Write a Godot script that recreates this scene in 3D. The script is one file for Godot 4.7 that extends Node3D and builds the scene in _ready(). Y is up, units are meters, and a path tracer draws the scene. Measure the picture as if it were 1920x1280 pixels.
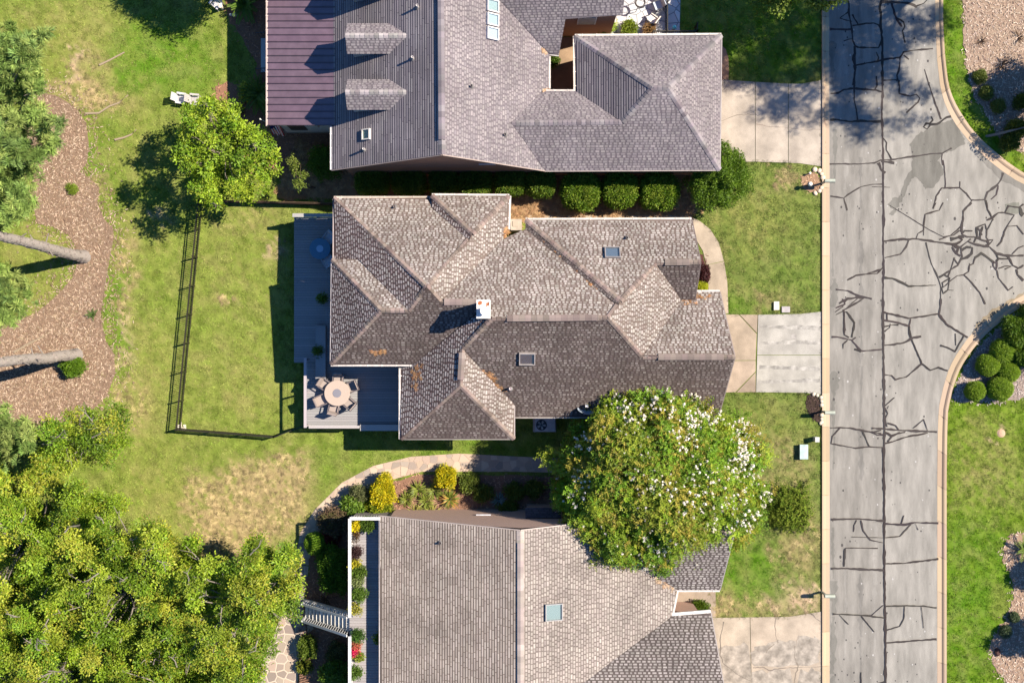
extends Node3D
# A drone view straight down on three roofs, a cracked street, lawns and trees.
# Positions come from the photograph: px(), 1920 x 1280, turned into metres on the level at height h.

const CAM_H := 60.0
const SC := 0.03
var rng := RandomNumberGenerator.new()
var M := {}
var TEX := {}
var used_names := {}
var GN := FastNoiseLite.new()
var GN2 := FastNoiseLite.new()

func _ready():
	rng.seed = 4711
	# ---- camera
	var cam = Camera3D.new()
	cam.name = "camera"
	cam.position = Vector3(0, CAM_H, 0)
	cam.rotation_degrees = Vector3(-90, 0, 0)
	cam.fov = rad_to_deg(2.0 * atan(640.0 * SC / CAM_H))
	cam.near = 0.5
	cam.far = 900.0
	add_child(cam)
	cam.current = true
	# ---- sky and exposure
	var env = Environment.new()
	env.background_mode = Environment.BG_SKY
	var skm = ProceduralSkyMaterial.new()
	skm.sky_top_color = Color(0.29, 0.49, 0.76)
	skm.sky_horizon_color = Color(0.70, 0.78, 0.84)
	skm.ground_bottom_color = Color(0.25, 0.27, 0.2)
	skm.ground_horizon_color = Color(0.6, 0.66, 0.7)
	skm.sky_curve = 0.15
	var sky = Sky.new()
	sky.sky_material = skm
	env.sky = sky
	env.background_energy_multiplier = 0.52
	env.tonemap_mode = Environment.TONE_MAPPER_LINEAR
	env.tonemap_exposure = 2.45
	env.sdfgi_enabled = true
	env.ssao_enabled = true
	env.ssil_enabled = true
	var we = WorldEnvironment.new()
	we.name = "world"
	we.environment = env
	add_child(we)
	# ---- sun, from the right and a little from the top of the picture
	var sun = DirectionalLight3D.new()
	sun.name = "sun"
	var el = deg_to_rad(47.0)
	var travel = Vector3(-0.965 * cos(el), -sin(el), 0.262 * cos(el))
	sun.transform = Transform3D(Basis.looking_at(travel, Vector3.UP), Vector3(40, 50, -10))
	sun.light_energy = 1.6
	sun.light_color = Color(1.0, 0.95, 0.875)
	sun.light_angular_distance = 0.53
	sun.shadow_enabled = true
	sun.directional_shadow_max_distance = 120.0
	add_child(sun)

	GN.seed = 11
	GN.frequency = 0.018
	GN.fractal_octaves = 4
	GN2.seed = 29
	GN2.frequency = 0.11
	GN2.fractal_octaves = 3
	make_materials()
	make_leaf_meshes()
	# ---- setting
	build_masks()
	build_ground()
	build_road()
	build_drives()
	build_beds()
	build_stone_paths()
	# ---- houses
	build_house_a()
	build_house_b()
	build_house_c()
	# ---- things around the houses
	build_deck_b()
	build_porch_c()
	build_patio_a()
	build_fences()
	build_yard_things()
	# ---- plants
	build_trees()
	build_shrubs()
	build_grass()

# ------------------------------------------------------------------ basics
func P(px, py, h = 0.0) -> Vector3:
	var k = SC * (1.0 - h / CAM_H)
	return Vector3((px - 960.0) * k, h, (py - 640.0) * k)

func lin(r, g, b) -> Color:
	return Color(r, g, b)

func rr(a, b) -> float:
	return rng.randf_range(a, b)

func jit(c: Color, amount) -> Color:
	var f = 1.0 + rr(-amount, amount)
	return Color(c.r * f, c.g * f * (1.0 + rr(-amount, amount) * 0.15), c.b * f)

class MB:
	var v := PackedVector3Array()
	var n := PackedVector3Array()
	var c := PackedColorArray()
	func tri(a: Vector3, b: Vector3, d: Vector3, col: Color):
		var nn = (b - a).cross(d - a).normalized()
		v.append(a); v.append(d); v.append(b)
		n.append(nn); n.append(nn); n.append(nn)
		c.append(col); c.append(col); c.append(col)
	func trin(a, b, d, na, nb, nd, col):
		v.append(a); v.append(d); v.append(b)
		n.append(na); n.append(nd); n.append(nb)
		c.append(col); c.append(col); c.append(col)
	func quad(a, b, d, e, col):
		tri(a, b, d, col)
		tri(a, d, e, col)
	func box(ctr: Vector3, size: Vector3, col: Color, bas := Basis()):
		var h = size * 0.5
		var p = []
		for i in 8:
			p.append(ctr + bas * Vector3(h.x if i & 1 else -h.x, h.y if i & 2 else -h.y, h.z if i & 4 else -h.z))
		quad(p[2], p[6], p[7], p[3], col)
		quad(p[0], p[1], p[5], p[4], col)
		quad(p[4], p[5], p[7], p[6], col)
		quad(p[1], p[0], p[2], p[3], col)
		quad(p[5], p[1], p[3], p[7], col)
		quad(p[0], p[4], p[6], p[2], col)
	# bar between two points, width w across and height t, its top along the line when top is true
	func bar(a: Vector3, b: Vector3, w: float, t: float, col: Color):
		var d = b - a
		var l = d.length()
		if l < 0.0001:
			return
		var z = d / l
		var up = Vector3.UP
		if absf(z.y) > 0.95:
			up = Vector3.RIGHT
		var x = up.cross(z).normalized()
		var y = z.cross(x).normalized()
		box((a + b) * 0.5, Vector3(w, t, l), col, Basis(x, y, z))
	func prism(pts: PackedVector2Array, y0: float, y1: float, col: Color):
		var q = pts
		if not Geometry2D.is_polygon_clockwise(q):
			q = pts.duplicate()
			q.reverse()
		var idx = Geometry2D.triangulate_polygon(q)
		for i in range(0, idx.size(), 3):
			var a = q[idx[i]]; var b = q[idx[i + 1]]; var d = q[idx[i + 2]]
			if (b - a).cross(d - a) > 0.0:
				var s = b; b = d; d = s
			tri(Vector3(a.x, y1, a.y), Vector3(b.x, y1, b.y), Vector3(d.x, y1, d.y), col)
		for i in q.size():
			var a = q[i]; var b = q[(i + 1) % q.size()]
			tri(Vector3(a.x, y0, a.y), Vector3(b.x, y0, b.y), Vector3(b.x, y1, b.y), col)
			tri(Vector3(a.x, y0, a.y), Vector3(b.x, y1, b.y), Vector3(a.x, y1, a.y), col)
	func tube(pts: Array, rad: Array, sides: int, col: Color, cap := true):
		var rings = []
		for i in pts.size():
			var d: Vector3
			if i == 0:
				d = pts[1] - pts[0]
			elif i == pts.size() - 1:
				d = pts[i] - pts[i - 1]
			else:
				d = pts[i + 1] - pts[i - 1]
			d = d.normalized()
			var ref = Vector3.RIGHT if absf(d.x) < 0.8 else Vector3.FORWARD
			var x = ref.cross(d).normalized()
			var y = d.cross(x).normalized()
			var ring = []
			for k in sides:
				var a = TAU * k / sides
				ring.append([pts[i] + (x * cos(a) + y * sin(a)) * rad[i], x * cos(a) + y * sin(a)])
			rings.append(ring)
		for i in pts.size() - 1:
			for k in sides:
				var k2 = (k + 1) % sides
				var a = rings[i][k]; var b = rings[i][k2]; var e = rings[i + 1][k2]; var f = rings[i + 1][k]
				trin(a[0], b[0], e[0], a[1], b[1], e[1], col)
				trin(a[0], e[0], f[0], a[1], e[1], f[1], col)
		if cap:
			for k in range(1, sides - 1):
				tri(rings[-1][0][0], rings[-1][k][0], rings[-1][k + 1][0], col)
				tri(rings[0][0][0], rings[0][k + 1][0], rings[0][k][0], col)
	# profile: list of Vector2(radius, height)
	func lathe(ctr: Vector3, prof: Array, sides: int, col: Color, sx := 1.0, sz := 1.0):
		for i in prof.size() - 1:
			var p0 = prof[i]; var p1 = prof[i + 1]
			var t = (p1 - p0)
			var nr = Vector2(t.y, -t.x).normalized()
			for k in sides:
				var a0 = TAU * k / sides
				var a1 = TAU * (k + 1) / sides
				var d0 = Vector3(cos(a0) * sx, 0, -sin(a0) * sz)
				var d1 = Vector3(cos(a1) * sx, 0, -sin(a1) * sz)
				var A = ctr + d0 * p0.x + Vector3(0, p0.y, 0)
				var B = ctr + d1 * p0.x + Vector3(0, p0.y, 0)
				var E = ctr + d1 * p1.x + Vector3(0, p1.y, 0)
				var F = ctr + d0 * p1.x + Vector3(0, p1.y, 0)
				var n0 = (d0 * nr.x + Vector3(0, nr.y, 0)).normalized()
				var n1 = (d1 * nr.x + Vector3(0, nr.y, 0)).normalized()
				if p0.x > 0.0001:
					trin(A, B, E, n0, n1, n1, col)
				if p1.x > 0.0001:
					trin(A, E, F, n0, n1, n0, col)
	func mesh(off := Vector3.ZERO) -> ArrayMesh:
		var arr = []
		arr.resize(Mesh.ARRAY_MAX)
		var vv = v
		if off != Vector3.ZERO:
			vv = PackedVector3Array()
			vv.resize(v.size())
			for i in v.size():
				vv[i] = v[i] - off
		arr[Mesh.ARRAY_VERTEX] = vv
		arr[Mesh.ARRAY_NORMAL] = n
		arr[Mesh.ARRAY_COLOR] = c
		var m = ArrayMesh.new()
		m.add_surface_from_arrays(Mesh.PRIMITIVE_TRIANGLES, arr)
		return m

func numbered(called: String) -> String:
	if not used_names.has(called):
		used_names[called] = 0
		return called
	used_names[called] += 1
	return "%s_%03d" % [called, used_names[called]]

func origin_of(o) -> Vector3:
	var p = Vector3.ZERO
	while o != null and o != self:
		p += o.position
		o = o.get_parent()
	return p

func obj(mb, called: String, mat, parent = null, kind = "") -> MeshInstance3D:
	var o = MeshInstance3D.new()
	var host = self if parent == null else parent
	o.name = numbered(called) if parent == null else called
	o.mesh = mb.mesh(origin_of(host))
	o.material_override = mat if mat is Material else M[mat]
	host.add_child(o, true)
	if kind != "":
		o.set_meta("kind", kind)
	return o

func inst(mesh, called: String, mat, parent, xf: Transform3D) -> MeshInstance3D:
	var o = MeshInstance3D.new()
	o.name = called
	o.mesh = mesh
	o.material_override = mat if mat is Material else M[mat]
	parent.add_child(o, true)
	xf.origin -= origin_of(parent)
	o.transform = xf
	return o

func thing(called, label, category, at := Vector3.ZERO, group = "") -> Node3D:
	var o = Node3D.new()
	o.name = numbered(called)
	add_child(o)
	o.position = at
	tag(o, label, category, group)
	return o

func tag(o, label, category, group = ""):
	o.set_meta("label", label)
	o.set_meta("category", category)
	if group != "":
		o.set_meta("group", group)

func multi(mesh, called, mat, parent, xfs: Array, cols: Array, kind = "") -> MultiMeshInstance3D:
	var mm = MultiMesh.new()
	mm.transform_format = MultiMesh.TRANSFORM_3D
	mm.use_colors = true
	mm.mesh = mesh
	mm.instance_count = xfs.size()
	var off = origin_of(parent) if parent != null else Vector3.ZERO
	var buf = PackedFloat32Array()
	buf.resize(xfs.size() * 16)
	var j = 0
	for i in xfs.size():
		var t: Transform3D = xfs[i]
		var b = t.basis
		var q: Color = cols[i]
		buf[j] = b.x.x; buf[j + 1] = b.y.x; buf[j + 2] = b.z.x; buf[j + 3] = t.origin.x - off.x
		buf[j + 4] = b.x.y; buf[j + 5] = b.y.y; buf[j + 6] = b.z.y; buf[j + 7] = t.origin.y - off.y
		buf[j + 8] = b.x.z; buf[j + 9] = b.y.z; buf[j + 10] = b.z.z; buf[j + 11] = t.origin.z - off.z
		buf[j + 12] = q.r; buf[j + 13] = q.g; buf[j + 14] = q.b; buf[j + 15] = 1.0
		j += 16
	mm.buffer = buf
	var o = MultiMeshInstance3D.new()
	o.name = numbered(called) if parent == null else called
	o.multimesh = mm
	o.material_override = mat if mat is Material else M[mat]
	if parent == null:
		add_child(o)
	else:
		parent.add_child(o, true)
	o.set_meta("kind", "stuff")
	return o

func poly2(pts: Array, h = 0.0) -> PackedVector2Array:
	var r = PackedVector2Array()
	for p in pts:
		var w = P(p[0], p[1], h)
		r.append(Vector2(w.x, w.z))
	return r

# ------------------------------------------------------------------ materials
func noise_tex(key, freq, octaves, lo, hi, sd = 3, size = 512, kind = FastNoiseLite.TYPE_SIMPLEX_SMOOTH) -> ImageTexture:
	var n = FastNoiseLite.new()
	n.seed = sd
	n.noise_type = kind
	n.frequency = freq
	n.fractal_octaves = octaves
	n.fractal_gain = 0.6
	var im = n.get_seamless_image(size, size)
	im.convert(Image.FORMAT_L8)
	var d = im.get_data()
	for i in d.size():
		d[i] = int(clampf(lerpf(lo, hi, d[i] / 255.0), 0.0, 1.0) * 255.0)
	var im2 = Image.create_from_data(size, size, false, Image.FORMAT_L8, d)
	im2.convert(Image.FORMAT_RGB8)
	var t = ImageTexture.create_from_image(im2)
	TEX[key] = t
	return t

func vmat(key, rough = 0.9, tex = "", scale = 1.0, spec = 0.3) -> StandardMaterial3D:
	var m = StandardMaterial3D.new()
	m.resource_name = key
	m.albedo_color = Color.WHITE
	m.vertex_color_use_as_albedo = true
	m.roughness = rough
	m.metallic_specular = spec
	if tex != "":
		m.albedo_texture = TEX[tex]
		m.uv1_triplanar = true
		m.uv1_world_triplanar = true
		m.uv1_scale = Vector3.ONE * scale
	M[key] = m
	return m

func make_materials():
	noise_tex("grain", 0.09, 4, 0.74, 1.0, 5)
	noise_tex("speckle", 0.30, 2, 0.70, 1.0, 7)
	noise_tex("blotch", 0.012, 6, 0.80, 1.03, 9)
	noise_tex("soft", 0.02, 4, 0.82, 1.0, 12)
	noise_tex("bark", 0.16, 3, 0.35, 1.05, 21)
	noise_tex("stain", 0.014, 6, 0.66, 1.06, 33)
	vmat("ground", 1.0, "speckle", 0.55, 0.1)
	var road = vmat("road", 0.95, "blotch", 0.12, 0.15)
	road.uv1_scale = Vector3(0.22, 0.2, 0.05)
	road.detail_enabled = true
	road.detail_albedo = TEX["speckle"]
	road.detail_blend_mode = BaseMaterial3D.BLEND_MODE_MUL
	road.detail_uv_layer = BaseMaterial3D.DETAIL_UV_2
	road.uv2_triplanar = true
	road.uv2_world_triplanar = true
	road.uv2_scale = Vector3.ONE * 0.9
	var conc = vmat("concrete", 0.9, "blotch", 0.1, 0.2)
	conc.detail_enabled = true
	conc.detail_albedo = TEX["grain"]
	conc.detail_blend_mode = BaseMaterial3D.BLEND_MODE_MUL
	conc.detail_uv_layer = BaseMaterial3D.DETAIL_UV_2
	conc.uv2_triplanar = true
	conc.uv2_world_triplanar = true
	conc.uv2_scale = Vector3.ONE * 0.6
	vmat("cleanconc", 0.9, "soft", 0.2, 0.2)
	vmat("stone", 0.9, "grain", 1.1, 0.2)
	vmat("tar", 0.75, "grain", 0.8, 0.3)
	var sh = vmat("shingle", 0.95, "blotch", 0.05, 0.1)
	sh.detail_enabled = true
	sh.detail_albedo = TEX["speckle"]
	sh.detail_blend_mode = BaseMaterial3D.BLEND_MODE_MUL
	sh.detail_uv_layer = BaseMaterial3D.DETAIL_UV_2
	sh.uv2_triplanar = true
	sh.uv2_world_triplanar = true
	sh.uv2_scale = Vector3.ONE * 1.3
	vmat("mottled", 0.95, "stain", 0.22, 0.1)
	vmat("paint", 0.5, "soft", 0.3, 0.4)
	vmat("wall", 0.9, "grain", 0.7, 0.15)
	vmat("wood", 0.75, "grain", 0.5, 0.25)
	vmat("mulch", 1.0, "speckle", 0.8, 0.05)
	vmat("chip", 1.0, "", 1.0, 0.1)
	vmat("metal_roof", 0.38, "soft", 0.12, 0.5)
	var ir = vmat("iron", 0.45, "", 1.0, 0.5)
	ir.metallic = 0.4
	vmat("plastic", 0.45, "", 1.0, 0.45)
	vmat("cloth", 0.95, "", 1.0, 0.1)
	vmat("bark_m", 1.0, "bark", 1.6, 0.05).uv1_scale = Vector3(1.6, 0.5, 1.6)
	var gl = StandardMaterial3D.new()
	gl.resource_name = "glass"
	gl.albedo_color = Color(0.3, 0.35, 0.36, 0.12)
	gl.transparency = BaseMaterial3D.TRANSPARENCY_ALPHA
	gl.roughness = 0.05
	M["glass"] = gl
	var lf = vmat("leaf", 0.5, "", 1.0, 0.38)
	lf.backlight_enabled = true
	lf.backlight = Color(0.75, 0.8, 0.4)
	var ld = vmat("leaf_dull", 0.75, "", 1.0, 0.2)
	ld.backlight_enabled = true
	ld.backlight = Color(0.5, 0.55, 0.3)
	vmat("petal", 0.8, "", 1.0, 0.1)
	vmat("grass", 0.8, "", 1.0, 0.15)

# ------------------------------------------------------------------ leaf shapes, shared by every plant
var LEAF := {}

func add_leaf(mb, base: Vector3, dir: Vector3, up: Vector3, length: float, w: float, col: Color):
	var side = dir.cross(up)
	if side.length() < 0.01:
		side = Vector3.RIGHT
	side = side.normalized()
	var nn = side.cross(dir).normalized()
	var mid = base + dir * length * 0.5 - nn * w * 0.12
	var tip = base + dir * length - nn * length * 0.12
	var l = mid - side * w * 0.5 + nn * w * 0.18
	var r = mid + side * w * 0.5 + nn * w * 0.18
	mb.tri(base, r, tip, col)
	mb.tri(base, tip, l, col)

func rdir() -> Vector3:
	var z = rr(-1, 1)
	var a = rr(0, TAU)
	var q = sqrt(1.0 - z * z)
	return Vector3(q * cos(a), z, q * sin(a))

func cluster(n, radius, squash, len0, len1, wf, upbias, tone = 0.25) -> ArrayMesh:
	var mb = MB.new()
	for i in n:
		var d = rdir()
		var p = Vector3(d.x, d.y * squash, d.z) * radius * pow(rng.randf(), 0.45)
		var dir = (Vector3(d.x, d.y * 0.3, d.z) + rdir() * Vector3(0.7, 0.4, 0.7)).normalized()
		var up = (Vector3.UP * upbias + rdir()).normalized()
		var l = rr(len0, len1)
		var t = 1.0 - rng.randf() * tone
		add_leaf(mb, p, dir, up, l, l * wf, Color(t, t, t))
	return mb.mesh()

func make_leaf_meshes():
	LEAF.broad = cluster(18, 0.24, 0.5, 0.10, 0.17, 0.6, 1.8, 0.35)
	LEAF.oak = cluster(20, 0.27, 0.5, 0.09, 0.16, 0.55, 2.2, 0.4)
	LEAF.small = cluster(20, 0.12, 0.7, 0.045, 0.075, 0.55, 1.0)
	LEAF.medium = cluster(16, 0.15, 0.6, 0.07, 0.11, 0.5, 1.0)
	# crape myrtle shoots: narrow leaves along upright twigs
	var mb = MB.new()
	for s in 4:
		var d = (Vector3.UP * 0.9 + rdir() * 0.8).normalized()
		var o = Vector3(rr(-0.1, 0.1), 0, rr(-0.1, 0.1))
		for i in 9:
			var p = o + d * (0.04 + 0.045 * i)
			var a = i * 2.2 + s
			var t = 0.75 + 0.25 * rng.randf()
			add_leaf(mb, p, (Vector3(cos(a), 0.35, sin(a)) + d * 0.4).normalized(), Vector3.UP, rr(0.09, 0.13), 0.05, Color(t, t, t))
	LEAF.myrtle = mb.mesh()
	mb = MB.new()
	for i in 34:
		var a = rr(0, TAU)
		var y = rr(0, 0.24)
		var r = 0.09 * (1.0 - y / 0.28) * sqrt(rng.randf())
		var p = Vector3(cos(a) * r, y, sin(a) * r)
		var t = rr(0.8, 1.0)
		add_leaf(mb, p, rdir(), Vector3.UP, 0.05, 0.05, Color(t, t, t * 0.97))
	LEAF.panicle = mb.mesh()
	# pine tuft: long needles from one point
	mb = MB.new()
	for i in 46:
		var d = (rdir() + Vector3.UP * 0.55).normalized()
		var t = rr(0.7, 1.0)
		add_leaf(mb, d * 0.03, d, rdir(), rr(0.24, 0.4), 0.032, Color(t, t, t))
	LEAF.pine = mb.mesh()
	# sword leaves (yucca, sago)
	mb = MB.new()
	for i in 30:
		var a = rr(0, TAU)
		var e = rr(0.15, 1.1)
		var d = Vector3(cos(a) * cos(e), sin(e), sin(a) * cos(e))
		var t = rr(0.65, 1.0)
		var l = rr(0.7, 1.0)
		var side = d.cross(Vector3.UP).normalized() * 0.035
		var mid = d * l * 0.55
		var tip = d * l + Vector3.DOWN * l * 0.22
		mb.quad(-side * 0.6, side * 0.6, mid + side, mid - side, Color(t, t, t))
		mb.tri(mid - side, mid + side, tip, Color(t, t, t))
	LEAF.sword = mb.mesh()
	# feathered frond
	mb = MB.new()
	for i in 20:
		var u = i / 20.0
		var p = Vector3(0, sin(u * 1.9) * 0.32, u)
		for s in [-1, 1]:
			var t = rr(0.7, 1.0)
			add_leaf(mb, p, Vector3(s * 0.85, 0.12, 0.5).normalized(), Vector3.UP, 0.30 * (1.05 - u * 0.75), 0.055, Color(t, t, t))
	LEAF.frond = mb.mesh()
	# grass tufts
	mb = MB.new()
	for i in 16:
		var a = rr(0, TAU)
		var r = 0.13 * sqrt(rng.randf())
		var b = Vector3(cos(a) * r, 0, sin(a) * r)
		var l = rr(0.035, 0.075)
		var d = (Vector3.UP + rdir() * 1.3)
		d.y = absf(d.y) + 0.15
		d = d.normalized()
		var side = d.cross(rdir()).normalized() * 0.011
		var t = rr(0.72, 1.0)
		mb.tri(b - side, b + side, b + d * l, Color(t, t, t))
	LEAF.tuft = mb.mesh()
	mb = MB.new()
	mb.box(Vector3.ZERO, Vector3(0.11, 0.012, 0.024), Color.WHITE)
	LEAF.chip = mb.mesh()
	mb = MB.new()
	for i in 12:
		var a = rr(0, TAU)
		var c = Vector3(rr(-0.07, 0.07), rr(0, 0.02), rr(-0.07, 0.07))
		var t = rr(0.7, 1.0)
		mb.bar(c - Vector3(cos(a), 0.05, sin(a)) * 0.09, c + Vector3(cos(a), -0.05, sin(a)) * 0.09, 0.009, 0.004, Color(t, t, t))
	LEAF.straw = mb.mesh()

# ------------------------------------------------------------------ plan of the ground (photograph pixels at ground level)
const MX0 := -160.0
const MY0 := -160.0
const MW := 1120
const MH := 800
var mask := PackedByteArray()

const KERB_IN_TOP := [[1754, -160], [1754.5, 40], [1757.6, 110], [1763.5, 162], [1770, 188], [1781, 213.5], [1794, 235], [1810, 255.6], [1827, 275], [1845.5, 293], [1880.6, 321], [1909, 340], [1960, 362], [2080, 400]]
const KERB_OUT_TOP := [[1768, -160], [1768, 40], [1771, 98.6], [1776, 145.5], [1781, 170], [1790, 192], [1803, 215], [1818, 237], [1835, 257], [1853, 274], [1890, 305], [1920, 325], [1968, 346], [2084, 384]]
const KERB_IN_LOW := [[2080, 478], [1985, 520], [1920, 553], [1892, 568.6], [1863, 591], [1842.5, 606], [1816.7, 632], [1796, 661], [1780.6, 689], [1770, 723], [1761, 763], [1759, 810], [1758, 900], [1758, 1440]]
const KERB_OUT_LOW := [[2086, 493], [1992, 535], [1930, 568], [1903, 582], [1875, 604], [1855, 620], [1831, 645], [1811, 672], [1797, 697], [1786, 729], [1777, 768], [1775.5, 812], [1774.5, 900], [1774.5, 1440]]
const KERB_IN_LEFT := [[1556, 1440], [1556, 900], [1556, 400], [1555, 100], [1555, -160]]
const KERB_OUT_LEFT := [[1541, 1440], [1541, 900], [1541, 400], [1541, 100], [1541, -160]]
const ROAD := [[1554, -160], [1757, -160], [1758, 40], [1760, 110], [1766, 162], [1784, 213], [1813, 255], [1848, 292], [1884, 320], [1912, 339], [1962, 361], [2080, 398], [2080, 480], [1987, 522], [1923, 555], [1866, 593], [1846, 609], [1820, 635], [1799, 663], [1784, 690], [1773, 724], [1764, 763], [1762, 810], [1761, 900], [1761, 1440], [1554, 1440]]

const CHIP_ISLAND := [[78, 172], [112, 182], [138, 200], [160, 228], [166, 268], [163, 305], [150, 322], [172, 338], [186, 352], [182, 380], [196, 412], [212, 428], [213, 446], [204, 490], [196, 540], [188, 590], [198, 640], [213, 662], [216, 700], [200, 742], [160, 780], [110, 792], [-160, 800], [-160, 640], [10, 610], [70, 585], [112, 548], [135, 520], [150, 478], [128, 440], [96, 424], [70, 420], [60, 380], [60, 330], [56, 290], [50, 250], [52, 205]]
const BED_BETWEEN := [[560, 262], [640, 290], [1050, 330], [1330, 322], [1352, 350], [1346, 376], [1300, 400], [1290, 412], [1060, 412], [960, 420], [660, 400], [640, 372], [520, 372], [528, 320]]
const BED_A_WEST := [[445, -160], [620, -160], [620, 330], [560, 330], [528, 320], [470, 330], [430, 262], [412, 205], [400, 168], [425, 152], [466, 168], [482, 120], [445, 60], [424, 30], [418, -30]]
const BED_SOUTH := [[604, 992], [640, 950], [690, 915], [790, 888], [900, 890], [1050, 892], [1090, 960], [1060, 1020], [740, 1020], [720, 1060], [690, 1060], [680, 1440], [560, 1440], [563, 1260], [566, 1160], [574, 1100], [580, 1060], [590, 1012]]
const BED_RIGHT_TOP := [[1805, -160], [1808, 40], [1811, 110], [1817, 150], [1832, 190], [1855, 225], [1880, 262], [1920, 287], [2080, 340], [2080, -160]]
const BED_RIGHT_MID := [[1786, 752], [1790, 735], [1800, 704], [1814, 677], [1834, 650], [1858, 625], [1878, 609], [1906, 588], [1934, 573], [1996, 540], [2080, 500], [2080, 748], [1985, 752], [1930, 743], [1870, 754], [1840, 753]]
const BED_RIGHT_LOW := [[1881, 1050], [1883, 1018], [1897, 1003], [1920, 998], [2080, 990], [2080, 1440], [1940, 1440], [1905, 1300], [1884, 1276], [1862, 1245], [1857, 1215], [1866, 1190], [1886, 1160], [1898, 1120], [1901, 1098], [1893, 1068]]
const BED_MAIL := [[[1513, 741], [1524, 738], [1539, 747], [1539, 792], [1531, 791], [1519, 778], [1511, 760]], [[1503, 331], [1518, 323], [1532, 325], [1539, 340], [1537, 357], [1520, 361], [1507, 352]]]
const BED_FRONT_B := [[1290, 470], [1318, 478], [1325, 510], [1327, 550], [1290, 550]]
const STONE_PATH := [[553, 1055], [562, 1000], [590, 955], [640, 905], [700, 873], [770, 856], [860, 850], [960, 855], [1060, 860], [1060, 886], [960, 884], [870, 884], [790, 884], [720, 903], [660, 940], [610, 985], [588, 1012], [578, 1060]]
const STONE_YARD := [[553, 1057], [578, 1062], [573, 1100], [568, 1140], [590, 1148], [588, 1180], [562, 1200], [558, 1260], [558, 1440], [420, 1440], [478, 1275], [515, 1185], [545, 1110]]
const DRIVE_A := [[1330, 148], [1430, 154], [1500, 158], [1541, 150], [1541, 312], [1500, 306], [1440, 303], [1330, 303]]
const DRIVE_B := [[1300, 588], [1420, 590], [1500, 588], [1541, 584], [1541, 740], [1510, 736], [1430, 735], [1300, 737]]
const DRIVE_C := [[1330, 1158], [1480, 1156], [1541, 1146], [1541, 1440], [1330, 1440]]
const WALK_B := [[985, 404], [1290, 404], [1312, 414], [1332, 430], [1348, 455], [1358, 490], [1364, 530], [1366, 588], [1330, 588], [1329, 550], [1326, 505], [1318, 470], [1300, 440], [1280, 424], [985, 420]]
const WALK_A := [[1350, 82], [1361, 92], [1366, 108], [1367, 130], [1366, 152], [1352, 150], [1330, 130], [1330, 82]]
const PATIO_A := [[1120, 120], [1120, -160], [1280, -160], [1275, 50], [1278, 105], [1130, 118]]

func fill(poly: Array, val: int):
	var ymin = 1e9; var ymax = -1e9
	for p in poly:
		ymin = minf(ymin, p[1]); ymax = maxf(ymax, p[1])
	for r in range(maxi(0, int((ymin - MY0) / 2.0)), mini(MH, int((ymax - MY0) / 2.0) + 1)):
		var y = MY0 + r * 2.0 + 1.0
		var xs = []
		for i in poly.size():
			var a = poly[i]; var b = poly[(i + 1) % poly.size()]
			if (a[1] > y) != (b[1] > y):
				xs.append(a[0] + (y - a[1]) / (b[1] - a[1]) * (b[0] - a[0]))
		xs.sort()
		for k in range(0, xs.size() - 1, 2):
			for q in range(maxi(0, int(round((xs[k] - MX0) / 2.0))), mini(MW, int(round((xs[k + 1] - MX0) / 2.0)))):
				mask[r * MW + q] = val

func mask_at(px, py) -> int:
	var q = int((px - MX0) / 2.0)
	var r = int((py - MY0) / 2.0)
	if q < 0 or r < 0 or q >= MW or r >= MH:
		return 9
	return mask[r * MW + q]

func build_masks():
	mask.resize(MW * MH)
	mask.fill(0)
	for b in [CHIP_ISLAND, BED_BETWEEN, BED_A_WEST, BED_SOUTH, BED_RIGHT_TOP, BED_RIGHT_MID, BED_RIGHT_LOW, BED_FRONT_B]:
		fill(b, 2)
	for b in BED_MAIL:
		fill(b, 2)
	for b in [ROAD, DRIVE_A, DRIVE_B, DRIVE_C, WALK_B, WALK_A, PATIO_A, STONE_PATH, STONE_YARD]:
		fill(b, 1)
	var kp = []
	for pair in [[KERB_IN_TOP, KERB_OUT_TOP], [KERB_IN_LOW, KERB_OUT_LOW], [KERB_IN_LEFT, KERB_OUT_LEFT]]:
		kp = pair[0].duplicate()
		var o = pair[1].duplicate()
		o.reverse()
		kp.append_array(o)
		fill(kp, 1)
	# house and deck footprints, no grass under them
	fill([[660, 400], [955, 395], [1290, 420], [1340, 560], [1350, 770], [965, 790], [960, 815], [770, 815], [770, 690], [660, 680]], 3)
	fill([[645, -160], [645, 335], [1340, 335], [1340, 90], [1130, 100], [1130, -160]], 3)
	fill([[735, 955], [735, 1440], [1320, 1440], [1320, 1060], [1300, 940], [1000, 960]], 3)
	fill([[600, 425], [680, 425], [680, 680], [600, 680]], 3)
	fill([[590, 690], [770, 690], [770, 790], [590, 790]], 3)

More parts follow.
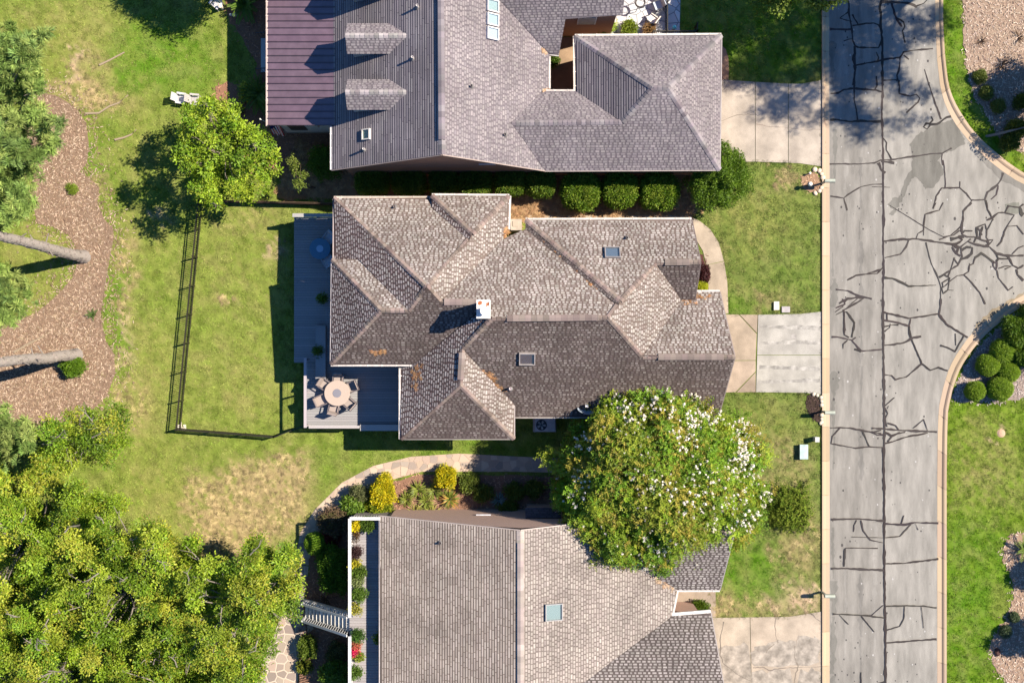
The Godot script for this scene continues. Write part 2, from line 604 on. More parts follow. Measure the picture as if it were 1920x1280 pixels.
# [x, y, rx, ry, kind, strength]: dry straw, lush, bare earth, yellowish
const LAWN := [
	[470, 950, 120, 80, "d", 1.0], [430, 1010, 70, 60, "d", 0.9], [520, 900, 70, 50, "d", 0.65], [560, 862, 34, 24, "d", 0.7], [350, 960, 90, 60, "y", 0.7], [300, 880, 80, 70, "y", 0.5],
	[148, 112, 9, 26, "b", 1.3], [141, 150, 9, 14, "b", 1.2], [170, 130, 45, 45, "d", 0.5], [150, 180, 60, 30, "d", 0.7], [200, 190, 60, 22, "d", 0.55], [232, 210, 50, 40, "y", 0.6],
	[60, 90, 120, 80, "y", 0.7], [160, 40, 70, 60, "y", 0.7], [265, 90, 60, 70, "l", 0.55], [340, 110, 80, 70, "l", 0.75], [240, 150, 30, 26, "l", 0.6], [215, 235, 26, 40, "l", 0.8], [190, 300, 26, 34, "l", 0.9], [245, 300, 60, 60, "y", 0.5], [260, 350, 60, 50, "l", 0.4],
	[120, 400, 70, 60, "y", 0.6], [60, 470, 90, 40, "y", 0.8], [40, 560, 80, 50, "y", 0.8], [130, 410, 40, 30, "l", 0.3],
	[216, 560, 20, 60, "l", 1.0], [224, 640, 16, 55, "l", 0.8], [243, 520, 12, 90, "d", 0.85], [238, 640, 10, 60, "b", 0.5], [212, 480, 22, 40, "y", 0.7], [270, 440, 60, 60, "y", 0.5], [280, 700, 60, 110, "y", 0.75], [250, 760, 40, 60, "d", 0.5],
	[450, 500, 110, 120, "y", 0.35], [440, 700, 100, 80, "y", 0.45], [520, 470, 12, 18, "b", 0.9], [430, 560, 10, 8, "d", 0.9], [480, 740, 60, 60, "y", 0.4], [480, 410, 60, 30, "d", 0.3],
	[305, 405, 8, 24, "b", 0.8], [180, 345, 16, 20, "d", 0.8],
	[600, 870, 60, 40, "l", 0.3], [880, 845, 200, 30, "l", 0.5],
	[1400, 420, 60, 80, "y", 0.35], [1480, 330, 30, 20, "d", 0.7], [1450, 400, 70, 70, "y", 0.3], [1350, 570, 60, 24, "l", 0.6], [1500, 500, 60, 60, "l", 0.2], [1460, 560, 40, 20, "d", 0.4],
	[1400, 1085, 60, 70, "l", 1.0], [1480, 880, 50, 60, "d", 0.45], [1500, 1010, 50, 80, "d", 0.6], [1500, 1130, 60, 40, "b", 0.45], [1400, 1140, 80, 18, "d", 0.6], [1440, 800, 60, 50, "y", 0.4], [1520, 1120, 26, 22, "b", 0.6], [1360, 1120, 24, 30, "d", 0.6], [1535, 950, 10, 100, "l", 0.4],
	[1420, 60, 150, 90, "l", 1.0], [1790, 150, 40, 160, "l", 0.85], [1860, 280, 60, 30, "l", 0.9],
	[1850, 830, 60, 60, "y", 0.6], [1820, 920, 50, 60, "y", 0.4], [1880, 900, 60, 60, "d", 0.25], [1830, 1050, 70, 100, "l", 0.7], [1820, 1200, 60, 100, "l", 0.7], [1878, 812, 9, 9, "b", 1.3]]

func lawn(px: float, py: float) -> Color:
	var w1 = GN.get_noise_2d(px, py)
	var w2 = GN2.get_noise_2d(px, py)
	var w3 = GN2.get_noise_2d(px * 0.35 + 900.0, py * 0.35)
	var base = Color(0.165, 0.238, 0.036)
	if px > 1300.0 and px < 1560.0:
		base = Color(0.125, 0.195, 0.038)
	elif px > 1700.0:
		base = Color(0.115, 0.22, 0.010)
	base = base * (1.0 + 0.5 * w3)
	var dry = 0.18 * clampf(w1 * 2.5 + w2 * 0.8, 0.0, 1.0)
	var lush = 0.0; var bare = 0.0; var yel = 0.35 * clampf(w3 * 2.0 + w2 * 0.8, 0.0, 1.0)
	var ox = px + w2 * 26.0 + w1 * 30.0
	var oy = py + GN2.get_noise_2d(px + 500.0, py) * 26.0
	for b in LAWN:
		var dx = (ox - b[0]) / b[2]
		if dx > 1.3 or dx < -1.3:
			continue
		var dy = (oy - b[1]) / b[3]
		var q = dx * dx + dy * dy
		if q > 1.6:
			continue
		var s = clampf(1.45 - q, 0.0, 1.0) * b[5]
		s *= clampf(0.75 + w2 * 1.3, 0.15, 1.3)
		match b[4]:
			"d": dry += s
			"l": lush += s
			"b": bare += s
			"y": yel += s
	base = base.lerp(Color(0.078, 0.215, 0.006), clampf(lush, 0, 1))
	base = base.lerp(Color(0.265, 0.28, 0.075), clampf(yel, 0, 1) * 0.8)
	base = base.lerp(Color(0.44, 0.315, 0.185), clampf(dry, 0, 1) * 0.78)
	base = base.lerp(Color(0.52, 0.38, 0.26), clampf(bare, 0, 1))
	base.a = clampf(1.0 - bare, 0.0, 1.0)
	return base

func build_ground():
	var st = 8.0
	var nx = int((2080.0 + 160.0) / st)
	var ny = int((1440.0 + 160.0) / st)
	var v = PackedVector3Array(); var n = PackedVector3Array(); var c = PackedColorArray(); var idx = PackedInt32Array()
	for j in ny + 1:
		for i in nx + 1:
			var px = MX0 + i * st
			var py = MY0 + j * st
			v.append(P(px, py))
			n.append(Vector3.UP)
			var q = lawn(px, py)
			q = q.lerp(Color(0.25, 0.18, 0.09), 0.15)
			c.append(Color(q.r, q.g, q.b))
	for j in ny:
		for i in nx:
			var a = j * (nx + 1) + i
			idx.append_array(PackedInt32Array([a, a + 1, a + nx + 2, a, a + nx + 2, a + nx + 1]))
	# the rest of the sheet, out to the horizon
	var k0 = v.size()
	var far = 420.0
	var p0 = P(MX0, MY0); var p1 = P(MX0 + nx * st, MY0 + ny * st)
	for q in [[-far, -far], [far, -far], [far, far], [-far, far], [p0.x, p0.z], [p1.x, p0.z], [p1.x, p1.z], [p0.x, p1.z]]:
		v.append(Vector3(q[0], 0, q[1])); n.append(Vector3.UP); c.append(Color(0.12, 0.14, 0.03))
	for i in 4:
		var i2 = (i + 1) % 4
		idx.append_array(PackedInt32Array([k0 + i, k0 + i2, k0 + 4 + i2, k0 + i, k0 + 4 + i2, k0 + 4 + i]))
	var arr = []
	arr.resize(Mesh.ARRAY_MAX)
	arr[Mesh.ARRAY_VERTEX] = v; arr[Mesh.ARRAY_NORMAL] = n; arr[Mesh.ARRAY_COLOR] = c; arr[Mesh.ARRAY_INDEX] = idx
	var m = ArrayMesh.new()
	m.add_surface_from_arrays(Mesh.PRIMITIVE_TRIANGLES, arr)
	var o = MeshInstance3D.new()
	o.name = "ground"
	o.mesh = m
	o.material_override = M["ground"]
	o.set_meta("kind", "structure")
	add_child(o)

func structure(called) -> Node3D:
	var o = Node3D.new()
	o.name = numbered(called)
	add_child(o)
	o.set_meta("kind", "structure")
	return o

func ribbon(mb, pts: Array, w0: float, w1: float, y: float, col: Color, wob := 0.25):
	# pts are Vector2 in metres; a strip with uneven edges
	var dense = []
	for i in pts.size() - 1:
		var seg = maxi(1, int((pts[i + 1] - pts[i]).length() / 0.16))
		for k in seg:
			dense.append(pts[i].lerp(pts[i + 1], float(k) / seg))
	dense.append(pts[-1])
	var L = []; var R = []
	for i in dense.size():
		var d = (dense[mini(i + 1, dense.size() - 1)] - dense[maxi(i - 1, 0)]).normalized()
		var nn = Vector2(-d.y, d.x)
		var t = float(i) / maxf(1.0, dense.size() - 1.0)
		var w = lerpf(w0, w1, t) * 0.5 * (1.0 + 0.9 * wob * 2.0 * GN2.get_noise_2d(dense[i].x * 9.0, dense[i].y * 9.0))
		L.append(dense[i] + nn * w * (1.0 + rr(-wob, wob)))
		R.append(dense[i] - nn * w * (1.0 + rr(-wob, wob)))
	for i in dense.size() - 1:
		mb.quad(Vector3(L[i].x, y, L[i].y), Vector3(L[i + 1].x, y, L[i + 1].y), Vector3(R[i + 1].x, y, R[i + 1].y), Vector3(R[i].x, y, R[i].y), col)

var tar_y := 0.0115
var road_node: Node3D

func tar(ox, oy, s, w, pts: Array, w2 = -1.0):
	var q = []
	for p in pts:
		var g = P(ox + p[0] / s, oy + p[1] / s)
		q.append(Vector2(g.x, g.z))
	var mb = MB.new()
	tar_y += 0.00022
	w *= 0.84
	ribbon(mb, q, w, w if w2 < 0.0 else w2 * 0.84, tar_y, jit(Color(0.045, 0.038, 0.038), 0.25), 0.4)
	obj(mb, "crack_seal", "tar", road_node)

func blob(parent, called, mat, poly: Array, y: float, col: Color, rough := 3.0):
	# flat patch with an uneven rim
	var q = []
	for i in poly.size():
		var a = poly[i]; var b = poly[(i + 1) % poly.size()]
		for k in 5:
			var t = k / 5.0
			q.append([lerpf(a[0], b[0], t) + rr(-rough, rough), lerpf(a[1], b[1], t) + rr(-rough, rough)])
	var mb = MB.new()
	var pp = poly2(q)
	if Geometry2D.triangulate_polygon(pp).is_empty():
		pp = poly2(poly)
	mb.prism(pp, y - 0.002, y, col)
	return obj(mb, called, mat, parent)

func build_road():
	road_node = structure("road")
	var mb = MB.new()
	mb.prism(poly2(ROAD), -0.2, 0.005, Color(0.36, 0.345, 0.315))
	obj(mb, "asphalt", "road", road_node)
	mb = MB.new()
	mb.prism(poly2([[1557, -160], [1652, -160], [1656, 300], [1656, 900], [1659, 1440], [1557, 1440]]), 0.0, 0.0085, Color(0.318, 0.304, 0.282))
	obj(mb, "left_lane_overlay", "road", road_node)
	# wheel-worn lengths of the left lane, darker binder showing through
	for d in [[1563, 12, 0.25, 20], [1585, 8, 0.35, 21], [1614, 9, 0.265, 22], [1640, 7, 0.35, 23]]:
		mb = MB.new()
		var y = -160.0
		while y < 1430.0:
			var l = rr(20, 120)
			if rng.randf() < 0.62:
				var a = P(d[0] + rr(-3, 3), y); var b = P(d[0] + rr(-3, 3), y + l)
				ribbon(mb, [Vector2(a.x, a.z), Vector2(b.x, b.z)], rr(0.05, d[1] * 0.03), rr(0.03, d[1] * 0.03), 0.0092, Color(d[2], d[2] * 0.96, d[2] * 0.89), 0.6)
			y += l + 4.0
		obj(mb, "worn_streak", "road", road_node, "stuff")
	# resurfaced and stained patches
	blob(road_node, "dark_patch", "road", [[1706, 272], [1722, 250], [1745, 240], [1768, 230], [1790, 222], [1806, 255], [1812, 270], [1786, 282], [1768, 288], [1760, 300], [1772, 320], [1752, 350], [1736, 355], [1728, 340], [1714, 330], [1705, 345], [1694, 372], [1680, 395], [1665, 384], [1672, 374], [1690, 366], [1696, 340], [1710, 318], [1712, 300]], 0.0098, Color(0.225, 0.216, 0.198), 2.0)
	blob(road_node, "dark_patch", "road", [[1668, 400], [1676, 392], [1682, 396], [1674, 404], [1669, 402]], 0.0098, Color(0.225, 0.216, 0.198), 1.0)
	blob(road_node, "dark_patch", "road", [[1885, 382], [1912, 378], [1912, 400], [1886, 402]], 0.0098, Color(0.24, 0.24, 0.21), 1.0)
	blob(road_node, "dark_patch", "road", [[1830, 268], [1880, 312], [1920, 335], [1990, 362], [1990, 378], [1920, 358], [1880, 338], [1845, 306]], 0.0098, Color(0.26, 0.25, 0.23), 2.0)
	blob(road_node, "sand_drift", "road", [[1920, 556], [1862, 594], [1834, 622], [1822, 630], [1834, 606], [1862, 580], [1895, 562], [1925, 545]], 0.0098, Color(0.34, 0.28, 0.2), 2.5)
	# pits and pale chips in the surface
	for k in 3:
		mb = MB.new()
		for i in 170:
			var x = rr(1560, 1915); var y = rr(0, 1280)
			if x > 1755 and (y < 350 or y > 560):
				continue
			var c = P(x, y)
			var rad = rr(0.012, 0.05) * (1.6 if rng.randf() < 0.1 else 1.0)
			var col = Color(0.07, 0.065, 0.065) if k < 2 else Color(0.42, 0.41, 0.40)
			for q in 5:
				var a0 = TAU * q / 5.0; var a1 = TAU * (q + 1) / 5.0
				mb.tri(c + Vector3(0, 0.0105, 0), c + Vector3(cos(a1) * rad, 0.0105, sin(a1) * rad * 1.4), c + Vector3(cos(a0) * rad, 0.0105, sin(a0) * rad * 1.4), col)
		obj(mb, "surface_pits", "tar" if k < 2 else "stone", road_node, "stuff")
	# sealed cracks
	var A = [1545, 0, 8.0]
	for t in [[0.15, [[880, 0], [850, 60], [845, 130], [855, 250], [850, 370], [865, 480], [880, 700], [880, 900], [885, 1280]]],
			[0.12, [[365, 0], [380, 60], [375, 200], [405, 330], [425, 470], [435, 600], [470, 690], [520, 710]]], [0.2, [[460, 690], [465, 800], [445, 890], [468, 960], [470, 1060], [450, 1280]]],
			[0.1, [[520, 710], [650, 712], [820, 715], [850, 660], [870, 570], [860, 440], [820, 370], [750, 345], [640, 350], [430, 385]]],
			[0.15, [[90, 435], [240, 440], [410, 440]]], [0.08, [[240, 270], [310, 220], [365, 180]]], [0.07, [[240, 272], [330, 300], [420, 320]]], [0.08, [[300, 612], [370, 590], [430, 580]]], [0.09, [[430, 215], [460, 280], [510, 360]]],
			[0.1, [[440, 990], [620, 950], [800, 920], [960, 880], [1140, 865], [1200, 780], [1340, 755], [1640, 730]]], [0.1, [[1145, 870], [1140, 1010], [1100, 1130], [1130, 1280]]], [0.12, [[1020, 40], [1060, 200], [1120, 330], [1170, 400]]], [0.1, [[1100, 270], [1200, 330], [1215, 400], [1180, 460], [1220, 640]]],
			[0.09, [[790, 780], [820, 860], [810, 930]]], [0.16, [[870, 20], [1020, 30], [1250, 40], [1400, 100]]], [0.06, [[1400, 85], [1500, 50], [1550, 0]]], [0.1, [[890, 1205], [1000, 1200], [1100, 1195]]], [0.09, [[790, 1140], [800, 1280]]], [0.05, [[1510, 1040], [1550, 1160], [1580, 1280]]], [0.08, [[1200, 830], [1280, 890]]]]:
		tar(A[0], A[1], A[2], t[0], t[1])
	var B = [1545, 150, 8.0]
	for t in [[0.13, [[885, 0], [885, 200], [870, 420], [875, 600], [885, 900], [890, 1280]]], [0.11, [[460, 0], [455, 300], [490, 450], [510, 600]]], [0.11, [[100, 205], [210, 195], [300, 145], [450, 125], [600, 140], [780, 150], [870, 175]]], [0.09, [[795, 0], [800, 80], [770, 140]]],
			[0.12, [[95, 592], [240, 600], [420, 625], [560, 610], [760, 625], [870, 615]]], [0.09, [[1130, 0], [1135, 100], [1130, 205], [1300, 240], [1390, 215], [1440, 270], [1420, 330], [1330, 410], [1240, 490]]],
			[0.16, [[1560, 0], [1640, 250], [1700, 420], [1760, 590]], 0.05], [0.13, [[1600, 670], [1700, 660], [1770, 610], [1850, 560], [1910, 545]]], [0.1, [[1610, 545], [1640, 600], [1590, 650], [1540, 650], [1495, 705], [1550, 735], [1590, 690], [1600, 650]]],
			[0.09, [[895, 870], [940, 940], [940, 1050], [1020, 1190]]], [0.09, [[90, 1260], [500, 1258], [760, 1245], [850, 1200], [1030, 1195], [1300, 1150], [1640, 1105], [1780, 1100], [1920, 1020]]], [0.09, [[1780, 1105], [1770, 1180], [1785, 1280]]]]:
		tar(B[0], B[1], B[2], t[2] if t.size() > 2 else t[0], t[1], t[0])
	var D = [1480, 300, 4.0]
	for t in [[0.14, [[705, 0], [705, 200], [708, 400], [705, 600], [708, 800], [705, 1000], [705, 1280]]], [0.09, [[310, 270], [410, 285], [440, 260], [540, 200], [620, 183], [700, 180]]], [0.1, [[410, 285], [435, 378]]], [0.05, [[620, 200], [760, 205]]], [0.2, [[670, 20], [690, 70], [720, 100]]], [0.16, [[690, 10], [790, 20]]],
			[0.09, [[1155, 0], [1170, 100], [1172, 205]]], [0.1, [[1080, 365], [1105, 270], [1145, 210], [1280, 208], [1330, 250], [1372, 305], [1310, 380], [1300, 480], [1290, 540]]], [0.12, [[1372, 300], [1470, 297], [1490, 240], [1560, 190], [1590, 150], [1605, 95]]], [0.07, [[1570, 190], [1555, 260], [1515, 295]]], [0.09, [[1475, 300], [1490, 370], [1515, 415]]], [0.06, [[1282, 160], [1280, 205]]],
			[0.1, [[435, 900], [500, 865], [580, 855], [690, 820]]], [0.08, [[580, 855], [660, 850], [710, 800]]], [0.1, [[350, 970], [440, 980], [510, 1015], [620, 1042]]], [0.12, [[375, 1075], [440, 1040], [520, 1030], [560, 1040], [470, 1090], [400, 1130]]], [0.08, [[350, 1110], [420, 1080], [400, 1040]]], [0.08, [[350, 1160], [410, 1130], [445, 1150], [490, 1220], [485, 1280]]], [0.08, [[415, 1140], [420, 1280]]], [0.06, [[345, 1140], [400, 1100], [430, 1050]]], [0.06, [[440, 1100], [510, 1040], [500, 1015]]]]:
		tar(D[0], D[1], D[2], t[0], t[1])
	var E = [1640, 380, 6.736]
	for t in [[0.13, [[110, 490], [300, 465], [520, 455], [760, 490], [960, 520], [1080, 560]]], [0.09, [[530, 450], [550, 390], [620, 350], [640, 145], [820, 95], [870, 0]]], [0.05, [[620, 350], [622, 415]]], [0.04, [[190, 30], [450, 190], [700, 345], [870, 430]]], [0.09, [[130, 695], [330, 650], [400, 560], [435, 470]]], [0.08, [[650, 500], [720, 770], [800, 930], [840, 1060], [835, 1280]]],
			[0.11, [[1230, 0], [1120, 105], [1125, 200], [1095, 290], [1110, 400]]], [0.07, [[820, 465], [960, 415], [1040, 350], [1090, 300]]], [0.08, [[870, 430], [1000, 410], [1080, 350]]], [0.24, [[960, 460], [1060, 440], [1130, 420]]], [0.2, [[1060, 420], [1110, 470], [1040, 520], [980, 530]]], [0.2, [[1000, 530], [1060, 580], [1040, 640]]], [0.12, [[980, 560], [1030, 640], [1090, 670]]],
			[0.11, [[1110, 400], [1170, 430], [1260, 430], [1330, 460], [1400, 480], [1500, 465]]], [0.18, [[1420, 470], [1450, 520], [1420, 545]]], [0.09, [[1500, 470], [1460, 520]]], [0.09, [[1120, 380], [1140, 355], [1240, 355]]], [0.09, [[1280, 320], [1340, 290], [1400, 270], [1420, 350], [1500, 205]]], [0.1, [[1290, 320], [1300, 420], [1260, 500]]], [0.1, [[1370, 300], [1340, 380], [1330, 460]]], [0.07, [[1300, 310], [1360, 400], [1310, 440]]], [0.07, [[1420, 350], [1415, 440], [1450, 480]]],
			[0.12, [[1180, 490], [1280, 530], [1460, 560], [1540, 640], [1640, 660], [1750, 670], [1886, 665]]], [0.1, [[1220, 460], [1150, 510], [1090, 560], [1110, 680], [1080, 740], [1050, 790], [960, 850], [820, 940]]], [0.13, [[1100, 600], [1170, 560], [1240, 570], [1230, 640], [1170, 690], [1090, 720]]], [0.07, [[1010, 690], [980, 800], [930, 930]]], [0.06, [[1000, 700], [1060, 780]]],
			[0.09, [[820, 940], [880, 910], [950, 950], [860, 1010], [870, 1070], [940, 1010], [950, 950]]], [0.08, [[850, 1060], [870, 1150], [930, 1100], [945, 1010]]], [0.05, [[920, 1100], [1000, 1105]]], [0.08, [[945, 1000], [1050, 920], [1130, 910], [1190, 870], [1200, 790], [1250, 770], [1270, 700]]], [0.14, [[1270, 700], [1350, 640], [1420, 680], [1500, 745]]], [0.09, [[1130, 910], [1230, 1010], [1330, 1130], [1400, 1280]]],
			[0.1, [[1500, 745], [1550, 760], [1540, 850], [1500, 800], [1500, 745]]], [0.09, [[1550, 850], [1570, 950], [1690, 1105], [1750, 1060]]], [0.1, [[1540, 740], [1570, 710], [1700, 710], [1750, 790]]], [0.08, [[1540, 640], [1570, 710]]], [0.1, [[1660, 660], [1720, 720], [1750, 790], [1820, 830], [1886, 790]]], [0.07, [[1570, 830], [1650, 800], [1740, 800], [1650, 840]]], [0.12, [[1790, 840], [1810, 910], [1886, 980]]], [0.08, [[1740, 650], [1820, 570], [1886, 545]]],
			[0.1, [[1420, 220], [1490, 190], [1570, 125], [1650, 125], [1690, 40], [1830, 60], [1886, 20]]], [0.1, [[1650, 130], [1770, 155], [1680, 290], [1640, 370], [1605, 490], [1550, 550]]], [0.09, [[1680, 300], [1800, 290], [1886, 400]]], [0.22, [[1840, 60], [1860, 130], [1886, 150]]], [0.14, [[130, 945], [230, 955], [350, 1010], [430, 1055], [780, 1040]], 0.05], [0.06, [[1480, 180], [1430, 90], [1420, 0]]], [0.05, [[780, 0], [740, 75]]]]:
		tar(E[0], E[1], E[2], t[0], t[1], t[2] if t.size() > 2 else -1.0)
	var F = [1480, 560, 4.0]
	for t in [[0.14, [[705, 100], [708, 400], [712, 700], [715, 1000], [710, 1280]]], [0.13, [[705, 100], [900, 145], [1000, 132], [1120, 112], [1180, 190], [1300, 265], [1340, 290]]], [0.12, [[1125, 110], [1135, 60], [1140, 0]]], [0.12, [[712, 160], [820, 180], [900, 205], [912, 150]]], [0.09, [[735, 110], [735, 165]]], [0.1, [[715, 210], [780, 195], [820, 195]]], [0.08, [[715, 245], [755, 215], [760, 185]]], [0.1, [[900, 205], [905, 260], [920, 310], [960, 400], [995, 485], [1060, 535], [1120, 515], [1190, 540]]],
			[0.13, [[715, 350], [860, 330], [930, 290], [990, 280]]], [0.09, [[720, 570], [770, 575], [800, 605], [880, 585], [995, 488]]], [0.1, [[1135, 350], [1190, 365], [1245, 395], [1310, 280]]], [0.05, [[1248, 260], [1250, 350]]], [0.1, [[700, 380], [540, 392], [470, 310], [390, 290], [320, 285]]], [0.1, [[410, 90], [415, 270], [450, 290]]], [0.09, [[430, 95], [490, 180], [470, 290]]], [0.08, [[440, 310], [405, 340], [405, 375]]], [0.12, [[490, 380], [540, 392]]], [0.08, [[500, 290], [470, 310]]],
			[0.06, [[715, 805], [790, 740]]], [0.08, [[720, 815], [740, 860], [720, 900], [735, 960]]], [0.09, [[310, 968], [380, 965], [460, 970], [570, 990], [690, 1010]]], [0.08, [[380, 968], [325, 1030], [315, 1085], [500, 1120], [600, 1108], [710, 1115]]], [0.08, [[550, 992], [600, 1105]]], [0.13, [[620, 970], [720, 975], [830, 985], [960, 990], [1110, 998]]], [0.1, [[600, 995], [660, 1020], [715, 1020]]], [0.09, [[740, 930], [800, 950], [820, 980]]], [0.1, [[720, 1085], [780, 1070], [860, 1040], [960, 1020], [1040, 1005]]], [0.1, [[740, 1070], [780, 1020], [870, 1000]]], [0.07, [[930, 970], [1010, 905], [1040, 990]]], [0.1, [[620, 1000], [690, 985]]], [0.12, [[720, 1000], [770, 1030], [830, 1000]]]]:
		tar(F[0], F[1], F[2], t[0], t[1])
	var G = [1440, 840, 2.908]
	for t in [[0.14, [[630, 0], [635, 250], [635, 500], [638, 800], [642, 1050], [642, 1280], [645, 1500]]], [0.12, [[345, 388], [500, 385], [635, 395]]], [0.12, [[640, 410], [730, 418], [800, 405], [930, 408]]], [0.08, [[485, 392], [470, 420], [467, 455]]], [0.08, [[508, 392], [520, 450], [560, 500], [630, 515]]], [0.05, [[455, 483], [640, 488]]], [0.07, [[640, 488], [720, 480], [780, 415]]], [0.05, [[742, 365], [728, 410]]], [0.06, [[805, 410], [820, 445]]],
			[0.06, [[600, 545], [425, 543]]], [0.12, [[422, 545], [415, 645]]], [0.12, [[345, 656], [420, 655], [520, 660], [632, 665]]], [0.11, [[640, 630], [740, 627], [860, 612], [930, 603]]], [0.1, [[640, 860], [760, 858], [850, 860], [920, 870]]], [0.07, [[745, 862], [742, 930], [720, 970], [645, 992]]], [0.05, [[838, 865], [850, 980]]], [0.1, [[355, 903], [480, 908], [560, 915], [635, 925]]], [0.06, [[560, 915], [630, 855]]], [0.06, [[510, 915], [580, 1000]]], [0.05, [[390, 908], [440, 960]]], [0.1, [[645, 1060], [760, 1052], [920, 1040]]], [0.2, [[600, 1285], [645, 1270]]], [0.1, [[508, 1220], [508, 1300]]]]:
		tar(G[0], G[1], G[2], t[0], t[1])
	build_kerb(KERB_IN_TOP, KERB_OUT_TOP)
	build_kerb(KERB_IN_LOW, KERB_OUT_LOW)
	build_kerb(KERB_IN_LEFT, KERB_OUT_LEFT)

func along(poly: Array, t: float) -> Vector2:
	# point at fraction t of the polyline's length (metres)
	var total = 0.0
	for i in poly.size() - 1:
		total += (poly[i + 1] - poly[i]).length()
	var want = t * total
	for i in poly.size() - 1:
		var l = (poly[i + 1] - poly[i]).length()
		if want <= l or i == poly.size() - 2:
			return poly[i].lerp(poly[i + 1], want / l)
		want -= l
	return poly[-1]

func build_kerb(inner: Array, outer: Array):
	var k = structure("kerb")
	var I = []; var O = []
	var total = 0.0
	for i in inner.size():
		var a = P(inner[i][0], inner[i][1]); var b = P(outer[i][0], outer[i][1])
		I.append(Vector2(a.x, a.z)); O.append(Vector2(b.x, b.z))
		if i > 0:
			total += (I[i] - I[i - 1]).length()
	var nsec = int(total / 1.9)
	var sub = 4
	for s in nsec:
		var mb = MB.new()
		var col = Color(0.44, 0.325, 0.225) * rr(0.86, 1.1)
		col = Color(col.r, col.g * rr(0.98, 1.04), col.b * rr(0.95, 1.06))
		var prev = null
		for q in sub + 1:
			var t = (s + lerpf(0.003, 0.997, float(q) / sub)) / nsec
			var a = along(I, t); var b = along(O, t)
			var prof = [[0.0, -0.05], [0.0, 0.012], [0.5, 0.022], [0.62, 0.07], [0.74, 0.10], [0.97, 0.105], [1.0, 0.095], [1.0, -0.05]]
			var ring = []
			for p in prof:
				var w = a.lerp(b, p[0])
				ring.append(Vector3(w.x, p[1], w.y))
			if prev != null:
				for e in ring.size() - 1:
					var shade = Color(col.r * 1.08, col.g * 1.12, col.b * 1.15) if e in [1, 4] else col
					mb.quad(prev[e], prev[e + 1], ring[e + 1], ring[e], shade)
			if q == 0 or q == sub:
				for e in range(1, ring.size() - 1):
					mb.tri(ring[0], ring[e], ring[e + 1], col)
			prev = ring
		obj(mb, "kerb_section", "stone", k)

func slab(parent, called, mat, pts: Array, col: Color, top := 0.03):
	var mb = MB.new()
	mb.prism(poly2(pts), -0.1, top, col)
	return obj(mb, called, mat, parent)

func crack(parent, pts: Array, w, y, col):
	var q = []
	for p in pts:
		var g = P(p[0], p[1])
		q.append(Vector2(g.x, g.z))
	var fine = [q[0]]
	for i in q.size() - 1:
		for k in range(1, 5):
			var t = k / 4.0
			var e = q[i].lerp(q[i + 1], t)
			if k < 4:
				e += Vector2(rr(-0.04, 0.04), rr(-0.04, 0.04))
			fine.append(e)
	var mb = MB.new()
	ribbon(mb, fine, w, w * 0.7, y, col, 0.5)
	obj(mb, "crack", "tar", parent)

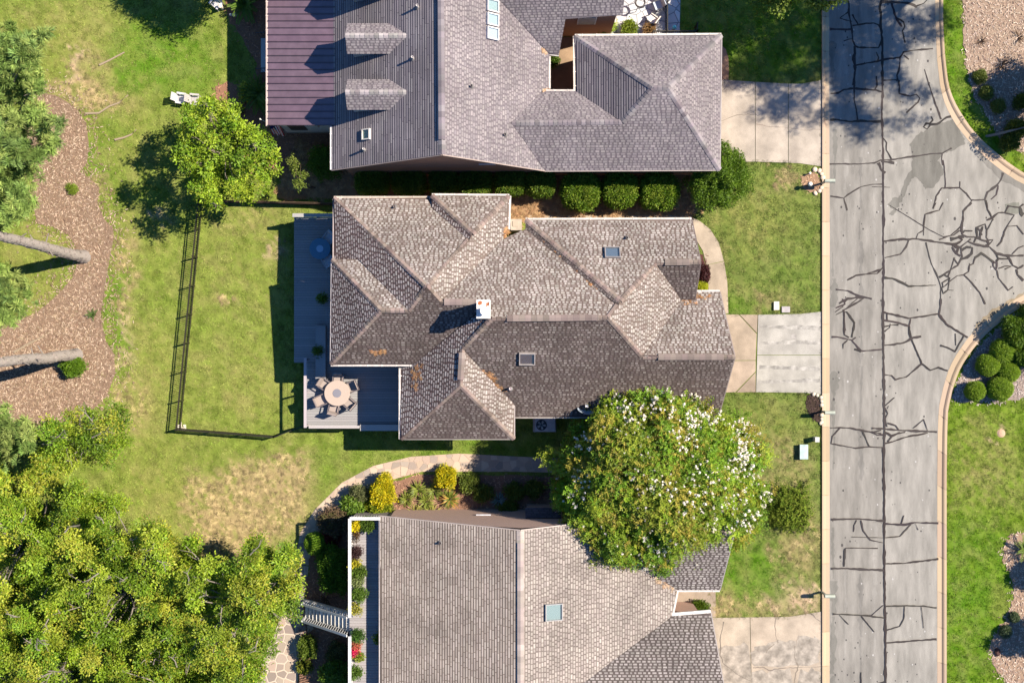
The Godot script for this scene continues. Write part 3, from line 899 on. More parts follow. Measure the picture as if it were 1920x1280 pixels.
func build_drives():
	var a = structure("driveway")
	var ca = Color(0.49, 0.43, 0.365)
	slab(a, "concrete_slab", "concrete", [[1330, 148], [1416, 153.5], [1416, 303], [1330, 303]], ca)
	slab(a, "concrete_slab", "concrete", [[1417, 153.5], [1478, 157], [1478, 305], [1417, 303]], ca * 1.03)
	slab(a, "concrete_slab", "concrete", [[1479, 157], [1505, 157], [1541, 150], [1541, 312], [1500, 306], [1479, 305]], ca * 0.98)
	crack(a, [[1350, 228], [1375, 218], [1402, 214], [1416, 215]], 0.04, 0.034, Color(0.2, 0.17, 0.14))
	crack(a, [[1418, 233], [1445, 238], [1478, 240], [1510, 244], [1541, 243]], 0.03, 0.034, Color(0.25, 0.2, 0.17))
	var b = structure("driveway")
	var old = Color(0.45, 0.365, 0.285)
	slab(b, "concrete_slab", "concrete", [[1300, 589], [1385, 589.5], [1419, 626], [1417, 675], [1300, 676]], old)
	slab(b, "concrete_slab", "concrete", [[1387, 589.5], [1421, 590], [1419.5, 624]], old * 0.92)
	slab(b, "concrete_slab", "concrete", [[1300, 677], [1417, 676], [1417, 696], [1379, 735], [1300, 737]], old * 1.02)
	slab(b, "concrete_slab", "concrete", [[1417, 698], [1417, 735], [1381, 735.5]], old * 0.9)
	slab(b, "concrete_slab", "concrete", [[1422, 590], [1500, 588.5], [1541, 584], [1541, 665], [1420, 665]], Color(0.46, 0.44, 0.405))
	slab(b, "concrete_slab", "concrete", [[1420, 666], [1541, 666], [1541, 740], [1510, 736], [1418, 735]], Color(0.45, 0.43, 0.39))
	slab(b, "walk_slab", "concrete", [[1330, 496], [1358, 490], [1364, 530], [1366, 587.5], [1330, 587.5], [1329, 550], [1327, 515]], Color(0.47, 0.385, 0.30))
	slab(b, "walk_slab", "concrete", [[1325, 496.5], [1318, 470], [1300, 440], [1280, 424], [1282, 404], [1290, 404], [1312, 414], [1332, 430], [1348, 455], [1357.5, 489]], Color(0.48, 0.40, 0.315))
	slab(b, "walk_slab", "concrete", [[985, 404], [1281, 404], [1279, 424], [985, 420]], Color(0.48, 0.40, 0.32))
	blob(b, "oil_stain", "mottled", [[1483, 628], [1490, 626], [1495, 630], [1492, 635], [1485, 635]], 0.033, Color(0.36, 0.34, 0.32), 1.0)
	for q in [[1424, 612, 1538, 615], [1424, 643, 1538, 641], [1424, 688, 1538, 691], [1424, 716, 1538, 713]]:
		var tm = MB.new()
		var p0 = P(q[0], q[1]); var p1 = P(q[2], q[3])
		ribbon(tm, [Vector2(p0.x, p0.z), Vector2(p1.x, p1.z)], 0.16, 0.22, 0.0335, Color(0.36, 0.342, 0.318), 0.3)
		obj(tm, "tyre_mark", "mottled", b)
	var c = structure("driveway")
	slab(c, "concrete_slab", "concrete", [[1330, 1158], [1406, 1157], [1408, 1250], [1410, 1440], [1330, 1440]], Color(0.49, 0.42, 0.345))
	slab(c, "concrete_slab", "concrete", [[1407, 1157], [1480, 1156], [1541, 1146], [1541, 1440], [1411, 1440], [1409, 1250]], Color(0.49, 0.415, 0.335))
	crack(c, [[1357, 1165], [1350, 1200], [1350, 1228], [1356, 1243], [1380, 1262], [1408, 1276]], 0.045, 0.034, Color(0.16, 0.14, 0.12))
	crack(c, [[1455, 1157], [1454, 1190], [1459, 1205]], 0.04, 0.034, Color(0.2, 0.17, 0.14))
	crack(c, [[1452, 1207], [1440, 1217], [1437, 1224]], 0.035, 0.0345, Color(0.2, 0.17, 0.14))
	crack(c, [[1412, 1251], [1430, 1250], [1441, 1256], [1465, 1252], [1487, 1252], [1500, 1250], [1541, 1249]], 0.04, 0.034, Color(0.18, 0.15, 0.13))
	crack(c, [[1491, 1210], [1490, 1232], [1497, 1248], [1492, 1264], [1488, 1300], [1490, 1400]], 0.04, 0.035, Color(0.2, 0.17, 0.14))
	crack(c, [[1497, 1190], [1492, 1212]], 0.025, 0.0355, Color(0.3, 0.25, 0.2))
	crack(c, [[1520, 1150], [1541, 1167]], 0.05, 0.034, Color(0.18, 0.15, 0.13))
	# lichen-grey scale on the lower half of that drive
	for q in [[[1338, 1215], [1360, 1208], [1404, 1206], [1404, 1440], [1338, 1440]], [[1412, 1212], [1450, 1205], [1500, 1196], [1538, 1192], [1538, 1245], [1412, 1248]], [[1412, 1258], [1486, 1256], [1484, 1440], [1412, 1440]], [[1496, 1256], [1538, 1254], [1538, 1440], [1496, 1440]]]:
		blob(c, "lichen_patch", "mottled", q, 0.0325, Color(0.34, 0.305, 0.265), 5.0)
	slab(c, "concrete_slab", "concrete", [[1240, 1085], [1342, 1085], [1342, 1157], [1240, 1157]], Color(0.42, 0.34, 0.27), 0.028)
	var cy = structure("courtyard")
	slab(cy, "paving", "concrete", [[980, 70], [1119, 70], [1119, 210], [980, 210]], Color(0.42, 0.3, 0.2), 0.025)
	var d = structure("path")
	slab(d, "brick_path", "concrete", WALK_A, Color(0.4, 0.25, 0.17), 0.025)

func in_poly(pp: PackedVector2Array) -> Vector2:
	var r = Rect2(pp[0], Vector2.ZERO)
	for p in pp:
		r = r.expand(p)
	for k in 60:
		var q = Vector2(rr(r.position.x, r.end.x), rr(r.position.y, r.end.y))
		if Geometry2D.is_point_in_polygon(q, pp):
			return q
	return pp[0]

func area_of(pp: PackedVector2Array) -> float:
	var s = 0.0
	for i in pp.size():
		s += pp[i].cross(pp[(i + 1) % pp.size()])
	return absf(s) * 0.5

func bed(called, poly: Array, col: Color, chip_cols: Array, per_m2: float, mesh = "chip", rough := 4.0, spill := 0.15):
	var o = structure(called)
	blob(o, "soil", "mulch", poly, 0.02, col, rough)
	var pp = poly2(poly)
	var n = int(area_of(pp) * per_m2)
	var xs = []; var cs = []
	for i in n:
		var p = in_poly(pp)
		p += Vector2(rr(-spill, spill), rr(-spill, spill)) * (1.0 if rng.randf() < 0.7 else 2.2)
		var b = Basis(Vector3.UP, rr(0, TAU)) * Basis(Vector3.RIGHT, rr(-0.5, 0.5)) * Basis(Vector3.FORWARD, rr(-0.35, 0.35))
		xs.append(Transform3D(b.scaled(Vector3.ONE * rr(0.6, 1.5)), Vector3(p.x, rr(0.022, 0.05), p.y)))
		cs.append(jit(chip_cols[rng.randi() % chip_cols.size()], 0.25))
	multi(LEAF[mesh], "mulch_pieces", "chip", o, xs, cs, "stuff")

func build_beds():
	var w = [Color(0.31, 0.225, 0.16), Color(0.24, 0.165, 0.115), Color(0.4, 0.31, 0.235), Color(0.17, 0.11, 0.08)]
	bed("mulch_bed", CHIP_ISLAND, Color(0.245, 0.172, 0.125), w, 200.0, "chip", 15.0, 0.8)
	bed("mulch_bed", BED_BETWEEN, Color(0.36, 0.23, 0.13), [Color(0.46, 0.3, 0.16), Color(0.34, 0.2, 0.11)], 60.0, "straw")
	bed("mulch_bed", BED_A_WEST, Color(0.28, 0.15, 0.10), [Color(0.33, 0.18, 0.12), Color(0.22, 0.12, 0.08)], 60.0)
	bed("mulch_bed", BED_SOUTH, Color(0.26, 0.15, 0.105), [Color(0.36, 0.22, 0.15), Color(0.2, 0.11, 0.08)], 70.0)
	var g = [Color(0.42, 0.33, 0.26), Color(0.33, 0.245, 0.19), Color(0.5, 0.41, 0.34), Color(0.24, 0.165, 0.13)]
	bed("mulch_bed", BED_RIGHT_TOP, Color(0.33, 0.245, 0.19), g, 130.0)
	bed("mulch_bed", BED_RIGHT_MID, Color(0.3, 0.24, 0.21), [Color(0.37, 0.31, 0.28), Color(0.29, 0.23, 0.21), Color(0.44, 0.38, 0.35)], 130.0)
	bed("mulch_bed", BED_RIGHT_LOW, Color(0.33, 0.235, 0.17), g, 130.0)
	bed("mulch_bed", BED_MAIL[0], Color(0.055, 0.04, 0.035), [Color(0.075, 0.05, 0.045), Color(0.05, 0.035, 0.03)], 130.0, "chip", 1.0)
	bed("mulch_bed", BED_MAIL[1], Color(0.33, 0.215, 0.14), [Color(0.4, 0.27, 0.18), Color(0.28, 0.17, 0.11)], 110.0, "chip", 1.0)
	bed("mulch_bed", BED_FRONT_B, Color(0.1, 0.05, 0.045), [Color(0.12, 0.06, 0.05)], 80.0, "chip", 1.0)

func flagstones(parent, poly: Array, cell: float, gap: float, y: float, cols: Array, mortar: Color, mat = "stone"):
	var pp = poly2(poly)
	var mb = MB.new()
	mb.prism(pp, -0.05, y - 0.018, mortar)
	obj(mb, "mortar_bed", "stone", parent)
	var r = Rect2(pp[0], Vector2.ZERO)
	for p in pp:
		r = r.expand(p)
	var nx = int(r.size.x / cell) + 2
	var ny = int(r.size.y / cell) + 2
	var seeds = []
	for j in ny:
		for i in nx:
			seeds.append(r.position + Vector2((i - 0.5 + rr(-0.36, 0.36)) * cell, (j - 0.5 + rr(-0.36, 0.36)) * cell))
	for j in ny:
		for i in nx:
			var s = seeds[j * nx + i]
			var c = PackedVector2Array([s + Vector2(-1, -1) * cell * 1.2, s + Vector2(1, -1) * cell * 1.2, s + Vector2(1, 1) * cell * 1.2, s + Vector2(-1, 1) * cell * 1.2])
			for dj in range(-2, 3):
				for di in range(-2, 3):
					var a = i + di; var b = j + dj
					if (di == 0 and dj == 0) or a < 0 or b < 0 or a >= nx or b >= ny:
						continue
					c = clip_half(c, (s + seeds[b * nx + a]) * 0.5, (seeds[b * nx + a] - s).normalized())
			if c.size() < 3:
				continue
			for part in Geometry2D.intersect_polygons(c, pp):
				if Geometry2D.is_polygon_clockwise(part):
					continue
				for sh in Geometry2D.offset_polygon(part, -gap * 0.5):
					if area_of(sh) < 0.012:
						continue
					var m2 = MB.new()
					m2.prism(sh, 0.0, y + rr(-0.006, 0.006), jit(cols[rng.randi() % cols.size()], 0.12))
					obj(m2, "paving_stone", mat, parent)

func clip_half(c: PackedVector2Array, q: Vector2, nrm: Vector2) -> PackedVector2Array:
	var out = PackedVector2Array()
	for i in c.size():
		var a = c[i]; var b = c[(i + 1) % c.size()]
		var da = (a - q).dot(nrm); var db = (b - q).dot(nrm)
		if da <= 0.0:
			out.append(a)
		if (da < 0.0 and db > 0.0) or (da > 0.0 and db < 0.0):
			out.append(a.lerp(b, da / (da - db)))
	return out

func build_stone_paths():
	var p = structure("path")
	flagstones(p, STONE_PATH, 0.42, 0.035, 0.035, [Color(0.5, 0.385, 0.30), Color(0.45, 0.355, 0.285), Color(0.36, 0.3, 0.26), Color(0.53, 0.43, 0.34)], Color(0.5, 0.38, 0.3))
	var q = structure("path")
	flagstones(q, STONE_YARD, 0.5, 0.07, 0.032, [Color(0.3, 0.25, 0.22), Color(0.36, 0.3, 0.25), Color(0.42, 0.33, 0.27)], Color(0.58, 0.49, 0.4))
	var r = structure("patio")
	flagstones(r, PATIO_A, 0.55, 0.045, 0.034, [Color(0.62, 0.62, 0.64), Color(0.7, 0.69, 0.69), Color(0.54, 0.56, 0.6)], Color(0.3, 0.3, 0.32))

# ------------------------------------------------------------------ roofs
const EYE := Vector3(0, CAM_H, 0)

func roof_style(base: Color, teeth: Array, w0, w1, g0, g1, frac, jitter := 0.14) -> Dictionary:
	return {"base": base, "teeth": teeth, "w0": w0, "w1": w1, "g0": g0, "g1": g1, "frac": frac, "jit": jitter}

func newell(pts: Array) -> Vector3:
	var n = Vector3.ZERO
	for i in pts.size():
		var a = pts[i]; var b = pts[(i + 1) % pts.size()]
		n += Vector3((a.y - b.y) * (a.z + b.z), (a.z - b.z) * (a.x + b.x), (a.x - b.x) * (a.y + b.y))
	n = n.normalized()
	return n if n.y > 0.0 else -n

func spans(q: Array, y: float) -> Array:
	var xs = []
	for i in q.size():
		var a = q[i]; var b = q[(i + 1) % q.size()]
		if (a.y > y) != (b.y > y):
			xs.append(a.x + (y - a.y) / (b.y - a.y) * (b.x - a.x))
	xs.sort()
	return xs

func slope(house, pts: Array, st: Dictionary, called := "roof_slope") -> Dictionary:
	var n = newell(pts)
	var cen = Vector3.ZERO
	for p in pts:
		cen += p
	cen /= pts.size()
	var up = (Vector3.UP - n * n.y).normalized()
	var u = up.cross(n)
	var q = []
	var vmin = 1e9; var vmax = -1e9
	for p in pts:
		var d = p - cen
		var e = Vector2(d.dot(u), d.dot(up))
		q.append(e)
		vmin = minf(vmin, e.y); vmax = maxf(vmax, e.y)
	var mb = MB.new()
	var idx = Geometry2D.triangulate_polygon(PackedVector2Array(q))
	for i in range(0, idx.size(), 3):
		var tri = []
		for k in 3:
			tri.append(cen + u * q[idx[i + k]].x + up * q[idx[i + k]].y)
		var a = tri[0]; var b = tri[1]; var c = tri[2]
		if (b - a).cross(c - a).dot(n) < 0.0:
			var s = b; b = c; c = s
		mb.tri(a - n * 0.012, b - n * 0.012, c - n * 0.012, st.base)
	var o = obj(mb, called, "shingle", house)
	var sh = MB.new()
	var ex = 0.143
	var rows = int(ceil((vmax - vmin) / ex))
	for r in rows:
		var v0 = vmin + r * ex
		var v1 = minf(v0 + ex, vmax)
		var A = spans(q, v0 + 0.004); var B = spans(q, v1 - 0.004)
		if A.size() < 2:
			A = B
		if B.size() < 2:
			B = A
		if A.size() < 2:
			continue
		if A.size() != B.size():
			A = spans(q, (v0 + v1) * 0.5)
			B = A
		for k in range(0, A.size() - 1, 2):
			var a0 = A[k]; var a1 = A[k + 1]; var b0 = B[k]; var b1 = B[k + 1]
			var row = jit(st.base, st.jit * 0.6)
			var p0 = cen + up * v0; var p1 = cen + up * v1
			sh.quad(p0 + u * a0 + n * 0.010, p0 + u * a1 + n * 0.010, p1 + u * b1 + n * 0.002, p1 + u * b0 + n * 0.002, row)
			sh.quad(p0 + u * a0 - n * 0.008, p0 + u * a1 - n * 0.008, p0 + u * a1 + n * 0.010, p0 + u * a0 + n * 0.010, row)
			var x = minf(a0, b0) - rng.randf() * 0.3
			var f = st.frac
			var pv = p0.lerp(p1, f)
			while x < maxf(a1, b1):
				var w = rr(st.w0, st.w1)
				var l0 = maxf(x, a0); var r0 = minf(x + w, a1)
				var l1 = maxf(x, lerpf(a0, b0, f)); var r1 = minf(x + w, lerpf(a1, b1, f))
				if r0 - l0 > 0.02 and r1 - l1 > 0.02:
					var c = jit(st.teeth[rng.randi() % st.teeth.size()], st.jit)
					sh.quad(p0 + u * l0 + n * 0.019, p0 + u * r0 + n * 0.019, pv + u * r1 + n * 0.012, pv + u * l1 + n * 0.012, c)
					sh.quad(p0 + u * l0 + n * 0.008, p0 + u * r0 + n * 0.008, p0 + u * r0 + n * 0.019, p0 + u * l0 + n * 0.019, c)
				x += w + rr(st.g0, st.g1)
	if sh.v.size() > 0:
		obj(sh, "shingles", "shingle", o, "stuff")
	return {"n": n, "cen": cen, "u": u, "up": up, "node": o}

func on_slope(pl: Dictionary, px, py) -> Vector3:
	var d = P(px, py) - EYE
	var t = (pl.cen - EYE).dot(pl.n) / d.dot(pl.n)
	return EYE + d * t

func ridge(house, A: Vector3, B: Vector3, pa: Dictionary, pb: Dictionary, col: Color, w := 0.15, lift := 0.05):
	var d = (B - A)
	var l = d.length()
	d /= l
	var ta = pa.n.cross(d)
	if ta.dot(pa.cen - A) < 0.0:
		ta = -ta
	var tb = pb.n.cross(d)
	if tb.dot(pb.cen - A) < 0.0:
		tb = -tb
	var up = (pa.n + pb.n).normalized()
	var mb = MB.new()
	var step = 0.24
	var k = 0.0
	while k < l:
		var e = minf(k + step * 1.2, l)
		var a = A + d * k; var b = A + d * e
		var c = jit(col, 0.3)
		for s in [[ta, pa.n, 1.0], [tb, pb.n, -1.0]]:
			var a0 = a + up * lift; var b0 = b + up * (lift - 0.03)
			var a1 = a + s[0] * w + s[1] * 0.034; var b1 = b + s[0] * w + s[1] * 0.024
			if (b0 - a0).cross(b1 - a0).dot(s[1]) > 0.0:
				mb.quad(a0, b0, b1, a1, c)
			else:
				mb.quad(a0, a1, b1, b0, c)
			mb.quad(a1, a1 - s[1] * 0.04, b1 - s[1] * 0.04, b1, c)
			mb.quad(a0, a1, a1 - s[1] * 0.012, a0 - up * 0.012, c)
		k += step
	obj(mb, "ridge_cap", "shingle", house, "stuff")

func ridge_vent(house, A: Vector3, B: Vector3, col: Color):
	var d = (B - A).normalized()
	var s = d.cross(Vector3.UP).normalized()
	var mb = MB.new()
	var l = (B - A).length()
	var k = 0.0
	while k < l:
		var e = minf(k + 0.31, l)
		var c = jit(col, 0.22)
		for sg in [1.0, -1.0]:
			var a0 = A + d * k + Vector3.UP * 0.085; var b0 = A + d * e + Vector3.UP * 0.08
			var a1 = a0 + s * sg * 0.16 - Vector3.UP * 0.045; var b1 = b0 + s * sg * 0.16 - Vector3.UP * 0.045
			if sg > 0:
				mb.quad(a0, b0, b1, a1, c)
			else:
				mb.quad(a0, a1, b1, b0, c)
			mb.quad(a1, b1, b1 - Vector3.UP * 0.09, a1 - Vector3.UP * 0.09, Color(0.06, 0.05, 0.05))
		k += 0.3
	obj(mb, "ridge_vent", "shingle", house)

func gutter(house, A: Vector3, B: Vector3, outward: Vector3, col: Color, called := "gutter", w := 0.10):
	var mb = MB.new()
	col = Color(col.r * 0.8, col.g * 0.8, col.b * 0.8)
	var o = outward.normalized() * w * 0.5
	var dn = Vector3.UP * 0.07
	mb.bar(A + o - dn, B + o - dn, w, 0.11, col)
	# hanger straps
	if called == "gutter":
		var l = (B - A).length()
		var k = 0.4
		while k < l:
			var p = A.lerp(B, k / l)
			mb.box(p + o * 0.4 + Vector3(0, -0.008, 0), Vector3(0.05, 0.02, 0.05) + outward.normalized().abs() * 0.12, col * 1.1)
			k += 0.75
	obj(mb, called, "paint", house)

func wall_box(house, x0, z0, x1, z1, top, col: Color, called := "wall"):
	var mb = MB.new()
	mb.prism(PackedVector2Array([Vector2(x0, z0), Vector2(x1, z0), Vector2(x1, z1), Vector2(x0, z1)]), 0.0, top, col)
	return obj(mb, called, "wall", house)

func skylight(house, pl, px, py, w, h, glass: Color, frame: Color):
	var p = on_slope(pl, px, py)
	var bas = Basis(pl.u, pl.n, -pl.up)
	var f = MB.new()
	var t = 0.05
	for s in [-1.0, 1.0]:
		f.box(p + bas * Vector3(s * (w - t) * 0.5, 0.07, 0), Vector3(t, 0.16, h), frame, bas)
		f.box(p + bas * Vector3(0, 0.07, s * (h - t) * 0.5), Vector3(w - 2 * t, 0.16, t), frame, bas)
	var o = obj(f, "skylight", "paint", house)
	var wl = MB.new()
	wl.box(p + bas * Vector3(0, 0.04, 0), Vector3(w - t * 2, 0.03, h - t * 2), glass, bas)
	obj(wl, "skylight_well", "plastic", o)
	var g = MB.new()
	g.box(p + bas * Vector3(0, 0.12, 0), Vector3(w - t * 2 - 0.01, 0.008, h - t * 2 - 0.01), Color.WHITE, bas)
	obj(g, "pane", "glass", o)

func vent_pipe(house, pl, px, py, r, h, col: Color):
	var p = on_slope(pl, px, py)
	# the photograph shows the pipe's top; its foot stands on the slope below
	var mb = MB.new()
	mb.lathe(p, [Vector2(r, -0.1), Vector2(r, h), Vector2(r * 0.8, h), Vector2(r * 0.75, h - 0.06), Vector2(0.0, h - 0.06)], 12, col)
	mb.lathe(p, [Vector2(r * 2.2, 0.0), Vector2(r * 2.0, 0.03), Vector2(r, 0.10)], 12, Color(0.16, 0.15, 0.15))
	obj(mb, "vent_pipe", "paint", house)

func litter(house, pl, poly: Array, per_m2, cols: Array, lift := 0.03):
	var w = []
	var o = pl.cen
	var pp = PackedVector2Array()
	for p in poly:
		var q = on_slope(pl, p[0], p[1]) - o
		pp.append(Vector2(q.dot(pl.u), q.dot(pl.up)))
	var xs = []; var cs = []
	for i in int(area_of(pp) * per_m2) + 6:
		var e = in_poly(pp) + Vector2(rr(-0.08, 0.08), rr(-0.08, 0.08))
		var b = Basis(pl.u, pl.n, -pl.up) * Basis(Vector3.UP, rr(0, TAU))
		xs.append(Transform3D(b.scaled(Vector3.ONE * rr(0.5, 1.0)), o + pl.u * e.x + pl.up * e.y + pl.n * lift))
		cs.append(jit(cols[rng.randi() % cols.size()], 0.3))
	multi(LEAF.straw, "pine_needle_litter", "chip", house, xs, cs, "stuff")

func house_window(house, at: Vector3, w, hgt, side):
	# side 0: in a wall that faces down the picture, 1: in one that faces left
	var bas = Basis() if side == 0 else Basis(Vector3.UP, -PI / 2)
	var mb = MB.new()
	for s in [-1.0, 1.0]:
		mb.box(at + bas * Vector3(s * (w * 0.5 + 0.04), 0, 0), Vector3(0.08, hgt + 0.16, 0.1), Color(0.6, 0.58, 0.55), bas)
		mb.box(at + bas * Vector3(0, s * (hgt * 0.5 + 0.04), 0), Vector3(w, 0.08, 0.1), Color(0.6, 0.58, 0.55), bas)
	mb.box(at, Vector3(0.05, hgt, 0.06), Color(0.6, 0.58, 0.55), bas)
	var o = obj(mb, "window", "paint", house)
	mb = MB.new()
	mb.box(at, Vector3(w, hgt, 0.03), Color(0.06, 0.075, 0.085), bas)
	obj(mb, "pane", "plastic", o)

const WHITE_TRIM := Color(0.66, 0.62, 0.58)

# ------------------------------------------------------------------ the upper house
func build_house_a():
	var base = P(900, 120)
	var h = thing("house", "large house with grey-purple shingle roof and purple metal porch roof at the top", "house", base)
	var t = [Color(0.30, 0.27, 0.285), Color(0.335, 0.30, 0.315), Color(0.28, 0.25, 0.27), Color(0.36, 0.325, 0.335)]
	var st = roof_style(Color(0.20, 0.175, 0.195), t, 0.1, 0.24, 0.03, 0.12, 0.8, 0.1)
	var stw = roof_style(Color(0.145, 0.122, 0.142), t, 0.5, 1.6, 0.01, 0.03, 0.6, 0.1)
	var V = {
		"rN": P(826, -170, 7.74), "rS": P(828.5, 289, 7.74), "eN": P(622, -170, 4.15), "eS": P(622, 318, 4.15), "nv": P(830, -113, 7.74),
		"n1": P(1031, 101, 3.52), "a2": P(1029, 105, 3.52), "a1": P(1029, 166, 3.52), "w3": P(1014, 172, 3.8), "w1": P(959, 230, 5.08), "w2": P(1022, 319.5, 3.68),
		"n3": P(1048, 103, 3.52), "n4": P(1061, 31, 4.92), "n5": P(1168, 30, 4.94), "n6": P(1180, -113, 7.5),
		"w4": P(1167, 228, 5.1), "w5": P(1079, 171, 3.73), "w6": P(1024, 171, 3.73), "g1": P(1225, 164, 6.03), "g2": P(1253, 164, 6.03), "g3": P(1078, 67, 3.68), "g4": P(1353, 65, 3.62), "g5": P(1350, 318, 3.69)}
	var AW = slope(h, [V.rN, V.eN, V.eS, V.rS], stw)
	var AE = slope(h, [V.nv, V.n1, V.a2, V.a1, V.w3, V.w1, V.w2, V.rS], st)
	var NS = slope(h, [V.nv, V.n1, V.n3, V.n4, V.n5, V.n6], st)
	var WN = slope(h, [V.w1, V.w4, V.w5, V.w6, V.w3], st)
	var GS = slope(h, [V.w1, V.w4, V.g1, V.g2, V.g5, V.w2], st)
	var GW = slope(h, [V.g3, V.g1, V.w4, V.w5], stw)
	var GN_ = slope(h, [V.g3, V.g4, V.g2, V.g1], st)
	var GE = slope(h, [V.g4, V.g5, V.g2], st)
	var rc = Color(0.29, 0.26, 0.28)
	ridge_vent(h, V.rN, V.rS.lerp(V.rN, 0.06), rc)
	ridge(h, V.rN, V.rS, AW, AE, rc, 0.2)
	ridge(h, V.w1, V.w4, WN, GS, rc)
	ridge(h, V.w4, V.g1, GW, GS, rc)
	ridge(h, V.g1, V.g2, GN_, GS, rc)
	ridge(h, V.g3, V.g1, GW, GN_, rc)
	ridge(h, V.g4, V.g2, GN_, GE, rc)
	ridge(h, V.g5, V.g2, GS, GE, rc)
	gutter(h, V.g3, V.g4, Vector3.FORWARD, Color(0.72, 0.67, 0.62))
	gutter(h, V.g3, V.w5, Vector3.LEFT, Color(0.72, 0.62, 0.54))
	gutter(h, V.g4, V.g5, Vector3.RIGHT, Color(0.42, 0.38, 0.38), "drip_edge", 0.05)
	gutter(h, V.w2, V.g5, Vector3.BACK, Color(0.4, 0.34, 0.32), "drip_edge", 0.06)
	gutter(h, V.a2, V.a1, Vector3.RIGHT, Color(0.7, 0.64, 0.58))
	gutter(h, V.w6, V.w5, Vector3.FORWARD, Color(0.66, 0.6, 0.55))
	gutter(h, V.n1, V.n3, Vector3.BACK, Color(0.62, 0.58, 0.54), "drip_edge", 0.06)
	gutter(h, P(622, 236, 4.15), V.eS, Vector3.LEFT, Color(0.75, 0.72, 0.7))
	gutter(h, V.eS, V.rS, Vector3.BACK, Color(0.38, 0.3, 0.27), "rake_board", 0.05)
	gutter(h, V.rS, V.w2, Vector3.BACK, Color(0.38, 0.3, 0.27), "rake_board", 0.05)
	var brick = Color(0.44, 0.26, 0.17)
	wall_box(h, -9.0, -27.0, 1.5, -9.32, 3.3, brick)
	wall_box(h, 1.6, -12.9, 10.6, -9.36, 3.55, brick)
	wall_box(h, 3.62, -15.85, 10.55, -12.9, 3.5, brick)
	wall_box(h, 1.6, -27.0, 5.5, -17.15, 4.6, brick)
	# brick gable under the rakes
	var mb = MB.new()
	var z = -9.33
	mb.quad(Vector3(-9.0, 3.3, z), Vector3(1.5, 3.3, z), Vector3(V.rS.x, 7.5, z), Vector3(-9.0, 4.1, z), brick)
	obj(mb, "gable_wall", "wall", h)
	mb = MB.new()
	mb.box(Vector3(-1.3, 4.0, z + 0.03), Vector3(0.9, 0.12, 0.06), Color(0.6, 0.5, 0.45))
	obj(mb, "gable_vent", "paint", h)
	mb = MB.new()
	mb.box(Vector3(4.0, 3.2, -17.12), Vector3(1.0, 1.4, 0.08), Color(0.66, 0.64, 0.6))
	var win = obj(mb, "window", "paint", h)
	mb = MB.new()
	mb.box(Vector3(4.0, 3.2, -17.07), Vector3(0.84, 1.24, 0.03), Color(0.16, 0.2, 0.22))
	obj(mb, "pane", "plastic", win)
	# metal porch roof, panel by panel
	var y = -170.0
	while y < 234.0:
		var y2 = minf(y + 13.05, 236.0)
		var a = P(502, y, 3.3); var b = P(629, y, 4.25); var c = P(629, y2, 4.25); var d = P(502, y2, 3.3)
		c.z = b.z + (c.z - b.z); d.z = a.z + (P(502, y2, 3.3).z - a.z)
		mb = MB.new()
		var col = jit(Color(0.148, 0.10, 0.128), 0.07)
		mb.quad(a, d, c, b, col)
		mb.quad(d, a, a - Vector3.UP * 0.05, d - Vector3.UP * 0.05, col)
		var nn = Vector3(a.y - b.y, 0, 0)
		var upn = Vector3(-(b.y - a.y), b.x - a.x, 0).normalized()
		mb.bar((c.lerp(d, 0.0)) + upn * 0.02, d + upn * 0.02, 0.035, 0.06, col * 0.55)
		obj(mb, "roof_panel", "metal_roof", h)
		y += 13.05
	gutter(h, P(501.5, -170, 3.3), P(501.5, 236, 3.3), Vector3.LEFT, Color(0.62, 0.5, 0.46))
	for yy in [60, 145, 225]:
		mb = MB.new()
		var p = P(516, yy, 0.0)
		p.x = P(506, yy, 3.2).x + 0.25
		mb.box(p + Vector3(0, 1.6, 0), Vector3(0.2, 3.2, 0.2), Color(0.66, 0.64, 0.6))
		obj(mb, "porch_post", "paint", h)
	mb = MB.new()
	mb.prism(PackedVector2Array([Vector2(-12.7, -27), Vector2(-9.0, -27), Vector2(-9.0, -11.7), Vector2(-12.7, -11.7)]), 0.0, 0.55, Color(0.42, 0.36, 0.31))
	obj(mb, "porch_floor", "wood", h)
	mb = MB.new()
	mb.box(Vector3(-10.9, 1.75, -11.72), Vector3(3.3, 2.4, 0.1), Color(0.66, 0.65, 0.6))
	var pe = obj(mb, "porch_end_wall", "paint", h)
	mb = MB.new()
	mb.box(Vector3(-11.7, 1.9, -11.66), Vector3(0.9, 1.3, 0.06), Color(0.06, 0.05, 0.05))
	obj(mb, "window_opening", "plastic", pe)
	# leaf litter on the metal and on the courtyard gutters
	var metal = {"n": Vector3(-(4.25 - 3.3), P(629, 100, 4.25).x - P(502, 100, 3.3).x, 0).normalized(), "cen": P(502, 100, 3.3), "u": Vector3.BACK, "up": Vector3.RIGHT}
	for k in 26:
		var x = rr(525, 620); var q = rr(10, 230)
		litter(h, metal, [[x, q], [x + rr(4, 9), q + rr(-1, 1)], [x + 5, q + 2.4]], 30.0, [Color(0.5, 0.25, 0.16), Color(0.42, 0.2, 0.13)], 0.05)
	litter(h, AE, [[1008, 82], [1026, 100], [1028, 108], [1016, 96]], 60.0, [Color(0.42, 0.27, 0.17), Color(0.5, 0.36, 0.25)])
	litter(h, AE, [[1014, 172], [1028, 160], [1029, 170], [1018, 176]], 60.0, [Color(0.42, 0.27, 0.17), Color(0.5, 0.36, 0.25)])
	# three dormers on the west slope
	for zc in [-18.15, -15.3, -12.47]:
		dormer(h, zc, AW, st)
	skylight(h, AW, 688, 252, 0.55, 0.5, Color(0.05, 0.14, 0.1), Color(0.7, 0.65, 0.58))
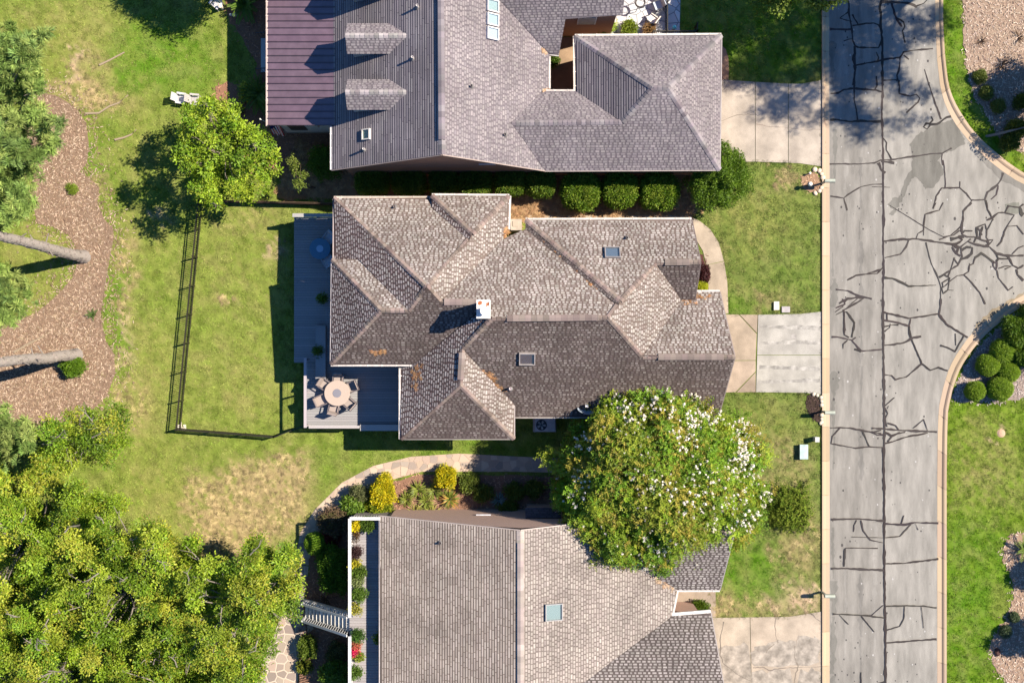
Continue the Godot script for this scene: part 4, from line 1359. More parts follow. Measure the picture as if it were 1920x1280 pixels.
	skylight(h, AE, 922, 11, 0.62, 0.72, Color(0.3, 0.42, 0.45), Color(0.7, 0.68, 0.68))
	skylight(h, AE, 922, 37, 0.62, 0.72, Color(0.35, 0.48, 0.58), Color(0.7, 0.68, 0.68))
	skylight(h, AE, 922, 63, 0.62, 0.72, Color(0.4, 0.5, 0.6), Color(0.7, 0.68, 0.68))
	for p in [[783, 14], [774, 110], [683, 281]]:
		vent_pipe(h, AW, p[0], p[1], 0.06, 0.4, Color(0.6, 0.56, 0.54))
	for p in [[884, 162], [947, 253]]:
		vent_pipe(h, AE, p[0], p[1], 0.06, 0.22, Color(0.13, 0.11, 0.11))

func dormer(house, zc, AW, st):
	var xf = P(650.5, 66, 6.1).x
	var xe = P(731, 45, 6.1).x
	var xr = P(765, 66, 6.69).x
	var hw = 0.76
	var he = 6.1; var hr = 6.69
	var root = MB.new()
	var wc = Color(0.42, 0.44, 0.45)
	# body down to the slope
	var x0 = xf + 0.22
	var a = Vector3(x0, 4.5, zc - hw + 0.12); var b = Vector3(x0, 4.5, zc + hw - 0.12)
	root.quad(b, a, Vector3(x0, he, zc - hw + 0.12), Vector3(x0, he, zc + hw - 0.12), wc)
	root.tri(Vector3(x0, he, zc + hw - 0.12), Vector3(x0, he, zc - hw + 0.12), Vector3(x0, hr - 0.08, zc), wc)
	root.quad(Vector3(x0, 4.5, zc + hw - 0.12), Vector3(xe + 0.3, 4.5, zc + hw - 0.12), Vector3(xe + 0.3, he, zc + hw - 0.12), Vector3(x0, he, zc + hw - 0.12), wc)
	root.quad(Vector3(xe + 0.3, 4.5, zc - hw + 0.12), Vector3(x0, 4.5, zc - hw + 0.12), Vector3(x0, he, zc - hw + 0.12), Vector3(xe + 0.3, he, zc - hw + 0.12), wc)
	var o = obj(root, "dormer", "paint", house)
	var w = MB.new()
	w.box(Vector3(x0 - 0.02, 5.45, zc), Vector3(0.06, 1.0, 0.8), Color(0.12, 0.15, 0.18))
	obj(w, "dormer_window", "plastic", o)
	var S1 = [Vector3(xf, he, zc - hw), Vector3(xe, he, zc - hw), Vector3(xr, hr, zc), Vector3(xf, hr, zc)]
	var S2 = [Vector3(xf, he, zc + hw), Vector3(xe, he, zc + hw), Vector3(xr, hr, zc), Vector3(xf, hr, zc)]
	var pa = slope_flat(o, S1, st)
	var pb = slope_flat(o, S2, st)
	ridge(o, Vector3(xf, hr, zc), Vector3(xr - 0.1, hr, zc), pa, pb, Color(0.42, 0.385, 0.39), 0.14)

func slope_flat(parent, pts, st) -> Dictionary:
	# a slope whose shingles go straight under the parent (it is a part already)
	var tmp = Node3D.new()
	tmp.name = "dormer_roof"
	parent.add_child(tmp, true)
	var d = slope(tmp, pts, st)
	var node = d.node
	var kids = node.get_children()
	for k in kids:
		node.remove_child(k)
		k.name = "dormer_shingles"
		parent.add_child(k, true)
	tmp.remove_child(node)
	node.name = "dormer_slope"
	parent.add_child(node, true)
	parent.remove_child(tmp)
	tmp.free()
	return d

# ------------------------------------------------------------------ the house in the middle
func build_house_b():
	var h = thing("house", "house in the middle with mottled brown and white shingle hip roofs and white chimney top", "house", P(980, 590))
	var light = [Color(0.44, 0.40, 0.375), Color(0.385, 0.345, 0.32), Color(0.48, 0.44, 0.415), Color(0.30, 0.255, 0.235)]
	var st = roof_style(Color(0.195, 0.152, 0.135), light, 0.09, 0.2, 0.045, 0.12, 0.78, 0.16)
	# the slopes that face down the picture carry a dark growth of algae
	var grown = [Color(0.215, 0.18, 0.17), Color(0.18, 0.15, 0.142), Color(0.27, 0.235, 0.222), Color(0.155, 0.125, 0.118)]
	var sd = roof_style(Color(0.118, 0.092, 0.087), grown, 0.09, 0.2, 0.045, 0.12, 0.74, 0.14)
	var sw = roof_style(Color(0.15, 0.105, 0.1), [Color(0.46, 0.405, 0.39), Color(0.36, 0.3, 0.29), Color(0.5, 0.45, 0.43)], 0.1, 0.25, 0.05, 0.14, 0.62, 0.16)
	var V = {
		"a": P(625.5, 371, 4.22), "ap": P(800, 537, 7.09), "b0": P(809.6, 371, 4.1), "b1": P(809.6, 366, 4.42), "b2": P(809.6, 391, 4.47), "b3": P(879, 449, 5.59), "b4": P(886, 438, 5.64), "c": P(955, 367, 4.27),
		"d": P(953, 430, 4.25), "e": P(944, 447, 4.38), "r0": P(826, 566, 6.61), "r1": P(893, 566, 6.6), "w1": P(625, 486, 4.32), "wb": P(622, 486, 4.8), "wv": P(673, 486, 4.97), "w2": P(714, 582, 6.39), "w3": P(766, 582, 6.45), "w4": P(620, 683, 4.29),
		"v1": P(893, 591, 6.3), "v2": P(775, 683, 4.33), "q": P(922, 597, 7.0), "g0": P(751, 690, 3.95), "g1": P(867, 654, 5.97), "g2": P(863, 722, 5.95), "g3": P(751, 823, 3.95), "g4": P(964, 823, 4.0), "g5": P(964, 757, 4.06),
		"m1": P(1141, 595, 7.05), "m2": P(1205, 669, 5.73), "m3": P(1378, 669, 5.73), "n1": P(986, 412, 3.88), "n2": P(1164, 564, 6.65), "nb": P(1158, 572, 6.67), "nc": P(985, 431, 3.98), "n4": P(1297, 411, 3.86),
		"k1": P(1230, 492, 5.3), "k2": P(1314, 491, 5.34), "k3": P(1278, 564, 4.07), "k4": P(1303, 563, 4.05), "o1": P(1303, 547, 3.8), "o2": P(1350, 547, 3.8), "s1": P(1352, 763, 3.97), "s2": P(1347, 782, 3.62), "s3": P(964, 782, 3.62)}
	var N0 = slope(h, [V.a, V.b0, V.b2, V.b3, V.ap], st)
	var NB = slope(h, [V.b1, V.c, V.b4], st)
	var WB = slope(h, [V.b1, V.b4, V.b3, V.b2], sw)
	var E1 = slope(h, [V.ap, V.b3, V.b4, V.c, V.d, V.e, V.r0], st)
	var W0 = slope(h, [V.a, V.w1, V.wv, V.w3, V.ap], sw)
	var NW = slope(h, [V.wb, V.wv, V.w3, V.w2], st)
	var W2 = slope(h, [V.wb, V.w2, V.w4], sw)
	var S1 = slope(h, [V.w4, V.v2, V.v1, V.r1, V.r0, V.ap, V.w3, V.w2], sd)
	var N1 = slope(h, [V.e, V.nc, V.nb, V.m1, V.q, V.r1, V.r0], st)
	var WN = slope(h, [V.n1, V.n2, V.nb, V.nc], sd)
	var N2 = slope(h, [V.n1, V.n4, V.k2, V.k1, V.n2], st)
	var E2 = slope(h, [V.n2, V.k1, V.k3, V.m2, V.m1, V.nb], st)
	var S4 = slope(h, [V.k1, V.k2, V.k4, V.k3], sd)
	var N3 = slope(h, [V.k3, V.o1, V.o2, V.m3, V.m2], st)
	var S2 = slope(h, [V.q, V.m1, V.m2, V.m3, V.s1, V.s2, V.s3, V.g5, V.g1], sd)
	var W3 = slope(h, [V.g0, V.v2, V.v1, V.q, V.g1, V.g2, V.g3], sw)
	var S3 = slope(h, [V.g3, V.g2, V.g4], sd)
	var E3 = slope(h, [V.g1, V.g2, V.g4, V.g5], st)
	# boards that close the steps between the roof levels
	for q in [[V.w1 - Vector3(0, 0.25, 0), V.wv - Vector3(0, 0.25, 0), V.wb + Vector3(0.05, 0, 0)], [V.w1, V.wv, V.wb], [V.b0, V.b2, V.b1], [V.wb, V.w1, V.w4]]:
		var fb = MB.new()
		fb.tri(q[0], q[1], q[2], Color(0.34, 0.29, 0.27))
		obj(fb, "fascia", "paint", h)
	var rc = Color(0.30, 0.235, 0.21)
	for r in [[V.a, V.ap, N0, W0], [V.ap, V.b3, N0, E1], [V.b4, V.c, NB, E1], [V.b1, V.b4, NB, WB], [V.ap, V.r0, E1, S1], [V.wb, V.w2, NW, W2], [V.w2, V.w3, NW, S1], [V.w3, V.ap, W0, S1], [V.w4, V.w2, W2, S1], [V.g1, V.q, W3, S2], [V.g2, V.g3, W3, S3], [V.g4, V.g2, S3, E3], [V.m1, V.m2, E2, S2], [V.n2, V.k1, N2, E2], [V.n1, V.n2, N2, WN], [V.nb, V.m1, N1, E2], [V.r0, V.r1, N1, S1], [V.q, V.m1, N1, S2], [V.k1, V.k2, N2, S4], [V.m2, V.m3, N3, S2], [V.g1, V.g2, W3, E3]]:
		ridge(h, r[0], r[1], r[2], r[3], rc, 0.13)
	ridge_vent(h, V.q.lerp(V.m1, 0.13), V.q.lerp(V.m1, 0.92), Color(0.31, 0.25, 0.23))
	ridge_vent(h, V.m2.lerp(V.m3, 0.17), V.m2.lerp(V.m3, 0.88), Color(0.31, 0.25, 0.23))
	ridge_vent(h, V.k1.lerp(V.k2, 0.2), V.k1.lerp(V.k2, 0.75), Color(0.31, 0.25, 0.23))
	ridge_vent(h, V.g1.lerp(V.g2, 0.1), V.g1.lerp(V.g2, 0.85), Color(0.31, 0.25, 0.23))
	ridge_vent(h, V.r0.lerp(V.r1, 0.1), V.r1, Color(0.31, 0.25, 0.23))
	var gc = Color(0.7, 0.64, 0.6)
	gutter(h, V.a, V.b0, Vector3.FORWARD, Color(0.62, 0.5, 0.42))
	gutter(h, V.b1, V.c, Vector3.FORWARD, gc)
	gutter(h, V.c, V.d, Vector3.RIGHT, gc)
	gutter(h, V.w4, P(782, 683, 4.3), Vector3.BACK, gc)
	gutter(h, V.g0, V.g3, Vector3.LEFT, gc)
	gutter(h, V.n1, V.n4, Vector3.FORWARD, Color(0.68, 0.62, 0.55))
	gutter(h, V.o1, V.o2, Vector3.FORWARD, gc)
	gutter(h, V.g3, V.g4, Vector3.BACK, Color(0.36, 0.33, 0.31), "drip_edge", 0.04)
	gutter(h, V.g4, V.g5, Vector3.RIGHT, Color(0.5, 0.44, 0.42), "drip_edge", 0.05)
	gutter(h, V.s3, V.s2, Vector3.BACK, Color(0.4, 0.36, 0.33), "drip_edge", 0.06)
	gutter(h, V.a, V.w1, Vector3.LEFT, Color(0.5, 0.42, 0.4), "drip_edge", 0.05)
	gutter(h, V.wb, V.w4, Vector3.LEFT, Color(0.6, 0.54, 0.52), "drip_edge", 0.05)
	gutter(h, V.n4, V.k2, Vector3.RIGHT, Color(0.2, 0.16, 0.15), "rake_board", 0.05)
	gutter(h, V.k2, V.k4, Vector3.RIGHT, Color(0.2, 0.16, 0.15), "rake_board", 0.05)
	gutter(h, V.o2, V.m3, Vector3.RIGHT, Color(0.34, 0.28, 0.26), "rake_board", 0.05)
	gutter(h, V.m3, V.s2, Vector3.RIGHT, Color(0.3, 0.25, 0.24), "rake_board", 0.05)
	var wc = Color(0.4, 0.31, 0.25)
	wall_box(h, V.a.x + 0.4, V.a.z + 0.4, V.c.x - 0.35, V.w4.z - 0.4, 3.95, wc)
	wall_box(h, V.g3.x + 0.4, V.w4.z - 0.4, V.g4.x - 0.35, V.g3.z - 0.4, 3.75, wc)
	wall_box(h, V.c.x - 0.35, V.nc.z + 0.5, P(1297, 500, 3.8).x - 0.4, V.s3.z - 0.4, 3.45, wc)
	wall_box(h, V.n1.x + 0.3, V.n1.z + 0.4, P(1297, 500, 3.8).x - 0.45, V.nc.z + 0.5, 3.6, wc)
	wall_box(h, P(1297, 500, 3.8).x - 0.4, V.o1.z + 0.4, V.o2.x - 0.35, V.s2.z - 0.45, 3.4, wc)
	for q in [[-6.2, 2.6, V.w4.z - 0.38, 1.6, 1.9, 0], [-4.4, 2.3, V.w4.z - 0.38, 1.0, 2.1, 0], [-4.2, 2.5, V.g3.z - 0.38, 1.1, 1.4, 0], [-1.6, 2.5, V.g3.z - 0.38, 1.1, 1.4, 0], [2.2, 2.4, V.s3.z - 0.38, 1.1, 1.3, 0], [6.5, 2.4, V.s3.z - 0.38, 1.1, 1.3, 0], [V.a.x + 0.38, 2.4, -4.5, 1.8, 2.0, 1], [V.a.x + 0.38, 2.4, -1.0, 1.2, 1.5, 1]]:
		house_window(h, Vector3(q[0], q[1], q[2]), q[3], q[4], q[5])
	# chimney with its white metal pan, two rust stains and a round flue
	var ct = 8.35
	var c0 = P(893.5, 562, ct); var c1 = P(919.5, 597, ct)
	var cc = (c0 + c1) * 0.5
	var cs = Vector2(c1.x - c0.x, c1.z - c0.z)
	var mb = MB.new()
	mb.box(Vector3(cc.x, 6.9, cc.z), Vector3(cs.x - 0.12, 2.7, cs.y - 0.12), Color(0.42, 0.40, 0.40))
	var ch = obj(mb, "chimney", "paint", h)
	mb = MB.new()
	mb.box(Vector3(cc.x, ct - 0.06, cc.z), Vector3(cs.x, 0.12, cs.y), Color(0.72, 0.68, 0.64))
	for s in [-1.0, 1.0]:
		mb.box(Vector3(cc.x + s * (cs.x - 0.05) * 0.5, ct + 0.02, cc.z), Vector3(0.05, 0.05, cs.y), Color(0.74, 0.71, 0.68))
		mb.box(Vector3(cc.x, ct + 0.0205, cc.z + s * (cs.y - 0.05) * 0.5), Vector3(cs.x - 0.1, 0.049, 0.05), Color(0.74, 0.71, 0.68))
	obj(mb, "chimney_pan", "paint", ch)
	for q in [[[896, 566], [901, 563.5], [904, 566], [903.5, 570], [899, 572], [896, 571]], [[911, 568], [917, 566.5], [917.5, 571], [913, 574], [910, 574], [912, 571]]]:
		mb = MB.new()
		mb.prism(poly2(q, ct), ct, ct + 0.004, Color(0.38, 0.13, 0.06))
		obj(mb, "rust_stain", "stone", ch)
	mb = MB.new()
	var fl = P(908, 583, ct + 0.3)
	mb.lathe(Vector3(fl.x, ct, fl.z), [Vector2(0.15, 0.0), Vector2(0.15, 0.28), Vector2(0.2, 0.28), Vector2(0.2, 0.36), Vector2(0.0, 0.42)], 20, Color(0.7, 0.66, 0.6))
	obj(mb, "flue_cap", "plastic", ch)
	skylight(h, N2, 1148.5, 475, 0.8, 0.68, Color(0.10, 0.14, 0.2), Color(0.24, 0.22, 0.22))
	skylight(h, S2, 988.5, 671, 0.82, 0.72, Color(0.10, 0.06, 0.05), Color(0.33, 0.3, 0.29))
	vent_pipe(h, N0, 740, 388, 0.06, 0.22, Color(0.2, 0.17, 0.16))
	vent_pipe(h, N2, 1175, 446, 0.06, 0.22, Color(0.06, 0.05, 0.05))
	vent_pipe(h, S2, 957, 728, 0.07, 0.4, Color(0.6, 0.5, 0.5))
	var rust = [Color(0.42, 0.22, 0.10), Color(0.5, 0.29, 0.15), Color(0.34, 0.17, 0.08)]
	litter(h, S1, [[689, 657], [725, 657], [728, 664], [700, 666]], 55.0, rust)
	litter(h, W3, [[772, 690], [792, 678], [791, 720], [776, 740], [768, 720]], 26.0, rust)
	litter(h, S2, [[902, 690], [918, 698], [950, 735], [944, 738], [922, 716]], 75.0, rust)
	litter(h, N3, [[1280, 560], [1300, 552], [1340, 553], [1325, 560], [1282, 573]], 40.0, rust)
	litter(h, N1, [[1010, 440], [1018, 446], [1140, 556], [1132, 556], [1060, 490]], 16.0, rust)
	litter(h, E1, [[941, 440], [953, 420], [954, 436], [946, 450]], 50.0, rust)

# ------------------------------------------------------------------ the lower house
func build_house_c():
	var h = thing("house", "house at the bottom with plain beige-grey shingle gable roof under the flowering tree", "house", P(1000, 1150))
	var t = [Color(0.49, 0.42, 0.37), Color(0.44, 0.375, 0.33), Color(0.53, 0.46, 0.41)]
	var st = roof_style(Color(0.22, 0.185, 0.17), [Color(0.45, 0.395, 0.36), Color(0.40, 0.35, 0.32), Color(0.49, 0.435, 0.395)], 0.12, 0.26, 0.035, 0.08, 0.7, 0.12)
	var sw = roof_style(Color(0.215, 0.17, 0.145), t, 0.2, 0.6, 0.02, 0.045, 0.58, 0.1)
	var sg = roof_style(Color(0.13, 0.11, 0.105), [Color(0.38, 0.345, 0.33), Color(0.32, 0.29, 0.28), Color(0.42, 0.38, 0.37)], 0.1, 0.22, 0.06, 0.13, 0.62, 0.12)
	var V = {"r": P(976, 995, 6.35), "rb": P(974, 1560, 6.35), "w0": P(712, 968, 3.9), "w1": P(712, 1560, 3.9), "e0": P(1258, 962, 3.95), "u1": P(1270, 1106, 3.85), "v1": P(1260, 1155, 3.93), "vr": P(976, 1369, 6.35),
		"c1": P(1333, 1149, 3.88), "c2": P(1372, 1369, 6.33), "c3": P(1352, 1560, 4.2), "c4": P(976, 1560, 4.2), "x1": P(1350, 1106, 3.85), "x2": P(1377, 1000, 5.4), "x3": P(1084, 1000, 5.4), "x4": P(1354, 925, 4.2), "x5": P(1228, 925, 4.2)}
	var CW = slope(h, [V.r, V.rb, V.w1, V.w0], sw)
	var CE = slope(h, [V.r, V.e0, V.u1, V.v1, V.vr], st)
	var CG = slope(h, [V.vr, V.v1, V.c1, V.c2], sg)
	var CS = slope(h, [V.vr, V.c2, V.c3, V.c4], st)
	var CN = slope(h, [V.x3, V.u1, V.x1, V.x2], sg)
	var CX = slope(h, [V.x3, V.x2, V.x4, V.x5], st)
	var rc = Color(0.5, 0.43, 0.39)
	ridge(h, V.r, V.vr, CW, CE, rc, 0.2)
	ridge_vent(h, V.r.lerp(V.vr, 0.06), V.vr, Color(0.47, 0.40, 0.37))
	ridge(h, V.x3, V.x2, CN, CX, rc)
	ridge(h, V.vr, V.c2, CG, CS, rc)
	gutter(h, V.u1, V.x1, Vector3.BACK, Color(0.66, 0.62, 0.58))
	gutter(h, V.v1, V.c1, Vector3.FORWARD, Color(0.75, 0.73, 0.7), "gutter", 0.16)
	gutter(h, V.u1, V.v1, Vector3.RIGHT, Color(0.7, 0.67, 0.64))
	gutter(h, V.w0, V.w1, Vector3.LEFT, Color(0.62, 0.56, 0.54), "drip_edge", 0.05)
	gutter(h, V.w0, V.r, Vector3.FORWARD, Color(0.5, 0.43, 0.4), "rake_board", 0.05)
	gutter(h, V.r, V.e0, Vector3.FORWARD, Color(0.5, 0.43, 0.4), "rake_board", 0.05)
	gutter(h, V.c1, V.c2, Vector3.RIGHT, Color(0.4, 0.36, 0.35), "rake_board", 0.05)
	gutter(h, V.x1, V.x2, Vector3.RIGHT, Color(0.4, 0.36, 0.35), "rake_board", 0.05)
	var wc = Color(0.6, 0.43, 0.355)
	wall_box(h, V.w0.x + 0.4, 9.43, V.u1.x - 0.4, 26.0, 3.45, wc)
	wall_box(h, V.u1.x - 0.4, V.x4.z + 0.4, V.x1.x - 0.4, V.x1.z - 0.35, 3.5, wc)
	wall_box(h, V.u1.x - 0.4, V.c1.z + 0.35, V.c1.x - 0.35, 26.0, 3.6, wc)
	var mb = MB.new()
	var z = 9.42
	mb.quad(Vector3(V.w0.x + 0.4, 3.45, z), Vector3(V.w0.x + 0.4, 3.75, z), Vector3(V.r.x, 6.15, z), Vector3(V.u1.x - 0.4, 3.5, z), wc)
	obj(mb, "gable_wall", "wall", h)
	mb = MB.new()
	mb.box(Vector3(-1.55, 2.2, z - 0.03), Vector3(0.8, 0.1, 0.06), Color(0.5, 0.5, 0.55))
	obj(mb, "gable_vent", "paint", h)
	# bay with a dark lean-to roof on the gable wall
	var q0 = P(985, 952, 2.7); var q1 = P(1052, 984, 3.2)
	mb = MB.new()
	mb.box(Vector3((q0.x + q1.x) * 0.5, 1.25, (q0.z + z) * 0.5 + 0.1), Vector3(q1.x - q0.x - 0.2, 2.5, z - q0.z - 0.2), wc * 0.9)
	obj(mb, "bay_wall", "wall", h)
	slope(h, [q0, Vector3(q1.x, 2.7, q0.z), Vector3(q1.x, 3.25, z - 0.02), Vector3(q0.x, 3.25, z - 0.02)], roof_style(Color(0.10, 0.09, 0.10), [Color(0.16, 0.145, 0.16), Color(0.13, 0.12, 0.135)], 0.2, 0.4, 0.03, 0.08, 0.7), "bay_roof")
	skylight(h, CE, 1037.5, 1147, 0.86, 0.92, Color(0.22, 0.31, 0.31), Color(0.26, 0.26, 0.27))
	vent_pipe(h, CW, 825, 1017, 0.06, 0.2, Color(0.08, 0.06, 0.06))
	litter(h, CE, [[1215, 1080], [1236, 1086], [1264, 1100], [1268, 1110], [1240, 1098]], 60.0, [Color(0.45, 0.3, 0.2), Color(0.5, 0.38, 0.27)])

# ------------------------------------------------------------------ deck and garden furniture
func boards(parent, x0, z0, x1, z1, top, col: Color, along_x := true, w := 0.14, called := "board"):
	var k = (z0 if along_x else x0)
	var e = (z1 if along_x else x1)
	while k < e - 0.02:
		var k2 = minf(k + w, e)
		var mb = MB.new()
		var c = jit(col, 0.09)
		if along_x:
			mb.box(Vector3((x0 + x1) * 0.5, top - 0.015, (k + k2) * 0.5), Vector3(x1 - x0, 0.03, k2 - k - 0.016), c)
		else:
			mb.box(Vector3((k + k2) * 0.5, top - 0.015, (z0 + z1) * 0.5), Vector3(k2 - k - 0.016, 0.03, z1 - z0), c)
		obj(mb, called, "wood", parent)
		k += w

func rail_run(parent, a: Vector3, b: Vector3, floor_y, height, cap_w, col: Color, post_gap := 1.6, bars := 3):
	var mb = MB.new()
	mb.bar(Vector3(a.x, floor_y + height, a.z), Vector3(b.x, floor_y + height, b.z), cap_w, 0.04, col)
	obj(mb, "rail_cap", "wood", parent)
	var l = a.distance_to(b)
	var n = maxi(1, int(round(l / post_gap)))
	for i in n + 1:
		var p = a.lerp(b, lerpf(0.02, 0.98, float(i) / n))
		mb = MB.new()
		mb.box(Vector3(p.x, floor_y + height * 0.5 - 0.02, p.z), Vector3(0.09, height - 0.04, 0.09), col * 0.9)
		obj(mb, "rail_post", "wood", parent)
	for i in bars:
		mb = MB.new()
		var y = floor_y + height * (0.25 + 0.55 * i / maxf(1.0, bars - 1.0))
		mb.bar(Vector3(a.x, y, a.z), Vector3(b.x, y, b.z), 0.008, 0.008, Color(0.3, 0.3, 0.31))
		obj(mb, "rail_cable", "iron", parent)

func patio_chair(at: Vector3, face: float, label, group, cushion: Color, frame: Color, called := "patio_chair"):
	# faces +z before turning; seat, arms, back, four legs
	var o = thing(called, label, "chair", at, group)
	o.rotation.y = face
	var defs = []
	var mb = MB.new()
	mb.box(Vector3(0, 0.42, 0), Vector3(0.5, 0.09, 0.5), cushion)
	defs.append(["seat", mb, "cloth"])
	mb = MB.new()
	mb.box(Vector3(0, 0.68, -0.27), Vector3(0.48, 0.46, 0.08), cushion * 0.95, Basis(Vector3.RIGHT, -0.2))
	defs.append(["backrest", mb, "cloth"])
	mb = MB.new()
	mb.bar(Vector3(-0.25, 0.36, -0.27), Vector3(-0.25, 0.92, -0.36), 0.03, 0.03, frame)
	mb.bar(Vector3(0.25, 0.36, -0.27), Vector3(0.25, 0.92, -0.36), 0.03, 0.03, frame)
	mb.bar(Vector3(-0.25, 0.92, -0.36), Vector3(0.25, 0.92, -0.36), 0.03, 0.03, frame)
	mb.bar(Vector3(-0.26, 0.37, 0.24), Vector3(0.26, 0.37, 0.24), 0.03, 0.03, frame)
	defs.append(["back_frame", mb, "iron"])
	for s in [-1.0, 1.0]:
		mb = MB.new()
		mb.bar(Vector3(s * 0.28, 0.62, -0.3), Vector3(s * 0.28, 0.62, 0.24), 0.06, 0.03, frame)
		defs.append(["armrest", mb, "iron"])
		for f in [-0.26, 0.24]:
			mb = MB.new()
			mb.bar(Vector3(s * 0.28, 0.0, f), Vector3(s * 0.28, 0.61, f), 0.03, 0.03, frame)
			defs.append(["leg", mb, "iron"])
	for d in defs:
		var m = MeshInstance3D.new()
		m.name = d[0]
		m.mesh = d[1].mesh()
		m.material_override = M[d[2]]
		o.add_child(m, true)
	return o

func round_table(at: Vector3, r, label, top: Color, centre: Color, called := "round_table"):
	var o = thing(called, label, "table", at)
	var mb = MB.new()
	mb.lathe(at + Vector3(0, 0.70, 0), [Vector2(0, 0), Vector2(r - 0.02, 0.0), Vector2(r, 0.015), Vector2(r, 0.03), Vector2(r - 0.015, 0.045), Vector2(r * 0.93, 0.045), Vector2(0, 0.046)], 40, top)
	obj(mb, "table_top", "stone", o)
	mb = MB.new()
	mb.lathe(at + Vector3(0, 0.748, 0), [Vector2(r * 0.34, 0.0), Vector2(r * 0.33, 0.012), Vector2(0.0, 0.014)], 28, centre)
	obj(mb, "centre_plate", "iron", o)
	mb = MB.new()
	mb.lathe(at, [Vector2(0.3, 0.0), Vector2(0.3, 0.03), Vector2(0.08, 0.08), Vector2(0.08, 0.70)], 16, Color(0.12, 0.1, 0.1))
	obj(mb, "pedestal", "iron", o)
	return o

func build_deck_b():
	# upper deck along the back of the house
	var f = 1.15
	var a = P(551, 407, f); var b = P(664, 680, f)
	var o = thing("wooden_deck", "long grey board deck in the shade along the back of the middle house", "deck", Vector3(a.x, 0, a.z))
	var grey = Color(0.29, 0.29, 0.30)
	var mb = MB.new()
	mb.box(Vector3((a.x + b.x) * 0.5, (f - 0.03) * 0.5, (a.z + b.z) * 0.5), Vector3(b.x - a.x - 0.06, f - 0.035, b.z - a.z - 0.06), Color(0.2, 0.2, 0.21))
	obj(mb, "deck_base", "wood", o)
	boards(o, a.x, a.z, b.x, b.z, f, grey)
	rail_run(o, Vector3(a.x + 0.1, 0, a.z), Vector3(b.x - 0.7, 0, a.z), f, 0.9, 0.2, Color(0.36, 0.35, 0.35))
	# steps down to the lower deck and a planter box
	mb = MB.new()
	mb.box(P(603, 660, f) + Vector3(0, 0.2, 0), Vector3(0.55, 0.4, 2.9), Color(0.29, 0.29, 0.30))
	obj(mb, "bench", "wood", o)
	# lower deck
	var g = 1.05
	var c = P(575, 667, g); var d = P(775, 801, g)
	var l = thing("wooden_deck", "sunlit grey board deck with the round dining table beside the middle house", "deck", Vector3(c.x, 0, c.z))
	mb = MB.new()
	mb.box(Vector3((c.x + d.x) * 0.5, (g - 0.03) * 0.5, (c.z + d.z) * 0.5), Vector3(d.x - c.x - 0.06, g - 0.035, d.z - c.z - 0.06), Color(0.2, 0.2, 0.21))
	obj(mb, "deck_base", "wood", l)
	boards(l, c.x, c.z, d.x, d.z, g, Color(0.31, 0.30, 0.305))
	rail_run(l, Vector3(c.x + 0.08, 0, c.z + 0.1), Vector3(c.x + 0.08, 0, d.z - 0.05), g, 0.88, 0.15, Color(0.44, 0.39, 0.41), 1.9)
	rail_run(l, Vector3(c.x + 0.2, 0, d.z - 0.06), Vector3(P(676, 800, g).x, 0, d.z - 0.06), g, 0.5, 0.15, Color(0.42, 0.39, 0.39), 1.5, 2)
	mb = MB.new()
	var e0 = P(676, 799, g); var e1 = P(755, 799, g)
	mb.box(Vector3((e0.x + e1.x) * 0.5, g + 0.22, d.z + 0.0), Vector3(e1.x - e0.x, 0.05, 0.34), Color(0.42, 0.41, 0.4))
	mb.box(Vector3((e0.x + e1.x) * 0.5, g + 0.1, d.z + 0.02), Vector3(e1.x - e0.x - 0.1, 0.2, 0.2), Color(0.3, 0.3, 0.3))
	obj(mb, "bench", "wood", l)
	# dining set on the sunlit deck
	var t = P(631.5, 737, g + 0.74)
	t.y = g
	round_table(t, 0.70, "round beige stone table ringed by six chairs on the sunlit deck", Color(0.47, 0.375, 0.315), Color(0.22, 0.21, 0.23))
	var names = ["tan cushioned chair at the top of the beige deck table", "tan cushioned chair at the upper left of the beige deck table", "tan cushioned chair at the left of the beige deck table", "tan cushioned chair at the bottom of the beige deck table", "tan cushioned chair at the lower right of the beige deck table", "tan cushioned chair at the upper right of the beige deck table"]
	var spots = [[634, 711], [609, 721], [603, 750], [626, 765], [655, 756], [660, 725]]
	for i in 6:
		var p = P(spots[i][0], spots[i][1], g + 0.5)
		p.y = g
		var dir = t - p
		patio_chair(p, atan2(dir.x, dir.z), names[i], "chairs round the table on the sunlit deck", Color(0.27, 0.225, 0.205), Color(0.15, 0.125, 0.12))
	# table and two chairs on the shaded deck
	var t2 = P(599.5, 466, f + 0.74)
	t2.y = f
	round_table(t2, 0.58, "round blue table on the shaded deck", Color(0.10, 0.22, 0.33), Color(0.2, 0.3, 0.4), "round_table")
	for i in 2:
		var p = P([617, 615][i], [446, 489][i], f + 0.5)
		p.y = f
		var dir = t2 - p
		patio_chair(p, atan2(dir.x, dir.z), ["grey chair above the table on the shaded deck", "grey chair below the table on the shaded deck"][i], "chairs on the shaded deck", Color(0.36, 0.38, 0.42), Color(0.2, 0.2, 0.22))
	# pots on the shaded deck
	for q in [[606, 560, "dark planter beside the step bench on the shaded deck"], [596, 658, "small dark pot at the lower end of the shaded deck"]]:
		pot_plant(P(q[0], q[1], f + 0.3) * Vector3(1, 0, 1) + Vector3(0, f, 0), 0.16, 0.3, q[2], Color(0.07, 0.07, 0.08), Color(0.09, 0.16, 0.02), 40)
	# air conditioner under the eave
	var ac = P(1022, 796, 0.95)
	ac.y = 0.0
	var u = thing("air_conditioner", "grey outdoor air conditioner with round black fan beside the middle house", "air conditioner", ac)
	mb = MB.new()
	mb.box(ac + Vector3(0, 0.5, 0), Vector3(1.12, 0.86, 0.76), Color(0.42, 0.43, 0.46))
	mb.box(ac + Vector3(0, 0.035, 0), Vector3(1.3, 0.07, 0.95), Color(0.4, 0.38, 0.36))
